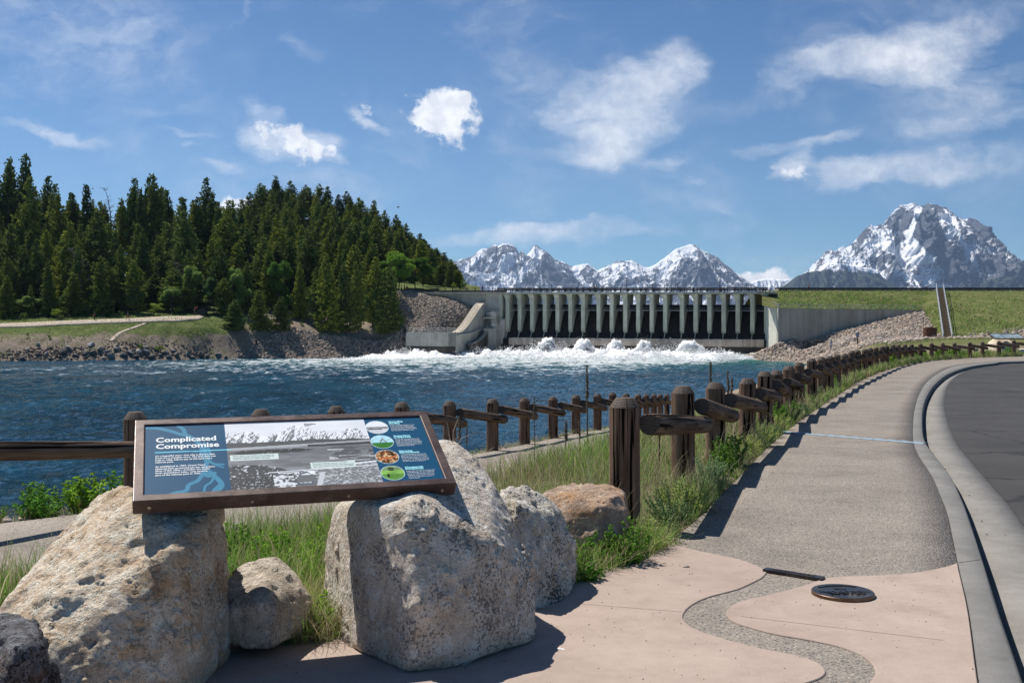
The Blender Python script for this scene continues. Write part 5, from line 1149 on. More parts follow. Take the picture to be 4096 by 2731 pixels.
# thin light line under the title
stroke([(187, 338), (420, 329), (690, 317)], .006, lin(120, 215, 235))
m, n, b = mat('printed_panel', .5, .12); n.l.new(n.attr('col'), b.inputs['Base Color']); M['panel'] = m
ox = (SW-PW)/2; oy = (SH-PH)/2
Vp = np.column_stack([(ox+U*PW).ravel(), (oy+V_*PH).ravel(), np.full(U.size, -.009)])
# raster row 0 is V_=0 (bottom)
panel = npmesh('printed_panel', Vp, gridF(NY, NX), M['panel'], False, {'col': img.reshape(-1, 3)}, parent=sign)
M['txt_w'] = plain('white_ink', (.85,.87,.86), .5, 0, .0); M['txt_b'] = plain('pale_blue_ink', (.36,.78,.86), .5, 0, .0); M['txt_k'] = plain('dark_ink', (.05,.06,.07), .5, 0, .0)
dg = bpy.context.evaluated_depsgraph_get
def text_mesh(name, lines, m, parent, size_h, bold=0., sx=1., extrude=0., align='LEFT', mw=None):
    """lines: (text, x, y) in parent's plane; size_h = cap-height based font size"""
    obs = []; me_all = bmesh.new()
    for tx, x, y in lines:
        cu = bpy.data.curves.new('t', 'FONT'); cu.body = tx; cu.size = size_h; cu.offset = bold; cu.extrude = extrude; cu.align_x = align; cu.resolution_u = 2
        ob = bpy.data.objects.new('t', cu); C.objects.link(ob); bpy.context.view_layer.update()
        me = bpy.data.meshes.new_from_object(ob.evaluated_get(dg())); 
        me.transform(Matrix.Translation((x, y, 0)) @ Matrix.Diagonal((sx, 1, 1, 1))); me_all.from_mesh(me); bpy.data.objects.remove(ob); bpy.data.curves.remove(cu); bpy.data.meshes.remove(me)
    me = bpy.data.meshes.new(name); me_all.to_mesh(me); me_all.free(); me.materials.clear(); me.materials.append(m); me.polygons.foreach_set('material_index', [0]*len(me.polygons)); o = link(name, me, parent); return o
def tl(x, y, ln, lead): # lines of text starting at crop px (x,y); lead = list of (x,y) for each
    out = []
    for tx, (cx, cy_) in zip(ln, lead): u_, v_ = uvp(cx, cy_); out.append((tx, ox+u_*PW, oy+(1-v_)*PH))
    return out
def put_text(name, lines, coords, m, capx, bold=0., fit=None, z=-.0078):
    """coords: baseline-left in crop px ; fit: (right end crop px of widest line, its index)"""
    L = tl(0, 0, lines, coords)
    u0, v0 = uvp(*coords[0]); u1, v1 = uvp(coords[0][0], coords[0][1]-capx); cap = abs(v1-v0)*PH; size = cap/.73
    sx = 1.
    if fit:
        i, xr, yr_ = fit; ur, _ = uvp(xr, yr_); ul, _ = uvp(*coords[i]); want = (ur-ul)*PW
        cu = bpy.data.curves.new('t', 'FONT'); cu.body = lines[i]; cu.size = size; ob = bpy.data.objects.new('t', cu); C.objects.link(ob); bpy.context.view_layer.update(); have = ob.dimensions.x; bpy.data.objects.remove(ob); sx = want/have
    o = text_mesh(name, L, m, panel, size, bold, sx); o.location.z = z; return o
put_text('title_lettering', ['Complicated', 'Compromise'], [(187, 269), (187, 314)], M['txt_w'], 33, .0016, (1, 607, 297))
put_text('body_lettering', ["It's a beautiful view\u2014but why is there a dam", "here? It's a complex story. The first dam was", 'built in 1906, before any of this land was a', 'national park.', '', 'As established in 1929, Grand Teton', 'National Park protected just the mountains.', 'Most of this valley\u2014including the Snake', 'River and Jackson Lake\u2014only became', 'part of the national park in 1950.'],
         [(185, 369), (185, 383), (185, 398), (185, 412), (185, 425), (185, 442), (185, 457), (185, 471), (185, 486), (185, 501)], M['txt_w'], 9.5, .0005, (1, 587, 364))
put_text('caption_lettering', ["There's been a natural lake in this location for", 'thousands of years. The human-built dam has', 'made the original lake deeper and larger.'], [(703, 368), (704, 378), (706, 388)], M['txt_k'], 8, .0, (0, 989, 356))
put_text('caption_lettering', ['The town of Moran used to to be here.', 'Hundreds of workers lived in the town during', 'dam construction in the early and mid-1900s.'], [(1246, 421), (1249, 432), (1252, 443)], M['txt_k'], 8, .0, (2, 1531, 431))
put_text('marker_lettering', ['YOU ARE HERE'], [(1159, 556)], M['txt_w'], 8, .0004, (0, 1246, 552))
put_text('caption_lettering', ['Mount Moran'], [(1191, 143)], M['txt_k'], 7, .0006, (0, 1267, 139)); put_text('caption_lettering', ['12,610 feet', '3,844 m'], [(1192, 149), (1193, 154)], M['txt_k'], 4, .0002, (0, 1238, 147))
for hd, bd, hc, bc, fith, fitb in [
    (['Controlling', 'Flooding'], ['Ranchers downstream lobbied for a dam', 'to control flooding in the early 1900s.', 'A log crib dam built in 1906 failed within', 'four years. The US Bureau of Reclamation', 'built and opened a new dam in 1916.'], [(1776, 126), (1780, 138)], [(1784, 150), (1788, 159), (1792, 168), (1795, 177), (1797, 186)], (0, 1871, 121), (3, 1973, 167)),
    (['Storing Water', 'to Grow Food'], ['The new dam stores 847,000 acre-feet', "of water. It's released over the summer", 'and fall when Idaho growers downstream', 'need it. One acre-foot of water is about', 'the volume of water that would cover a', 'football field one foot deep.'], [(1812, 227), (1815, 238)], [(1821, 250), (1823, 258), (1827, 267), (1830, 276), (1833, 285), (1836, 294)], (1, 1931, 232), (2, 2008, 257)),
    (['Disrupting', 'Fish Movement'], ['The dam blocks fish from moving up the', 'Snake River into the lake. Before the dam,', 'fish moved freely between the river and', 'the lake to spawn and feed. Fish still travel', 'downstream\u2014out of the lake and through', "the dam\u2014but there's no going back."], [(1849, 334), (1854, 345)], [(1860, 357), (1863, 366), (1866, 376), (1869, 385), (1873, 395), (1877, 404)], (1, 1986, 334), (4, 2059, 386)),
    (['Changing Life', 'Downstream'], ['People, plants, and animals have long relied', 'on spring flooding. The dam changed that', 'natural cycle. Now the park works with', 'the Bureau of Reclamation so that water', 'releases can mimic natural patterns as', 'much as possible.'], [(1890, 449), (1894, 460)], [(1899, 473), (1903, 483), (1907, 493), (1910, 503), (1914, 513), (1918, 523)], (0, 2015, 438), (0, 2098, 463))]:
    put_text('heading_lettering', hd, hc, M['txt_b'], 9, .0014, fith); put_text('body_lettering', bd, bc, M['txt_w'], 5.6, .0001, fitb)

# ================================================================= BOULDERS
def boulder(name, pts, m, label, cat='boulder', vox=.014, smooth=3, amps=((1.6, .09), (5, .035), (16, .014), (45, .005)), seed=0, cuts=()):
    bm = bmesh.new()
    for p in pts: bm.verts.new(p)
    bmesh.ops.convex_hull(bm, input=bm.verts); bmesh.ops.delete(bm, geom=[v_ for v_ in bm.verts if not v_.link_faces], context='VERTS')
    me = bpy.data.meshes.new(name); bm.to_mesh(me); bm.free(); ob = link(name, me)
    md = ob.modifiers.new('r', 'REMESH'); md.mode = 'VOXEL'; md.voxel_size = vox*1.6
    md = ob.modifiers.new('s', 'SMOOTH'); md.iterations = smooth; md.factor = .7
    md = ob.modifiers.new('r2', 'REMESH'); md.mode = 'VOXEL'; md.voxel_size = vox
    md = ob.modifiers.new('s2', 'SMOOTH'); md.iterations = 2
    bpy.context.view_layer.update(); me2 = bpy.data.meshes.new_from_object(ob.evaluated_get(dg())); ob.modifiers.clear(); ob.data = me2
    k = len(me2.vertices); V = np.zeros(k*3, np.float32); me2.vertices.foreach_get('co', V); V = V.reshape(-1, 3); N = np.zeros(k*3, np.float32); me2.vertices.foreach_get('normal', N); N = N.reshape(-1, 3)
    dd = np.zeros(k)
    for f, a in amps: dd += (fbm(V[:, 0]*f, V[:, 1]*f, V[:, 2]*f, o=3, seed=seed+f)-.5)*2*a
    rg = fbm(V[:, 0]*2.2, V[:, 1]*2.2, V[:, 2]*2.2, o=5, g=.55, ridge=True, seed=seed+3); dd += (rg-.6)*.55*amps[1][1]*2.2
    # small hard facets: terrace the relief a little
    st = .022; dd = dd*.55+np.round(dd/st)*st*.45
    V2 = V+N*dd[:, None]; me2.vertices.foreach_set('co', V2.astype(np.float32).ravel()); me2.materials.clear(); me2.materials.append(m); me2.polygons.foreach_set('use_smooth', [True]*len(me2.polygons)); me2.update()
    tagt(ob, label, cat); return ob
def PP(L): return [tuple(P(*p)) for p in L]
boulder('boulder', PP([(131,486,5.35),(108,489,5.5),(88,508,5.4),(128,500,4.98),(215,504,5.12),(214,496,5.55),(60,538,5.3),(30,574,5.0),(4,606,4.8),(-14,640,4.65),(-20,700,4.6),(40,650,4.35),(60,720,4.25),
    (218,522,5.2),(220,585,5.1),(221,640,5.05),(212,668,4.95),(190,690,4.62),(120,735,4.3),(185,720,4.5),(20,740,4.25),(150,600,4.55),(100,600,4.55),(180,540,4.75),(60,600,4.55)])+[(-2.5,5.9,-.1),(-1.7,5.9,-.1),(-2.3,5.8,.6),(-1.75,5.8,.7)],
    M['rock_tan'], 'largest tan granite boulder holding up the left end of the sign', seed=1, amps=((1.6, .045), (4.5, .030), (13, .016), (45, .007)))
boulder('boulder', PP([(369,505,5.12),(333,506,5.85),(326,540,5.87),(325.5,579,5.87),(330,620,5.86),(331,627,5.66),(356,650,5.2),(408,673,4.85),(470,662,5.0),(533,641,5.35),(535.5,609,5.5),(532,566,5.6),(518,528,5.75),(492,497,5.9),(474,456,6.0),(457,441,6.0),(441,438,6.0),(425,441,6.2),(400,470,6.2),
    (410,508,5.0),(466,492,5.45),(494,480,5.85),(490,540,5.15),(420,600,4.82),(500,620,5.1),(360,580,5.17)])+[(-1.15,6.1,-.1),(-.2,6.5,-.1),(.1,6.1,-.1),(-.9,6.3,.6)],
    M['rock_pale'], 'big pale speckled granite boulder under the right end of the sign', seed=2, smooth=2, amps=((1.7, .014), (5, .014), (16, .010), (45, .005)))
boulder('boulder', PP([(496,496,6.3),(501,487,6.5),(521,485,6.7),(544,496,6.7),(562,513.7,6.65),(574,540,6.6),(578,562,6.6),(577,584,6.5),(565,600,6.25),(540,613,5.98),(525,620,5.95),(520,560,6.0),(515,505,6.1)])+[(.0,6.9,-.1),(.35,6.9,-.1),(.3,6.9,.4)],
    M['rock_grey'], 'grey speckled boulder behind and right of the pale sign boulder', seed=3, amps=((1.8, .03), (5.5, .025), (17, .014), (45, .006)))
boulder('boulder', PP([(541,491,7.9),(560,483,8.1),(609,485,8.1),(625,492,7.8),(628,512,7.6),(627,540,7.5),(612,556,7.3),(580,553,7.3),(560,545,7.4),(545,520,7.4),(565,500,7.5),(600,505,7.4)])+[(.3,8.2,-.1),(.95,8.3,-.1)],
    M['rock_brown'], 'brown blocky sandstone boulder with an orange stain beside the first fence post', seed=4, smooth=1, amps=((1.8, .03), (6, .022), (17, .012), (45, .005)))
boulder('boulder', PP([(222,583,5.35),(235,570,5.45),(261,555,5.6),(279,555,5.65),(297,570,5.6),(308,590,5.5),(309,610,5.4),(298,632,5.25),(270,649,5.05),(243,648,5.05),(225,640,5.1),(222,610,5.1),(262,600,5.0)])+[(-1.45,5.8,-.05),(-1.15,5.8,-.05)],
    M['rock_small'], 'small rounded buff boulder on the ground between the two sign boulders', seed=5, amps=((2.2, .03), (6, .02), (17, .009), (45, .004)))
boulder('boulder', PP([(-20,606,4.4),(0,609,4.4),(22,611,4.35),(37,622,4.25),(43,645,4.15),(45,690,4.05),(20,720,3.9),(-30,720,3.9),(15,650,3.95)])+[(-2.4,4.6,-.1),(-1.95,4.5,-.1)],
    M['rock_dark'], 'dark grey banded rock at the bottom left corner of the photo', seed=6, amps=((2, .04), (6, .03), (17, .012), (45, .004)))
# distant sign on its boulders at the right
boulder('boulder', PP([(987,343,74),(993,338.5,74.5),(1003,337,75),(1012,340,75),(1018,346,74),(1018,354,73.5),(1005,355,73),(990,354,73),(984,350,73.5)])+[(36,77,-.2),(38,77,0)], M['rock_tan'], 'pale two-toned boulder under the distant sign at the right edge', vox=.12, amps=((.6, .2), (2, .08)), seed=9)
boulder('boulder', PP([(1018,347,74),(1030,345,75),(1045,350,75),(1050,356,74),(1020,356,73.5)])+[(38,77,-.2),(40,77,0)], M['rock_pale'], 'pale grey boulder cut off by the right edge beneath the distant sign', vox=.12, amps=((.6, .2), (2, .08)), seed=10)
for px, py, w_, lb in [(1013.5,352.6,5,'small dark rock beside the far right fence post'),(975,349.5,6,'grey rock in the grass behind the far fence'),(880,338.5,6,'rounded tan boulder below the embankment left of the stairs'),(916,339,6,'tan boulder just left of the bottom of the stairs'),(933.5,336.3,6,'grey boulder leaning beside the rusty tank'),(983,336.5,7,'large rounded grey boulder right of the stairs'),(958,338.2,8,'pale boulder immediately right of the stairs')]:
    Y = 72 if py > 345 else 182; c = P(px, py, Y); s = w_/1000*Y/2
    o = link('boulder', bk['grey'][1] if 'grey' in lb or 'dark' in lb else bk['pale'][2]); o.location = c; o.scale = (s*1.1, s, s); tagt(o, lb, 'boulder')
def far_sign():
    r_ = empty('interpretive_sign', tuple(P(1004, 338, 73.5)), R(14), 'distant tilted information panel in a dark frame on pale boulders', 'sign')
    inv = Matrix.Identity(4); g = MB(); Mx = Matrix.Rotation(R(28), 4, 'X')
    def T_(p): return tuple(Mx @ Vector(p))
    g.box((-.8, 0, -.08), (1.9, .06, 0), T_); g.box((-.8, .78, -.08), (1.9, .84, 0), T_); g.box((-.8, .06, -.08), (-.74, .78, 0), T_); g.box((1.84, .06, -.08), (1.9, .78, 0), T_); g.build('frame', M['frame'], r_)
    g = MB(); g.box((-.74, .06, -.05), (1.84, .78, -.02), T_); g.build('printed_panel', plain('far_panel_print', (.30,.36,.38), .3, 0, .4, 3), r_)
far_sign()

# ================================================================= PLAQUES
def plaques():
    m = metal('dark_bronze', (.055, .050, .050), .38, .75); m2 = metal('bronze_edge', (.14, .085, .05), .45, .7)
    gx, gy = G(843.6, 597.5); gx, gy = G(842.8, 595.2)
    r_ = empty('round_plaque', (gx, gy, .008), 0, 'round dark bronze plaque set on the pink paving', 'plaque')
    rad = .193; g = MB(); g.tube([(0, 0, 0), (0, 0, .020), (0, 0, .022)], [rad, rad, rad*.985], 64); g.build('plaque_edge', m2, r_)
    g = MB(); g.tube([(0, 0, .0222), (0, 0, .0245)], [rad*.985, rad*.975], 64); face = g.build('plaque_face', m, r_)
    o = text_mesh('relief_lettering', [('JACKSON LAKE', 0, 0)], m, face, .043, .0012, 1.05, .0016, 'CENTER'); o.rotation_euler = (0, 0, R(180)-.0); o.location = (.0, -.012, .026)
    g = MB(); r2 = random.Random(2)
    for k in range(2):   # leafy relief below and a branch above
        for j in range(3):
            cx = -.09+.09*j+r2.uniform(-.01, .01); cy_ = -.085 if k == 0 else .10
            if k == 0:
                for q_ in range(3): a = q_*2.1+j; g.tube([(cx, cy_, .0255), (cx+.035*math.cos(a), cy_+.02*math.sin(a), .0265)], [.004, .009], 6)
    g.tube([(-.13, .085, .0255), (-.05, .125, .0265), (.05, .13, .0265), (.12, .10, .0255)], .004, 6); g.tube([(-.12, -.06, .0255), (-.02, -.07, .0265), (.12, -.055, .0255)], .003, 6)
    for j in range(5): g.tube([(-.03+.015*j, .035, .0255), (-.035+.017*j, .062, .027)], .004, 5)
    g.build('relief_branches', m, face)
    A = np.array(G(766.5, 571.2)); B = np.array(G(821.3, 580.0)); c = (A+B)/2; L = np.linalg.norm(B-A); ang = math.atan2(B[1]-A[1], B[0]-A[0])
    b_ = empty('name_plaque', (c[0], c[1], .006), ang, 'narrow dark bronze bar spanning the pebble strip in the paving', 'plaque')
    g = MB(); g.box((-L/2-.012, -.036, -.004), (L/2+.012, .036, .019)); bar = g.build('plaque_bar', m, b_)
    o = text_mesh('relief_lettering', [('JACKSON LAKE DAM', 0, 0)], m2, bar, .040, .0008, .82, .0015, 'CENTER'); o.rotation_euler = (0, 0, R(180)); o.location = (0, .014, .0205)
plaques()
# small debris on the plaza
def debris():
    m = plain('bird_dropping_white', (.75,.75,.72), .8, 0, .05); g = MB(); x, y = G(560, 649); 
    g.tube([(x, y, .008), (x, y, .011)], [.012, .006], 9); g.tube([(x+.016, y-.012, .008), (x+.016, y-.012, .010)], [.01, .004], 7); o = g.build('bird_dropping', m); tagt(o, 'small white bird dropping on the pink paving beside the boulder shadow', 'dropping')
    x, y = G(686, 567.8)
    g = MB(); g.tube([(x-.02, y, .0095), (x+.025, y+.004, .0125)], [.004, .006], 6); o = g.build('twig', M['dead_bark']); tagt(o, 'tiny pale twig lying on the upper pink paving', 'twig')
debris()
def litter():
    r_ = np.random.default_rng(8); q = r_.uniform([-1.2, 4.4], [3.2, 7.6], (520, 2)); q = q[in_poly(q, lt) | in_poly(q, rt)]; sz = r_.uniform(.0012, .005, len(q)); stones('paving_grit', np.column_stack([q, .0085+sz*.3]), sz, tint=.5, rs=r_, label='tiny dark grit and seeds scattered on the pink paving')
    t_ = r_.uniform(0, 1, 700); i_ = (t_*(len(EDc)-1)*.35).astype(int); q = EDc[i_]+np.column_stack([r_.exponential(.10, 700), -r_.exponential(.05, 700)]); sz = r_.uniform(.002, .007, 700); stones('paving_grit', np.column_stack([q, gz(q[:, 1])+sz*.4]), sz, tint=.55, rs=r_, label='crumbs of soil and grit along the grassy edge of the sidewalk')
litter()
def gravel():
    r_ = np.random.default_rng(3); k = 420; i = r_.integers(0, len(Gm)-1, k); t = r_.beta(1, 1.5, (k, 1)); p = Gm[i]*(1-t)+Ai[i]*t; ok = (p[:, 1] > 4) & (p[:, 1] < 40); p = p[ok]; sz = r_.uniform(.003, .012, len(p))
    stones('gutter_gravel', np.column_stack([p, gz(p[:, 1])-.138+sz*.3]), sz, tint=.35, rs=r_, label='small dark pebbles scattered in the gutter')
gravel()
# ================================================================= TREES
def cone_trunk(h, r, seed, top=.9, m=None):
    r_ = random.Random(seed); mb = MB(); pts = []; k = 6; x = y = 0
    for i in range(k+1):
        t = i/k; pts.append((x, y, h*top*t)); x += r_.uniform(-.01, .01)*h; y += r_.uniform(-.01, .01)*h
    mb.tube(pts, [r*(1-.85*i/k) for i in range(k+1)], 6, False); return mb.mesh('trunk', m or M['bark'], True)
def tufts(P0, D_, L, W, cols, rs):
    """needle tufts: two crossed narrow quads per point along direction D_"""
    n = len(P0); up = rs.normal(size=(n, 3)); a = np.cross(D_, up); a /= np.linalg.norm(a, axis=1)[:, None]+1e-9
    b_ = np.cross(D_, a); V = []
    for s in (a, b_):
        V.append(np.stack([P0-s*W[:, None]*.35, P0+D_*L[:, None]*.55-s*W[:, None], P0+D_*L[:, None], P0+D_*L[:, None]*.5+s*W[:, None]], 1))
    V = np.concatenate(V, 0); C_ = np.concatenate([cols, cols], 0); F = np.arange(len(V)*4).reshape(-1, 4)
    return V.reshape(-1, 3), F, np.repeat(C_, 4, 0)
def conifer(seed, kind):
    rs = np.random.default_rng(seed); H_ = 16.
    if kind == 'spruce': base, wid, nw, nb_, dr = .04, .18, 42, 10, -.22
    elif kind == 'pine': base, wid, nw, nb_, dr = .09, .17, 34, 9, .10
    elif kind == 'fir': base, wid, nw, nb_, dr = .02, .215, 40, 11, -.12
    else: base, wid, nw, nb_, dr = .06, .14, 38, 9, .0
    P0 = []; D_ = []; L = []; W = []; C_ = []
    lean = rs.normal(0, .006, 2)
    for i in range(nw):
        t = base+(1-base)*(i/(nw-1))**.92; z = H_*t
        prof = (1-t)**.8 if kind in ('spruce', 'fir') else np.clip((1-t)*2.2, 0, 1)**.7*(.55+.45*np.sin((t-base)/(1-base)*2.6+.35))
        rad = H_*wid*prof*rs.uniform(.75, 1.15)+.12
        for j in range(nb_ if t < .9 else 4):
            if rs.random() < (.10 if kind != 'pine' else .22): continue
            a = rs.uniform(0, 6.283); r = rad*rs.uniform(.6, 1.2); k = max(2, int(r/.30)); el = dr+rs.normal(0, .12)
            d_ = np.array([math.cos(a), math.sin(a), 0]); fr_ = np.linspace(.18, 1, k)+rs.uniform(-.05, .05, k)
            tint = rs.uniform(.75, 1.25)
            for f_ in fr_:
                zz = z+r*f_*el+.22*r*f_*f_*(1 if kind == 'pine' else .8); sp = (1-f_)*.25+.12
                for q_ in range(2):
                    off = rs.normal(0, sp, 3)*[1, 1, .45]; P0.append([d_[0]*r*f_+off[0]+lean[0]*z*6, d_[1]*r*f_+off[1]+lean[1]*z*6, zz+off[2]])
                    dd = d_*rs.uniform(.3, 1)+rs.normal(0, .45, 3)+[0, 0, .25]; D_.append(dd/np.linalg.norm(dd)); L.append(rs.uniform(.34, .66)); W.append(rs.uniform(.12, .23))
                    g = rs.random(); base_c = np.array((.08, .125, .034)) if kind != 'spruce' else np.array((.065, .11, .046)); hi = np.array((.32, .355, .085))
                    C_.append((base_c*(1-g*.6)+hi*g*.6)*tint*(.8+.4*f_))  # darker towards the trunk: crown light and shade put into the tuft colour
    for i in range(10):  # leader
        P0.append([lean[0]*H_*6, lean[1]*H_*6, H_*(.94+.006*i)]); D_.append([0, 0, 1.]); L.append(.5); W.append(.09); C_.append((.05, .07, .024))
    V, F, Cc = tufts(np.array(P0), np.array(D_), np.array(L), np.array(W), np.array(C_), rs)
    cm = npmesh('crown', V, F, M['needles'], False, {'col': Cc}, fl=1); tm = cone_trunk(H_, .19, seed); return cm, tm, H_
def leafy(seed, H_=8., wid=.36, col=(.10,.17,.03), n_=5200, base=.16, leaf=.16, stems=1):
    rs = np.random.default_rng(seed); mb = MB(); cl = []
    mb.tube([(0, 0, 0), (.1, .05, H_*.3), (0, .1, H_*.62)], [.022*H_*.6, .012*H_, .004*H_], 6, False)
    for i in range(13):
        a = rs.uniform(0, 6.283); t = rs.uniform(base+.1, .8); rr = H_*wid*rs.uniform(.35, .85)*(1-abs(t-.5)*.9); e = np.array([rr*math.cos(a), rr*math.sin(a), H_*(t+.14)])
        mb.tube([(0, 0, H_*t*.7), tuple(e*.5+[0, 0, H_*t*.32]), tuple(e)], [.009*H_, .005*H_, .002*H_], 4, False); cl.append((e, H_*rs.uniform(.09, .17)))
    cl.append((np.array([0, 0, H_*.86]), H_*.13)); tm = mb.mesh('trunk', M['bark'], True)
    k = rs.integers(0, len(cl), n_); c = np.array([x[0] for x in cl])[k]; r = np.array([x[1] for x in cl])[k]; dd = rs.normal(size=(n_, 3)); dd /= np.linalg.norm(dd, axis=1)[:, None]
    p = c+dd*(r*rs.beta(2.2, 1.2, n_))[:, None]*[1, 1, .8]; D_ = rs.normal(size=(n_, 3)); D_ /= np.linalg.norm(D_, axis=1)[:, None]
    tn = rs.uniform(.65, 1.3, (n_, 1))*(.8+.4*rs.random(len(cl))[k][:, None]); V, F, Cc = tufts(p, D_, rs.uniform(leaf*.7, leaf*1.3, n_), rs.uniform(leaf*.3, leaf*.55, n_), np.array(col)*tn, rs)
    return npmesh('crown', V, F, M['leaves'], False, {'col': Cc}, fl=1), tm, H_
KINDS = {}
for k, s0, n_ in (('pine', 10, 4), ('spruce', 20, 3), ('fir', 30, 3), ('slim', 40, 3)): KINDS[k] = [conifer(s0+i, k) for i in range(n_)]
TREES = []
def tree(name, tpl, x, y, z, h, wsc=1., label=None, cat='tree', group=None, rz=None):
    cm, tm, H_ = tpl; r_ = empty(name, (x, y, z), random.uniform(0, 6.28) if rz is None else rz, label, cat, group); s = h/H_; r_.scale = (s*wsc, s*wsc, s)
    a = link('trunk', tm, r_); b_ = link('crown', cm, r_); TREES.append(r_); return r_
def gy(px, Y): x = (px-512)/1000*Y; return x, float(fh(np.array([[x, Y]]))[0])
SIL = [(-40,160),(0,166),(9,160),(20,157),(27,170),(34,186),(44,178),(52,186),(62,196),(75,195),(84,200),(90,187),(96,200),(108,197),(124,197),(133,180),(142,190),(150,179),(156,178),(163,190),(168,191),(174,202),(179,199),(184,200),(192,204),(199,196),(206,179),(214,196),(226,202),(234,203),(244,200),(252,190),(259.5,184),(267,184),(274.5,176.5),(282,185),(292,181),(302,184.5),(311,188),(320,184.5),(328,187),(337,195),(346,192),(358,199),(363,200),(373,201),(380,210),(386,212),(396,215),(408,225),(419,234),(431,242),(443,253),(450,259),(455,261),(462,275),(470,285)]
def sil(px): return float(np.interp(px, [a for a, b_ in SIL], [b_ for a, b_ in SIL]))
ORD = ['leftmost', 'second', 'third', 'fourth', 'fifth', 'sixth', 'seventh', 'eighth', 'ninth', 'tenth', 'eleventh', 'twelfth', 'thirteenth', 'fourteenth', 'fifteenth', 'sixteenth', 'seventeenth', 'eighteenth', 'nineteenth', 'twentieth', 'twenty-first', 'twenty-second', 'twenty-third', 'twenty-fourth', 'twenty-fifth', 'twenty-sixth', 'twenty-seventh', 'twenty-eighth', 'twenty-ninth', 'thirtieth', 'thirty-first', 'thirty-second', 'thirty-third', 'thirty-fourth', 'thirty-fifth', 'thirty-sixth', 'thirty-seventh', 'thirty-eighth', 'thirty-ninth', 'fortieth']+[f'{t}-{u}'.replace('-zeroth', 'ieth').replace('tyieth', 'tieth') for t in ('forty', 'fifty', 'sixty', 'seventy', 'eighty', 'ninety') for u in ('zeroth', 'first', 'second', 'third', 'fourth', 'fifth', 'sixth', 'seventh', 'eighth', 'ninth')][1:]
NAME = {'pine': 'pine_tree', 'spruce': 'spruce_tree', 'fir': 'fir_tree', 'slim': 'pine_tree'}
placed = []
def ok(x, y, d_): return all((x-a)**2+(y-b_)**2 > d_*d_ for a, b_ in placed)
# skyline trees : top pixel given
sky_trees = [(-10,162,300,'spruce'),(2,166,290,'pine'),(9.3,160,300,'spruce'),(20,157,298,'spruce'),(30,178,285,'pine'),(43.8,177.8,300,'slim'),(52,186,296,'slim'),(60,197,290,'pine'),(69,194.5,310,'slim'),(76,194.5,300,'slim'),(90.4,186.6,300,'spruce'),(99,203,290,'pine'),
    (124,200,300,'fir'),(132.7,180,300,'fir'),(141,190,296,'spruce'),(150,178.7,302,'fir'),(156,177,300,'spruce'),(161,190,300,'fir'),(168,191,305,'slim'),(178.7,198.8,300,'slim'),(184,199.5,296,'spruce'),(194,205,300,'pine'),(200,198,300,'fir'),(206.6,178.7,310,'slim'),(212,193,300,'fir'),(219,203,290,'fir'),(226,201.7,290,'spruce'),(234,203,290,'spruce'),
    (244,200,360,'pine'),(250,193,370,'pine'),(259.5,183.7,385,'pine'),(266,186,390,'slim'),(274.5,176.5,395,'fir'),(283,184,395,'pine'),(292.4,181,395,'pine'),(302.5,184.4,390,'pine'),(311,188,390,'slim'),(320,184.4,388,'pine'),(328,186.6,385,'slim'),(337,195,385,'slim'),(346,191.6,385,'pine'),(352,197,380,'slim'),(357.7,198.8,380,'slim'),(364,201,378,'pine'),(372.8,201,375,'fir'),(379,211,372,'slim'),(385.7,211.7,370,'pine'),(395.8,215.3,365,'fir'),(402,221,362,'slim'),(408,224.6,358,'pine'),(418.7,234,352,'fir'),(425,239,350,'slim'),(431,241.8,345,'pine'),(437,248,340,'spruce'),(443,252.6,335,'slim'),(450.3,259,328,'slim'),(455,264,315,'fir'),(458,270,305,'fir'),(462,277,300,'slim'),(466,280.5,290,'slim')]
sl_i = 0; nskyA = nskyB = 0
for px, ty, Y, kd in sky_trees:
    x, z = gy(px, Y); zt = EYE+(341-ty)/1000*Y; h = zt-z
    if h < 4.5: continue
    placed.append((x, Y))
    if px < 240: lb = f'{ORD[nskyA]} tree of the left stand reaching the skyline'.replace('leftmost tree', 'leftmost tree'); nskyA += 1; gp = 'conifers on the skyline of the left stand'
    else: lb = f'{ORD[nskyB]} conifer from the left along the ridge line of the round hill'; nskyB += 1; gp = 'conifers on the ridge line of the hill'
    tree(NAME[kd], random.choice(KINDS[kd]), x, Y, z, h, np.clip(14/h, .7, 1.3)*(1.25 if px > 240 else 1.05), lb, 'tree', gp)
# front row above the dirt path (px, top y, Y, kind, width)
front = [(-4,262,243,'pine',1),(6,276,238,'fir',.9),(14,258,245,'pine',1),(24,246,247,'pine',1.05),(38,241,246,'pine',1),(50,262,241,'fir',.85),(66,223,252,'pine',1.15),(80,246,245,'slim',.9),(93,213,256,'pine',1.25),(108,262,246,'pine',.9),(123,246,246,'pine',1.05),(143,230,258,'fir',.95),(159,236,262,'slim',1),(178,243,254,'pine',.9),(190,262,252,'fir',.8),(198,250,254,'slim',1.1),(222,247,249,'pine',1.25),(30,285,240,'fir',.6),(112,232,262,'spruce',1),(44,232,262,'pine',1),(10,225,262,'pine',1.1),(84,225,268,'pine',1),(212,240,268,'pine',1),(170,225,275,'fir',.9)]
for i, (px, ty, Y, kd, ws) in enumerate(sorted(front)):
    x, z = gy(px, Y); h = EYE+(341-ty)/1000*Y-z; placed.append((x, Y))
    tree(NAME[kd], random.choice(KINDS[kd]), x, Y, z, h, ws*np.clip(13/h, .8, 1.4), f'{ORD[i]} conifer from the left in the front row above the dirt path', 'tree', 'front row conifers above the dirt path')
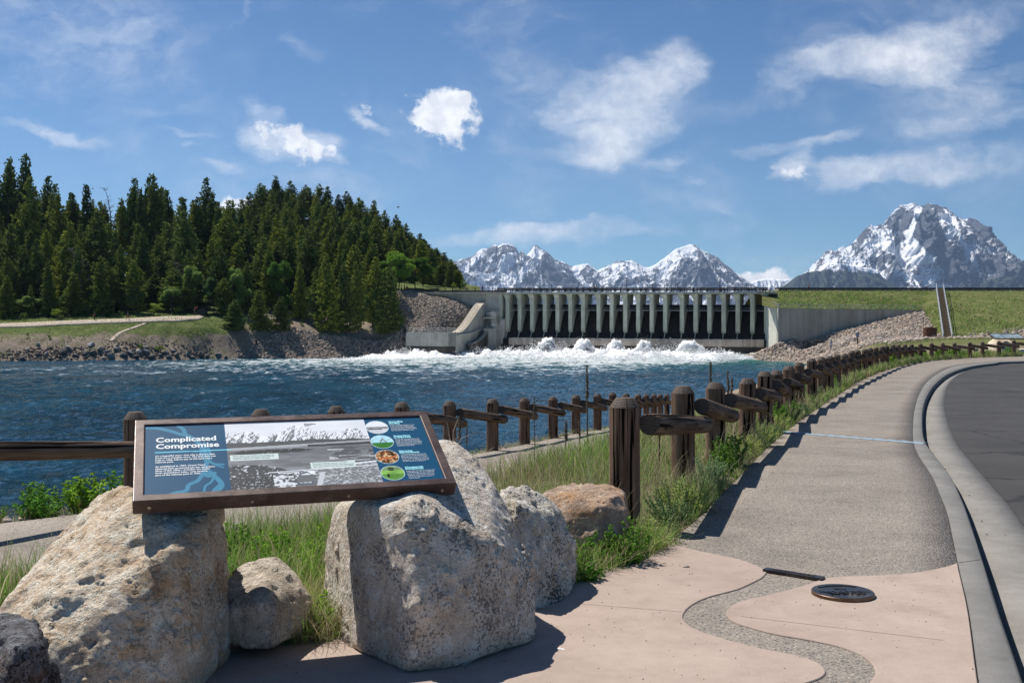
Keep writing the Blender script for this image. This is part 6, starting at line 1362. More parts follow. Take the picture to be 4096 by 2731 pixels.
# trees on the steep bank
bank = [(233.6,299,236,'fir',1.35,'small bushy young fir at the left end of the rocky bank'),(261,290,240,'fir',1.25,'broad dark young fir, second along the rocky bank'),(280,296,242,'fir',1.2,'young fir beside the broad dark fir on the rocky bank'),(328,254,247,'fir',1.25,'large dense fir in the middle of the rocky bank'),(318,268,249,'pine',1.1,'pine leaning behind the left side of the large dense fir'),(344,262,249,'fir',1.0,'dark fir pressed against the right side of the large dense fir'),
        (358,262,250,'slim',.9,'slender pine with bare lower trunk right of the large dense fir'),(373,258,251,'pine',1.1,'olive pine on the bank left of the rock slope'),(383,268,249,'fir',1.0,'dark fir on the bank near the rock slope'),(393,268,248,'fir',1.1,'tall green fir closest to the rock slope'),(388,262,256,'pine',1,'pine rising behind the firs closest to the rock slope'),(246,262,250,'fir',1.2,'dark fir behind the two young firs of the bank'),(268,246,258,'fir',1.2,'tall dark fir behind the rocky bank'),(290,240,262,'fir',1.3,'broad tall fir behind the left bank rocks'),(300,262,252,'fir',1.0,'shaded fir left of the large dense fir'),(305,232,268,'pine',1.2,'tall pine rising above the middle of the bank')]
for px, ty, Y, kd, ws, lb in bank:
    x, z = gy(px, Y); h = EYE+(341-ty)/1000*Y-z; placed.append((x, Y)); tree(NAME[kd], random.choice(KINDS[kd]), x, Y, z-.2, h, ws*np.clip(11/h, .8, 1.5), lb)
# random fill, left stand and hill
def fill(n_, pxr_, Yr_, hr, dmin, lab, grp, kinds, skip=None):
    c = 0; tries = 0; out = []
    while c < n_ and tries < 9000:
        tries += 1; px = random.uniform(*pxr_); Y = random.uniform(*Yr_); x, z = gy(px, Y)
        if skip and skip(px, Y): continue
        if not ok(x, Y, dmin): continue
        h = random.uniform(*hr); ty = 341-1000*(z+h-EYE)/Y; lim = sil(px)+random.uniform(4, 14)
        if ty < lim: h = EYE+(341-lim)/1000*Y-z
        if h < hr[0]*.55: continue
        placed.append((x, Y)); kd = random.choice(kinds); out.append((px, x, Y, z, h, kd)); c += 1
    out.sort()
    for i, (px, x, Y, z, h, kd) in enumerate(out):
        tree(NAME[kd], random.choice(KINDS[kd]), x, Y, z, h, random.uniform(1.1, 1.6)*np.clip(12/h, .8, 1.5), lab.format(ORD[i]), 'tree', grp)
fill(62, (-30, 240), (262, 345), (15, 24), 4.4, '{} conifer from the left inside the dense left stand', 'conifers inside the dense left stand', ['pine', 'pine', 'spruce', 'fir', 'slim'])
fill(52, (225, 400), (262, 322), (12, 18), 4.2, '{} conifer from the left on the lower slope of the hill', 'conifers on the lower slope of the hill', ['pine', 'fir', 'fir', 'slim'], skip=lambda px, Y: (375 < px < 432 and Y < 300))
fill(88, (238, 462), (318, 392), (11, 16), 4.0, '{} conifer from the left on the upper slope of the hill', 'conifers on the upper slope of the hill', ['pine', 'fir', 'pine', 'slim'])
fill(26, (-20, 226), (240, 262), (8, 15), 4.0, '{} shorter conifer from the left among the pines above the dirt path', 'shorter conifers above the dirt path', ['fir', 'fir', 'pine', 'slim'], skip=lambda px, Y: (px < 12 and Y < 246) or (140 < px < 172 and Y < 247) or (196 < px < 222) or (100 < px < 120))
fill(16, (422, 462), (278, 320), (9, 13), 3.4, '{} conifer from the left beside the road left of the dam', 'conifers beside the road left of the dam', ['fir', 'pine', 'slim', 'spruce'])
# broadleaf trees and shrubs
Lf = [leafy(1, 8, .4, (.17,.31,.06), 12000, base=.0, leaf=.2), leafy(2, 8, .4, (.16,.29,.055), 12000, base=.0, leaf=.2), leafy(3, 8, .3, (.20,.31,.12), 7000, leaf=.2), leafy(4, 8, .45, (.20,.29,.075), base=.0)]
for px, ty, Y, h, ws, k, nm, lb in [(399,252,264,None,1.7,0,'aspen_tree','bright green leafy tree standing by the road left of the dam'),(415,257,268,None,1.6,1,'aspen_tree','second bright green leafy tree, nearer the dam'),(387,260,272,None,1.4,1,'aspen_tree','bright green tree half hidden at the left of the leafy pair'),
        (30,296,240,None,1.3,2,'willow_tree','pale green leafy tree low in the pines near the left edge'),(70,292,242,None,1.2,2,'willow_tree','pale green leafy tree low behind the first walker'),(102,290,243,None,1.1,2,'willow_tree','small pale leafy tree between the two walkers'),(136,288,243,None,1.1,2,'willow_tree','small pale leafy tree left of the round light shrub'),(172,286,244,None,1.3,2,'willow_tree','pale leafy tree right of the round light shrub'),(214,278,246,None,1.3,2,'willow_tree','pale leafy tree below the camper van'),(280,262,256,None,1.,0,'aspen_tree','light green leafy tree among the firs of the bank'),(192,266,247,None,1.1,2,'willow_tree','pale green willow beneath the pines left of the parked vehicles'),(235,268,247,None,1.,2,'willow_tree','pale grey green willow at the middle of the left bank'),(243,285,246,None,.9,2,'willow_tree','smaller pale green willow above the steep bank'),(320,243,300,None,.8,2,'willow_tree','pale willow in a clearing low on the hill'),(345,243,302,None,1,2,'willow_tree','second pale willow in the clearing on the hill'),(372,285,252,None,1,2,'willow_tree','grey green willow low on the bank left of the rock slope')]:
    x, z = gy(px, Y); h = EYE+(341-ty)/1000*Y-z; tree(nm, Lf[k], x, Y, z, max(h, 3), ws*np.clip(7.5/max(h, 3), .7, 1.6), lb)
for px, ty, Y, ws, lb in [(154,302,239,2.1,'round light green shrub beside the dirt path'),(58,308,233,1.6,'low green shrub at the foot of the left pines'),(28,336,216,.8,'tiny green shrub on the grassy slope near the left edge'),(50,340,216,1.3,'small bright shrub among the left bank boulders'),(140,343,219,1.7,'low green bush above the boulders below the path'),(160,345,221,2.1,'wide low green bush among boulders below the path'),(24,312,234,1.5,'small shrub beside the dirt path near the left edge'),
                          (178,306,241,1.6,'shady green shrub right of the round light shrub'),(120,310,238,1.4,'low shrub behind the second walker'),(252,322,239,1.4,'low shrub between the young firs of the bank'),(290,320,244,1.5,'low green shrub right of the young firs'),(302,322,245.5,1.6,'green shrub under the large fir on the bank'),(454,282,268,1.0,'small sparse tree beside the road near the dam'),(464,279,272,.9,'thin young pine by the approach road nearest the dam')]:
    x, z = gy(px, Y); h = max(EYE+(341-ty)/1000*Y-z, 1.1); r_ = tree('shrub', Lf[3], x, Y, z-.1, h, ws*1.0, lb, 'shrub')
us = 0
for px, Y in [(4,250),(17,246),(34,250),(46,247),(60,250),(72,247),(87,252),(98,248),(116,252),(130,247),(139,252),(170,250),(182,247),(188,254),(20,262),(52,264),(76,266),(104,262),(134,266),(150,258),(166,262),(225,243),(210,250)]:
    x, z = gy(px, Y); tree('shrub', Lf[3], x, Y, z-.1, random.uniform(2.0, 4.2), random.uniform(1.2, 1.9), f'{ORD[us]} undergrowth shrub from the left beneath the front pines', 'shrub', 'undergrowth shrubs beneath the front pines'); us += 1
# dead bare tree on the skyline
def dead_tree(px, ty, Y, label):
    x, z = gy(px, Y); h = EYE+(341-ty)/1000*Y-z; rs = random.Random(int(px)); mb = MB(); r_ = empty('dead_tree', (x, Y, z), 0, label, 'tree')
    pts = [(0, 0, 0), (.1, 0, h*.4), (-.5, 0, h*.7), (-1.3, .1, h*.86), (-2.4, .1, h*.97)]; mb.tube(pts, [.28, .22, .15, .09, .03], 6); mb.build('trunk', M['dead_bark'], r_)
    mb = MB()
    for i in range(34):
        t = rs.uniform(.45, .98); p0 = np.array([np.interp(t, [0, .4, .7, .86, .97], [a[0] for a in pts]), 0, h*t]); a = rs.uniform(0, 6.28); L = rs.uniform(1.2, 3.6)*(1.15-t)*1.5+.6; e = p0+np.array([math.cos(a)*L, math.sin(a)*L, rs.uniform(-.2, 1.0)*L*.6]); mid = (p0+e)/2+np.array([0, 0, .3])
        mb.tube([tuple(p0), tuple(mid), tuple(e)], [.07, .045, .015], 4, False)
        for j in range(3):
            q_ = mid*(1-j/3)+e*j/3; f_ = q_+np.array([rs.uniform(-.8, .8), rs.uniform(-.8, .8), rs.uniform(-.3, .6)]); mb.tube([tuple(q_), tuple(f_)], [.025, .008], 3, False)
    mb.build('branches', M['dead_bark'], r_)
dead_tree(112, 184, 296, 'bare grey dead tree bent at the top on the left skyline'); dead_tree(183, 262, 250, 'bare thin dead tree in front of the dark left pines'); dead_tree(81, 248, 244, 'leafless grey snag between the left front pines')
x, z = gy(453.5, 292)

# ================================================================= PEOPLE AND SMALL THINGS FAR AWAY
def skin(name, verts, edges, m, parent=None, sub=1):
    me = bpy.data.meshes.new(name); me.from_pydata([v_[:3] for v_ in verts], edges, []); o = link(name, me)
    md = o.modifiers.new('s', 'SKIN'); 
    for i, v_ in enumerate(verts):
        r = v_[3]; me.skin_vertices[0].data[i].radius = (r, r*(v_[4] if len(v_) > 4 else 1))
    me.skin_vertices[0].data[0].use_root = True
    o.modifiers.new('b', 'SUBSURF').levels = sub; bpy.context.view_layer.update()
    m2 = bpy.data.meshes.new_from_object(o.evaluated_get(dg())); m2.name = name; bpy.data.objects.remove(o); m2.materials.clear(); m2.materials.append(m); m2.polygons.foreach_set('use_smooth', [True]*len(m2.polygons))
    return link(name, m2, parent)
CM = {}
def cmat(c):
    if c not in CM: CM[c] = plain('cloth_%02d' % len(CM), c, .85, 0, .08)
    return CM[c]
SKINC = (.42,.25,.18)
def person(loc, face, label, shirt, trousers, hair, h=1.75, pose='stand', hat=None, pack=None, bare_legs=False):
    """loc: feet; face: heading the figure looks towards (0 = +X, 90 = +Y)"""
    r_ = empty('person', loc, R(face)-0, label, 'person'); s = h/1.75; r_.scale = (s, s, s)
    hip = np.array([0, 0, .93]); lean = np.array([0., 0, 0]); 
    if pose == 'bend': lean = np.array([.42, 0, -.22])
    ch = hip+[0.02, 0, .45]+lean*.8; nk = hip+[.02, 0, .60]+lean; hd = nk+np.array([.03, 0, .12])+lean*.25; ht = hd+np.array([.01, 0, .11])+lean*.1
    st = {'walk': .26, 'stand': .04, 'bend': .05, 'wade': .12, 'point': .06}[pose]
    V = [(*hip, .15, .8), (*(hip*.5+ch*.5), .13, .8), (*ch, .165, .72), (*nk, .06), (*hd, .085), (*ht, .07)]
    E = [(0, 1), (1, 2), (2, 3), (3, 4), (4, 5)]
    def chain(root, pts): 
        last = root
        for p in pts: V.append(p); E.append((last, len(V)-1)); last = len(V)-1
        return last
    arm = []
    for sg in (-1, 1):
        sh = ch+np.array([0, .19*sg, .07])
        if pose == 'point' or pose == 'bend': el = sh+np.array([.18, .03*sg, -.22]); wr = el+np.array([.22, -.05*sg, .02 if pose == 'point' else -.12]); 
        else: el = sh+np.array([-.05*sg*(st*6), .05*sg, -.28]); wr = el+np.array([.14, 0, -.22])
        hn = wr+(wr-el)*.35; i0 = len(V); chain(2, [(*sh, .065), (*el, .048), (*wr, .033), (*hn, .038)]); arm.append(i0)
    leg = []
    for sg in (-1, 1):
        f = st*sg; hp = hip+np.array([0, .095*sg, -.05]); kn = np.array([f*.6+.04, .10*sg, .50]); an = np.array([f, .10*sg, .09]); to = an+np.array([.17, 0, -.055]); i0 = len(V)
        chain(0, [(*hp, .095), (*kn, .065), (*an, .045), (*to, .042)]); leg.append(i0)
    skin('body', V, E, cmat(SKINC), r_)
    def sub_(idx, edges, k, name, col):
        mp = {j: i for i, j in enumerate(idx)}; skin(name, [(*V[j][:3], V[j][3]*k+.008, *(V[j][4:])) for j in idx], [(mp[a], mp[b_]) for a, b_ in edges], cmat(col), r_)
    a0, a1 = arm; l0, l1 = leg
    sub_([0, 1, 2, a0, a0+1, a1, a1+1], [(0, 1), (1, 2), (2, a0), (a0, a0+1), (2, a1), (a1, a1+1)], 1.12, 'shirt', shirt)
    if bare_legs: sub_([0, l0, l0+1, l1, l1+1], [(0, l0), (l0, l0+1), (0, l1), (l1, l1+1)], 1.18, 'shorts', trousers)
    else: sub_([0, l0, l0+1, l0+2, l1, l1+1, l1+2], [(0, l0), (l0, l0+1), (l0+1, l0+2), (0, l1), (l1, l1+1), (l1+1, l1+2)], 1.14, 'trousers', trousers)
    mb = MB(); c = ht+np.array([-.015, 0, .0]); V0, F0 = ico(1); mb.add(V0*[.10, .088, .085]+c+[0, 0, .02], [tuple(f) for f in F0]); mb.build('hair', cmat(hair), r_, True)
    mb = MB(); f_ = hd+np.array([.075, 0, .02])
    mb.tube([tuple(f_), tuple(f_+[.02, 0, -.025])], [.012, .014], 5); mb.build('nose', cmat(SKINC), r_)
    if hat:
        mb = MB(); c = ht+np.array([0, 0, .035]); mb.tube([tuple(c+[0, 0, -.02]), tuple(c)], [.16, .15], 12); mb.tube([tuple(c), tuple(c+[0, 0, .09])], [.10, .085], 12); mb.build('hat', cmat(hat), r_)
    if pack:
        mb = MB(); c = ch*.6+hip*.4; V0, F0 = ico(1); mb.add(V0*[.12, .16, .24]+c+[-.2, 0, .08], [tuple(f) for f in F0]); o = mb.build('backpack', cmat(pack), None, True); o.location = loc; o.rotation_euler = r_.rotation_euler; o.scale = r_.scale; tagt(o, 'backpack worn by the '+label.split(' ', 1)[0]+' '+label.split(' ', 1)[1][:60].rsplit(' ', 1)[0], 'backpack')
    return r_
x, z = gy(94.6, 231.5); person((x, 231.5, z+.15), 200, 'person in dark clothes with a grey sleeve and red waist bundle on the dirt path', (.03,.035,.06), (.008,.008,.012), (.03,.02,.015), 1.98, 'stand')
mb = MB(); V0, F0 = ico(1); mb.add(V0*[.17, .2, .12]+np.array([x-.15, 231.25, z+1.2]), [tuple(f) for f in F0]); o = mb.build('red_bundle', cmat((.45,.05,.06)), None, True); tagt(o, 'red bundle carried at the waist of the walker in dark clothes', 'bag')
x, z = gy(127.8, 231.5); person((x, 231.5, z+.15), 180, 'person in a purplish top and shorts walking on the dirt path', (.14,.07,.12), (.16,.06,.05), (.05,.03,.02), 2.0, 'walk', bare_legs=True)
x, z = gy(256.3, 234.5); person((x, 234.5, z+.2), 260, 'person in black with a pale sleeve standing among the rocks of the bank', (.03,.04,.05), (.006,.006,.009), (.03,.02,.015), 1.95, 'stand', bare_legs=True)
x = (85-512)/1000*205.; person((x, 205.5, WZ-.35), 40, 'angler in a blue cap and dark green clothes wading at the left bank', (.03,.09,.07), (.012,.02,.018), (.05,.04,.03), 2.0, 'bend', hat=(.12,.17,.30))
def onD(px, t, zz=13.95): s = (((px-512)/1000)*(250+.92718*t)+1.75-.37461*t)/(.92718+.37461*(px-512)/1000); return D(s, t, zz)
c = P(401.2, 290.2, 261); person((c[0], 261, float(fh(np.array([[c[0], 261.]]))[0])+.05), 0, 'person in a blue shirt and pale cap at the left end of the road rail', (.06,.16,.28), (.02,.03,.06), (.3,.3,.4), 1.72, 'stand', hat=(.5,.5,.62))
c = P(404.6, 290.4, 261); person((c[0], 261, float(fh(np.array([[c[0], 261.]]))[0])+.05), 180, 'person in a light blue shirt gesturing beside the one in a blue shirt', (.35,.55,.62), (.01,.01,.015), (.06,.03,.03), 1.7, 'point')
def hydrant():
    c = P(407, 290.8, 261); zb = float(fh(np.array([[c[0], 261.]]))[0]); r_ = empty('fire_hydrant', (c[0], 261, zb), 0, 'small red orange hydrant beside the two people left of the dam', 'hydrant'); mb = MB(); mb.tube([(0, 0, 0), (0, 0, .1), (0, 0, .12), (0, 0, .75), (0, 0, .8), (0, 0, 1.0), (0, 0, 1.08)], [.26, .26, .2, .2, .27, .19, .06], 10); mb.tube([(-.36, 0, .58), (.36, 0, .58)], .1, 8)
    mb.build('hydrant_body', plain('red_orange_paint', (.42,.09,.04), .5), r_)
hydrant()
person(onD(466, 1.6), 180, 'person in a red hat and dark coat leaning at the rail left of the dam', (.02,.025,.05), (.04,.05,.11), (.3,.1,.1), 1.72, 'stand', hat=(.35,.08,.1))
person(onD(482.2, 1.2), 180, 'dark haired person carrying a red backpack along the dam road', (.10,.05,.05), (.20,.16,.12), (.02,.015,.015), 1.75, 'walk', pack=(.4,.06,.05))
person(onD(594.7, .3), 180, 'person in a dark red top, left one of the pair at the dam rail', (.09,.03,.03), (.02,.025,.05), (.02,.015,.012), 1.74, 'stand')
person(onD(596.8, .3), 180, 'person in grey, right one of the pair at the dam rail', (.10,.09,.10), (.04,.04,.07), (.03,.02,.02), 1.66, 'stand')
c = P(808.5, 289.0, 236.5); person((c[0], 236.5, c[2]), 270, 'person in a bright orange jacket sitting low behind the embankment guard rail', (.75,.20,.03), (.10,.08,.06), (.1,.05,.03), 1.3, 'bend')
x, y = (831-512)/1000*176, 176; zz = float(gh(np.array([[x, y]]))[0]); person((x, y, EYE+(341-348.9)/1000*176), 225, 'person in a white cap and pale grey clothes on the rocks near the dam', (.30,.36,.42), (.33,.34,.38), (.75,.75,.78), 1.78, 'stand', hat=(.8,.8,.82))
# knotted orange windsock-like marker and bin on the far bank
def bin_():
    x, z = gy(203.3, 240.5); z += .3; r_ = empty('litter_bin', (x, 240.5, z), 0, 'dark square litter bin where the dirt path ends', 'litter bin'); mb = MB(); mb.box((-.85, -.6, .12), (.85, .6, 1.35)); mb.build('bin_body', M['dark_steel'], r_); mb = MB(); mb.box((-.95, -.7, 1.352), (.95, .7, 1.5)); mb.build('bin_lid', M['dark_steel'], r_)
    mb = MB(); [mb.box((sx-.06, sy-.06, -.2), (sx+.06, sy+.06, .118)) for sx in (-.75, .75) for sy in (-.5, .5)]; mb.build('bin_base', M['dark_steel'], r_)
    x, z = gy(196.5, 240.); z += .2; r_ = empty('life_ring_post', (x, 240., z), 0, 'short post with a red and pink hanging strap beside the litter bin', 'post'); mb = MB(); mb.tube([(.25, 0, -.3), (.25, 0, 1.25)], .06, 6); mb.build('post', M['bark'], r_)
    mb = MB(); mb.tube([(.3, 0, 2.0), (.1, 0, 1.75), (-.25, 0, 1.6), (-.5, 0, 1.35)], [.10, .16, .2, .17], 8); mb.build('red_strap', plain('red_cloth', (.22,.05,.05), .8), r_, None)
    mb = MB(); mb.tube([(-.5, 0, 1.5), (-.5, 0, .8), (-.3, 0, .35), (0, 0, .2)], [.16, .09, .08, .04], 8); mb.build('hanging_strap', plain('pink_cloth', (.35,.18,.14), .8), r_, None)
bin_()
def tank():
    c = P(930, 334.3, 186); r_ = empty('rusty_tank', tuple(c), 0, 'open round rusty metal tank on the rocks left of the stairs', 'tank'); mb = MB(); n_ = 28
    for (r0, z0, r1, z1) in ((1.2, -.3, 1.2, 1.35), (1.2, 1.35, 1.12, 1.35), (1.12, 1.35, 1.12, .2)):
        V = [(r0*math.cos(6.283*i/n_), r0*math.sin(6.283*i/n_), z0) for i in range(n_)]+[(r1*math.cos(6.283*i/n_), r1*math.sin(6.283*i/n_), z1) for i in range(n_)]; mb.add(V, [(i, (i+1) % n_, n_+(i+1) % n_, n_+i) for i in range(n_)])
    mb.tube([(0, 0, .15), (0, 0, .2)], 1.12, n_); mb.build('tank_shell', M['rust'], r_, recalc=False); mb = MB(); mb.tube([(-1.15, .3, .5), (-1.15, .3, 3.1)], .05, 5); mb.build('pipe', M['rust'], r_)
tank()
def small_sign():
    c = P(857.6, 341.3, 178); r_ = empty('warning_sign', tuple(c), R(-8), 'small grey sign on a wooden post at the edge of the rocks', 'sign'); mb = MB(); mb.box((-.11, -.06, -.4), (.11, .06, 1.35)); mb.build('post', M['bark'], r_)
    mb = MB(); mb.box((-.28, -.10, .85), (.28, -.062, 1.65)); mb.build('sign_board', plain('grey_sign_face', (.24,.26,.33), .5), r_)
small_sign()
# lodge and parked vehicles behind the trees
def lodge():
    Y = 283; x, z = gy(112, Y); r_ = empty('house', (x, Y, z), R(12), 'white roofed building with a brick chimney hidden behind the left pines', 'house'); mb = MB(); mb.box((-6, 0, -1), (6, 7, 4)); mb.build('wall', plain('brown_timber_wall', (.14,.09,.06), .8), r_)
    mb = MB(); mb.add([(-6.6, -.6, 3.8), (6.6, -.6, 3.8), (6.6, 3.5, 6.6), (-6.6, 3.5, 6.6), (-6.6, 7.6, 3.8), (6.6, 7.6, 3.8), (-6.6, -.6, 4.0), (6.6, -.6, 4.0), (6.6, 3.5, 6.8), (-6.6, 3.5, 6.8), (-6.6, 7.6, 4.0), (6.6, 7.6, 4.0)], [(6, 7, 8, 9), (9, 8, 11, 10), (0, 3, 2, 1), (3, 4, 5, 2), (0, 1, 7, 6), (4, 10, 11, 5), (0, 6, 9, 3), (3, 9, 10, 4), (1, 2, 8, 7), (2, 5, 11, 8)]); rf = mb.build('roof', M['white_paint'], r_)
    mb = MB(); mb.box((2.6, 2.6, 5), (3.6, 3.6, 10.2)); ch_ = mb.build('chimney', plain('red_brick', (.20,.07,.05), .9), rf); mb = MB(); mb.box((2.5, 2.5, 10.201), (3.7, 3.7, 10.9)); mb.build('chimney_cap', M['white_paint'], rf)
    for i in range(3): mb = MB(); mb.box((-4.5+3.4*i, -.05, 1.2), (-3.2+3.4*i, -.01, 2.6)); mb.build('window', M['white_paint'], r_)
lodge()
GLASS = plain('dark_window_glass', (.02,.025,.03), .1)
def vehicle(px, Y, col, label, name='parked_car', van=False, rz=8):
    x, z = gy(px, Y); z += .25; r_ = empty(name, (x, Y, z), R(rz), label, 'van' if van else 'car'); pm = plain('vehicle_paint_%d' % int(px), col, .3)
    L, Wd, Hh = (6.4, 2.1, 2.9) if van else (4.7, 1.8, 1.5)
    prof_ = [(-L/2, .45), (-L/2, Hh*.95), (-L/2+.3, Hh), (L*.28, Hh), (L*.36, Hh*.6), (L/2-.1, Hh*.5), (L/2, .45)] if van else [(-L/2, .35), (-L/2+.02, .9), (-L*.36, .98), (-L*.24, Hh), (L*.12, Hh), (L*.27, .98), (L/2-.1, .82), (L/2, .35)]
    mb = MB(); mb.prism(prof_, -Wd/2, Wd/2, lambda a, b_, h: (a, h, b_)); mb.build('body', pm, r_)
    mb = MB(); zz = Hh*.66 if van else 1.05; z2 = Hh*.88 if van else Hh-.08
    mb.prism([(-L*.2, zz), (-L*.17, z2), (L*.08, z2), (L*.18, zz)], -Wd/2-.012, -Wd/2-.002, lambda a, b_, h: (a, h, b_)); mb.build('side_window', GLASS, r_)
    for sx in (-L*.3, L*.3):
        for sy in (-Wd/2, Wd/2-.2): mb = MB(); mb.tube([(sx, sy, .36), (sx, sy+.2, .36)], .36, 14); wv = mb.build('wheel', M['dark_steel'], r_); mb = MB(); mb.tube([(sx, sy-.01, .36), (sx, sy-.004, .36)], .2, 10); mb.build('rim', M['galv'], wv)
vehicle(206, 258, (.8,.8,.8), 'white camper van glimpsed between the willow and pines of the left stand', 'camper_van', True); vehicle(217.5, 260, (.7,.72,.75), 'white car parked right of the camper van behind the trees'); vehicle(246.5, 262, (.10,.14,.18), 'dark blue grey car parked behind the trees above the bank'); vehicle(350, 272, (.6,.62,.65), 'silver car glimpsed through the trees left of the bright green trees')
# bird in the sky
def bird():
    c = P(398, 207, 180); r_ = empty('bird', tuple(c), .4, 'tiny dark bird flying in the blue sky above the hill', 'bird'); skin('body', [(-.25, 0, 0, .04), (-.05, 0, 0, .09), (.15, 0, .02, .07), (.27, 0, .05, .045), (.36, 0, .05, .012)], [(0, 1), (1, 2), (2, 3), (3, 4)], M['dark_steel'], r_)
    for sg in (-1, 1): mb = MB(); mb.add([(.12, .05*sg, .03), (-.12, .05*sg, .03), (-.12, .35*sg, .12), (.05, .4*sg, .14), (-.1, .75*sg, .05), (.12, .05*sg, .06), (-.12, .05*sg, .05), (-.12, .35*sg, .14), (.05, .4*sg, .17), (-.1, .75*sg, .06)], [(0, 1, 2, 3), (3, 2, 4), (5, 8, 7, 6), (8, 9, 7), (0, 3, 8, 5), (3, 4, 9, 8)]); mb.build('wing', M['dark_steel'], r_)
bird()

# ================================================================= FOREGROUND VEGETATION
def blades(name, pts, hgt, wid, cols, lean=.35, label=None, tipc=1.25, m=None):
    n_ = len(pts); a = rng.uniform(0, 6.283, n_); lx = rng.normal(0, lean, n_)*hgt; ly = rng.normal(0, lean, n_)*hgt
    dx = np.cos(a)*wid/2; dy = np.sin(a)*wid/2; z0 = pts[:, 2]
    def pt(t, wf, sg): return np.column_stack([pts[:, 0]+lx*t*t+sg*dx*wf, pts[:, 1]+ly*t*t+sg*dy*wf, z0+hgt*t*(1-.18*np.hypot(lx, ly)/hgt*t)])
    V = np.stack([pt(0, 1, -1), pt(0, 1, 1), pt(.35, .95, -1), pt(.35, .95, 1), pt(.72, .6, -1), pt(.72, .6, 1), pt(1, 0, 0)], 1)
    F = np.array([[0, 1, 3], [0, 3, 2], [2, 3, 5], [2, 5, 4], [4, 5, 6]]); F = (np.arange(n_)[:, None, None]*7+F).reshape(-1, 3)
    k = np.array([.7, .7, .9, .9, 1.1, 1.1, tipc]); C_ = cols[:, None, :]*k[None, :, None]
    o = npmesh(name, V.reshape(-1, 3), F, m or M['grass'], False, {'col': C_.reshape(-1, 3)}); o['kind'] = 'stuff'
    if label: o['label'] = label
    return o
GC = np.array([(.20,.37,.055), (.27,.43,.08), (.15,.28,.045), (.33,.44,.11)]); DC = np.array([(.50,.42,.25), (.38,.30,.17), (.58,.50,.33), (.28,.22,.13)])
def gcol(n_, dry): 
    c = GC[rng.integers(0, 4, n_)]*rng.uniform(.75, 1.2, (n_, 1)); k = rng.random(n_) < dry; c[k] = DC[rng.integers(0, 4, k.sum())]*rng.uniform(.75, 1.15, (k.sum(), 1)); return c
SPp = np.array([(a, b_) for a, b_, c_ in sp]); 
bed = [(-2.05, 5.95), (-1.25, 6.1), (-.5, 6.75), (.35, 7.15), (.75, 7.45), (1.02, 7.9)]+[tuple(p) for p in EDc if 8.3 < p[1] < 62]+[(23.5, 63), (10, 48)]+[tuple(p) for p in PATH_N[::-1] if p[1] > 6.2]+[(-3.4, 6.0)]
def patch(n_, cond=None, poly=None):
    q = sample_poly(poly or bed, n_)
    if cond is not None: q = q[cond(q)]
    return np.column_stack([q, gh(q)])
def near_w(q, pw=2.): return rng.random(len(q)) < np.clip((9.5/np.maximum(q[:, 1], 6))**pw, 0, 1)
# low thatch
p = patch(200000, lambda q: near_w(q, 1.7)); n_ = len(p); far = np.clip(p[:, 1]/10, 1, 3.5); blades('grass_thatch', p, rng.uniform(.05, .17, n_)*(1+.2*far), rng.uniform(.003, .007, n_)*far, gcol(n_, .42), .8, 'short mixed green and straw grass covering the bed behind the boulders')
# tall green grass: dense towards the left/centre, clumped
def clump(q, sc, th, seed): return fbm(q[:, 0]*sc, q[:, 1]*sc, o=3, seed=seed) > th
p = patch(150000, lambda q: near_w(q, 1.5) & clump(q, .9, .47, 3) & (poly_d(q, PATH_N) > .15)); n_ = len(p); far = np.clip(p[:, 1]/10, 1, 3)
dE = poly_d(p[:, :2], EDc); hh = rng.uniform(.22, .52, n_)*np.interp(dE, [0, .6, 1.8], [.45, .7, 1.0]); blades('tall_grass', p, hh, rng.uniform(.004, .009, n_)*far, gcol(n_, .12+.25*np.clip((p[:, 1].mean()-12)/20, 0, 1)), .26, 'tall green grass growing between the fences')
p = patch(60000, lambda q: near_w(q, 1.2) & clump(q, .7, .5, 9)); n_ = len(p); far = np.clip(p[:, 1]/10, 1, 3); blades('dry_grass', p, rng.uniform(.25, .6, n_), rng.uniform(.002, .005, n_)*far, DC[rng.integers(0, 4, n_)]*rng.uniform(.8, 1.2, (n_, 1)), .3, 'pale dry grass stems scattered through the bed')
# along the outer edge of the riverside path
outer = [tuple(p_) for p_ in PATH_F if p_[1] > 4]+[(8.6, 47.6)]+[(p_[0]-1.2, p_[1]+1.0) for p_ in PATH_F[::-1] if p_[1] > 4]
p = patch(26000, lambda q: near_w(q, 1.1), outer); n_ = len(p); far = np.clip(p[:, 1]/10, 1, 3); blades('dry_grass', p, rng.uniform(.06, .26, n_), rng.uniform(.003, .006, n_)*far, gcol(n_, .75), .5, 'straw coloured grass fringing the riverside path')
# strip along the far part of the fence
q = sample_poly([G(*e_) for e_ in [(847,388.8),(867.9,376.9),(894.6,367.3),(927,360.6),(971.8,357.3),(1024,355.9)]]+[(37, 73.5), (30, 69.5), (24, 64.5), (17.4, 49), (12.6, 38.8), (10.0, 33)], 16000); p = np.column_stack([q, gh(q)]); n_ = len(p); blades('verge_grass', p, rng.uniform(.12, .5, n_), rng.uniform(.012, .03, n_), gcol(n_, .45), .4, 'mixed grass along the far stretch of the sidewalk fence')
q = sample_poly([P(px, py, Y)[:2] for px, py, Y in [(850,346,120),(1060,343,120),(1060,343,165),(890,343,165)]], 9000); p = np.column_stack([q, gh(q)]); n_ = len(p); blades('meadow_grass', p, rng.uniform(.15, .4, n_), rng.uniform(.03, .07, n_), gcol(n_, .5)*.9, .5, 'short grass on the flat below the embankment')
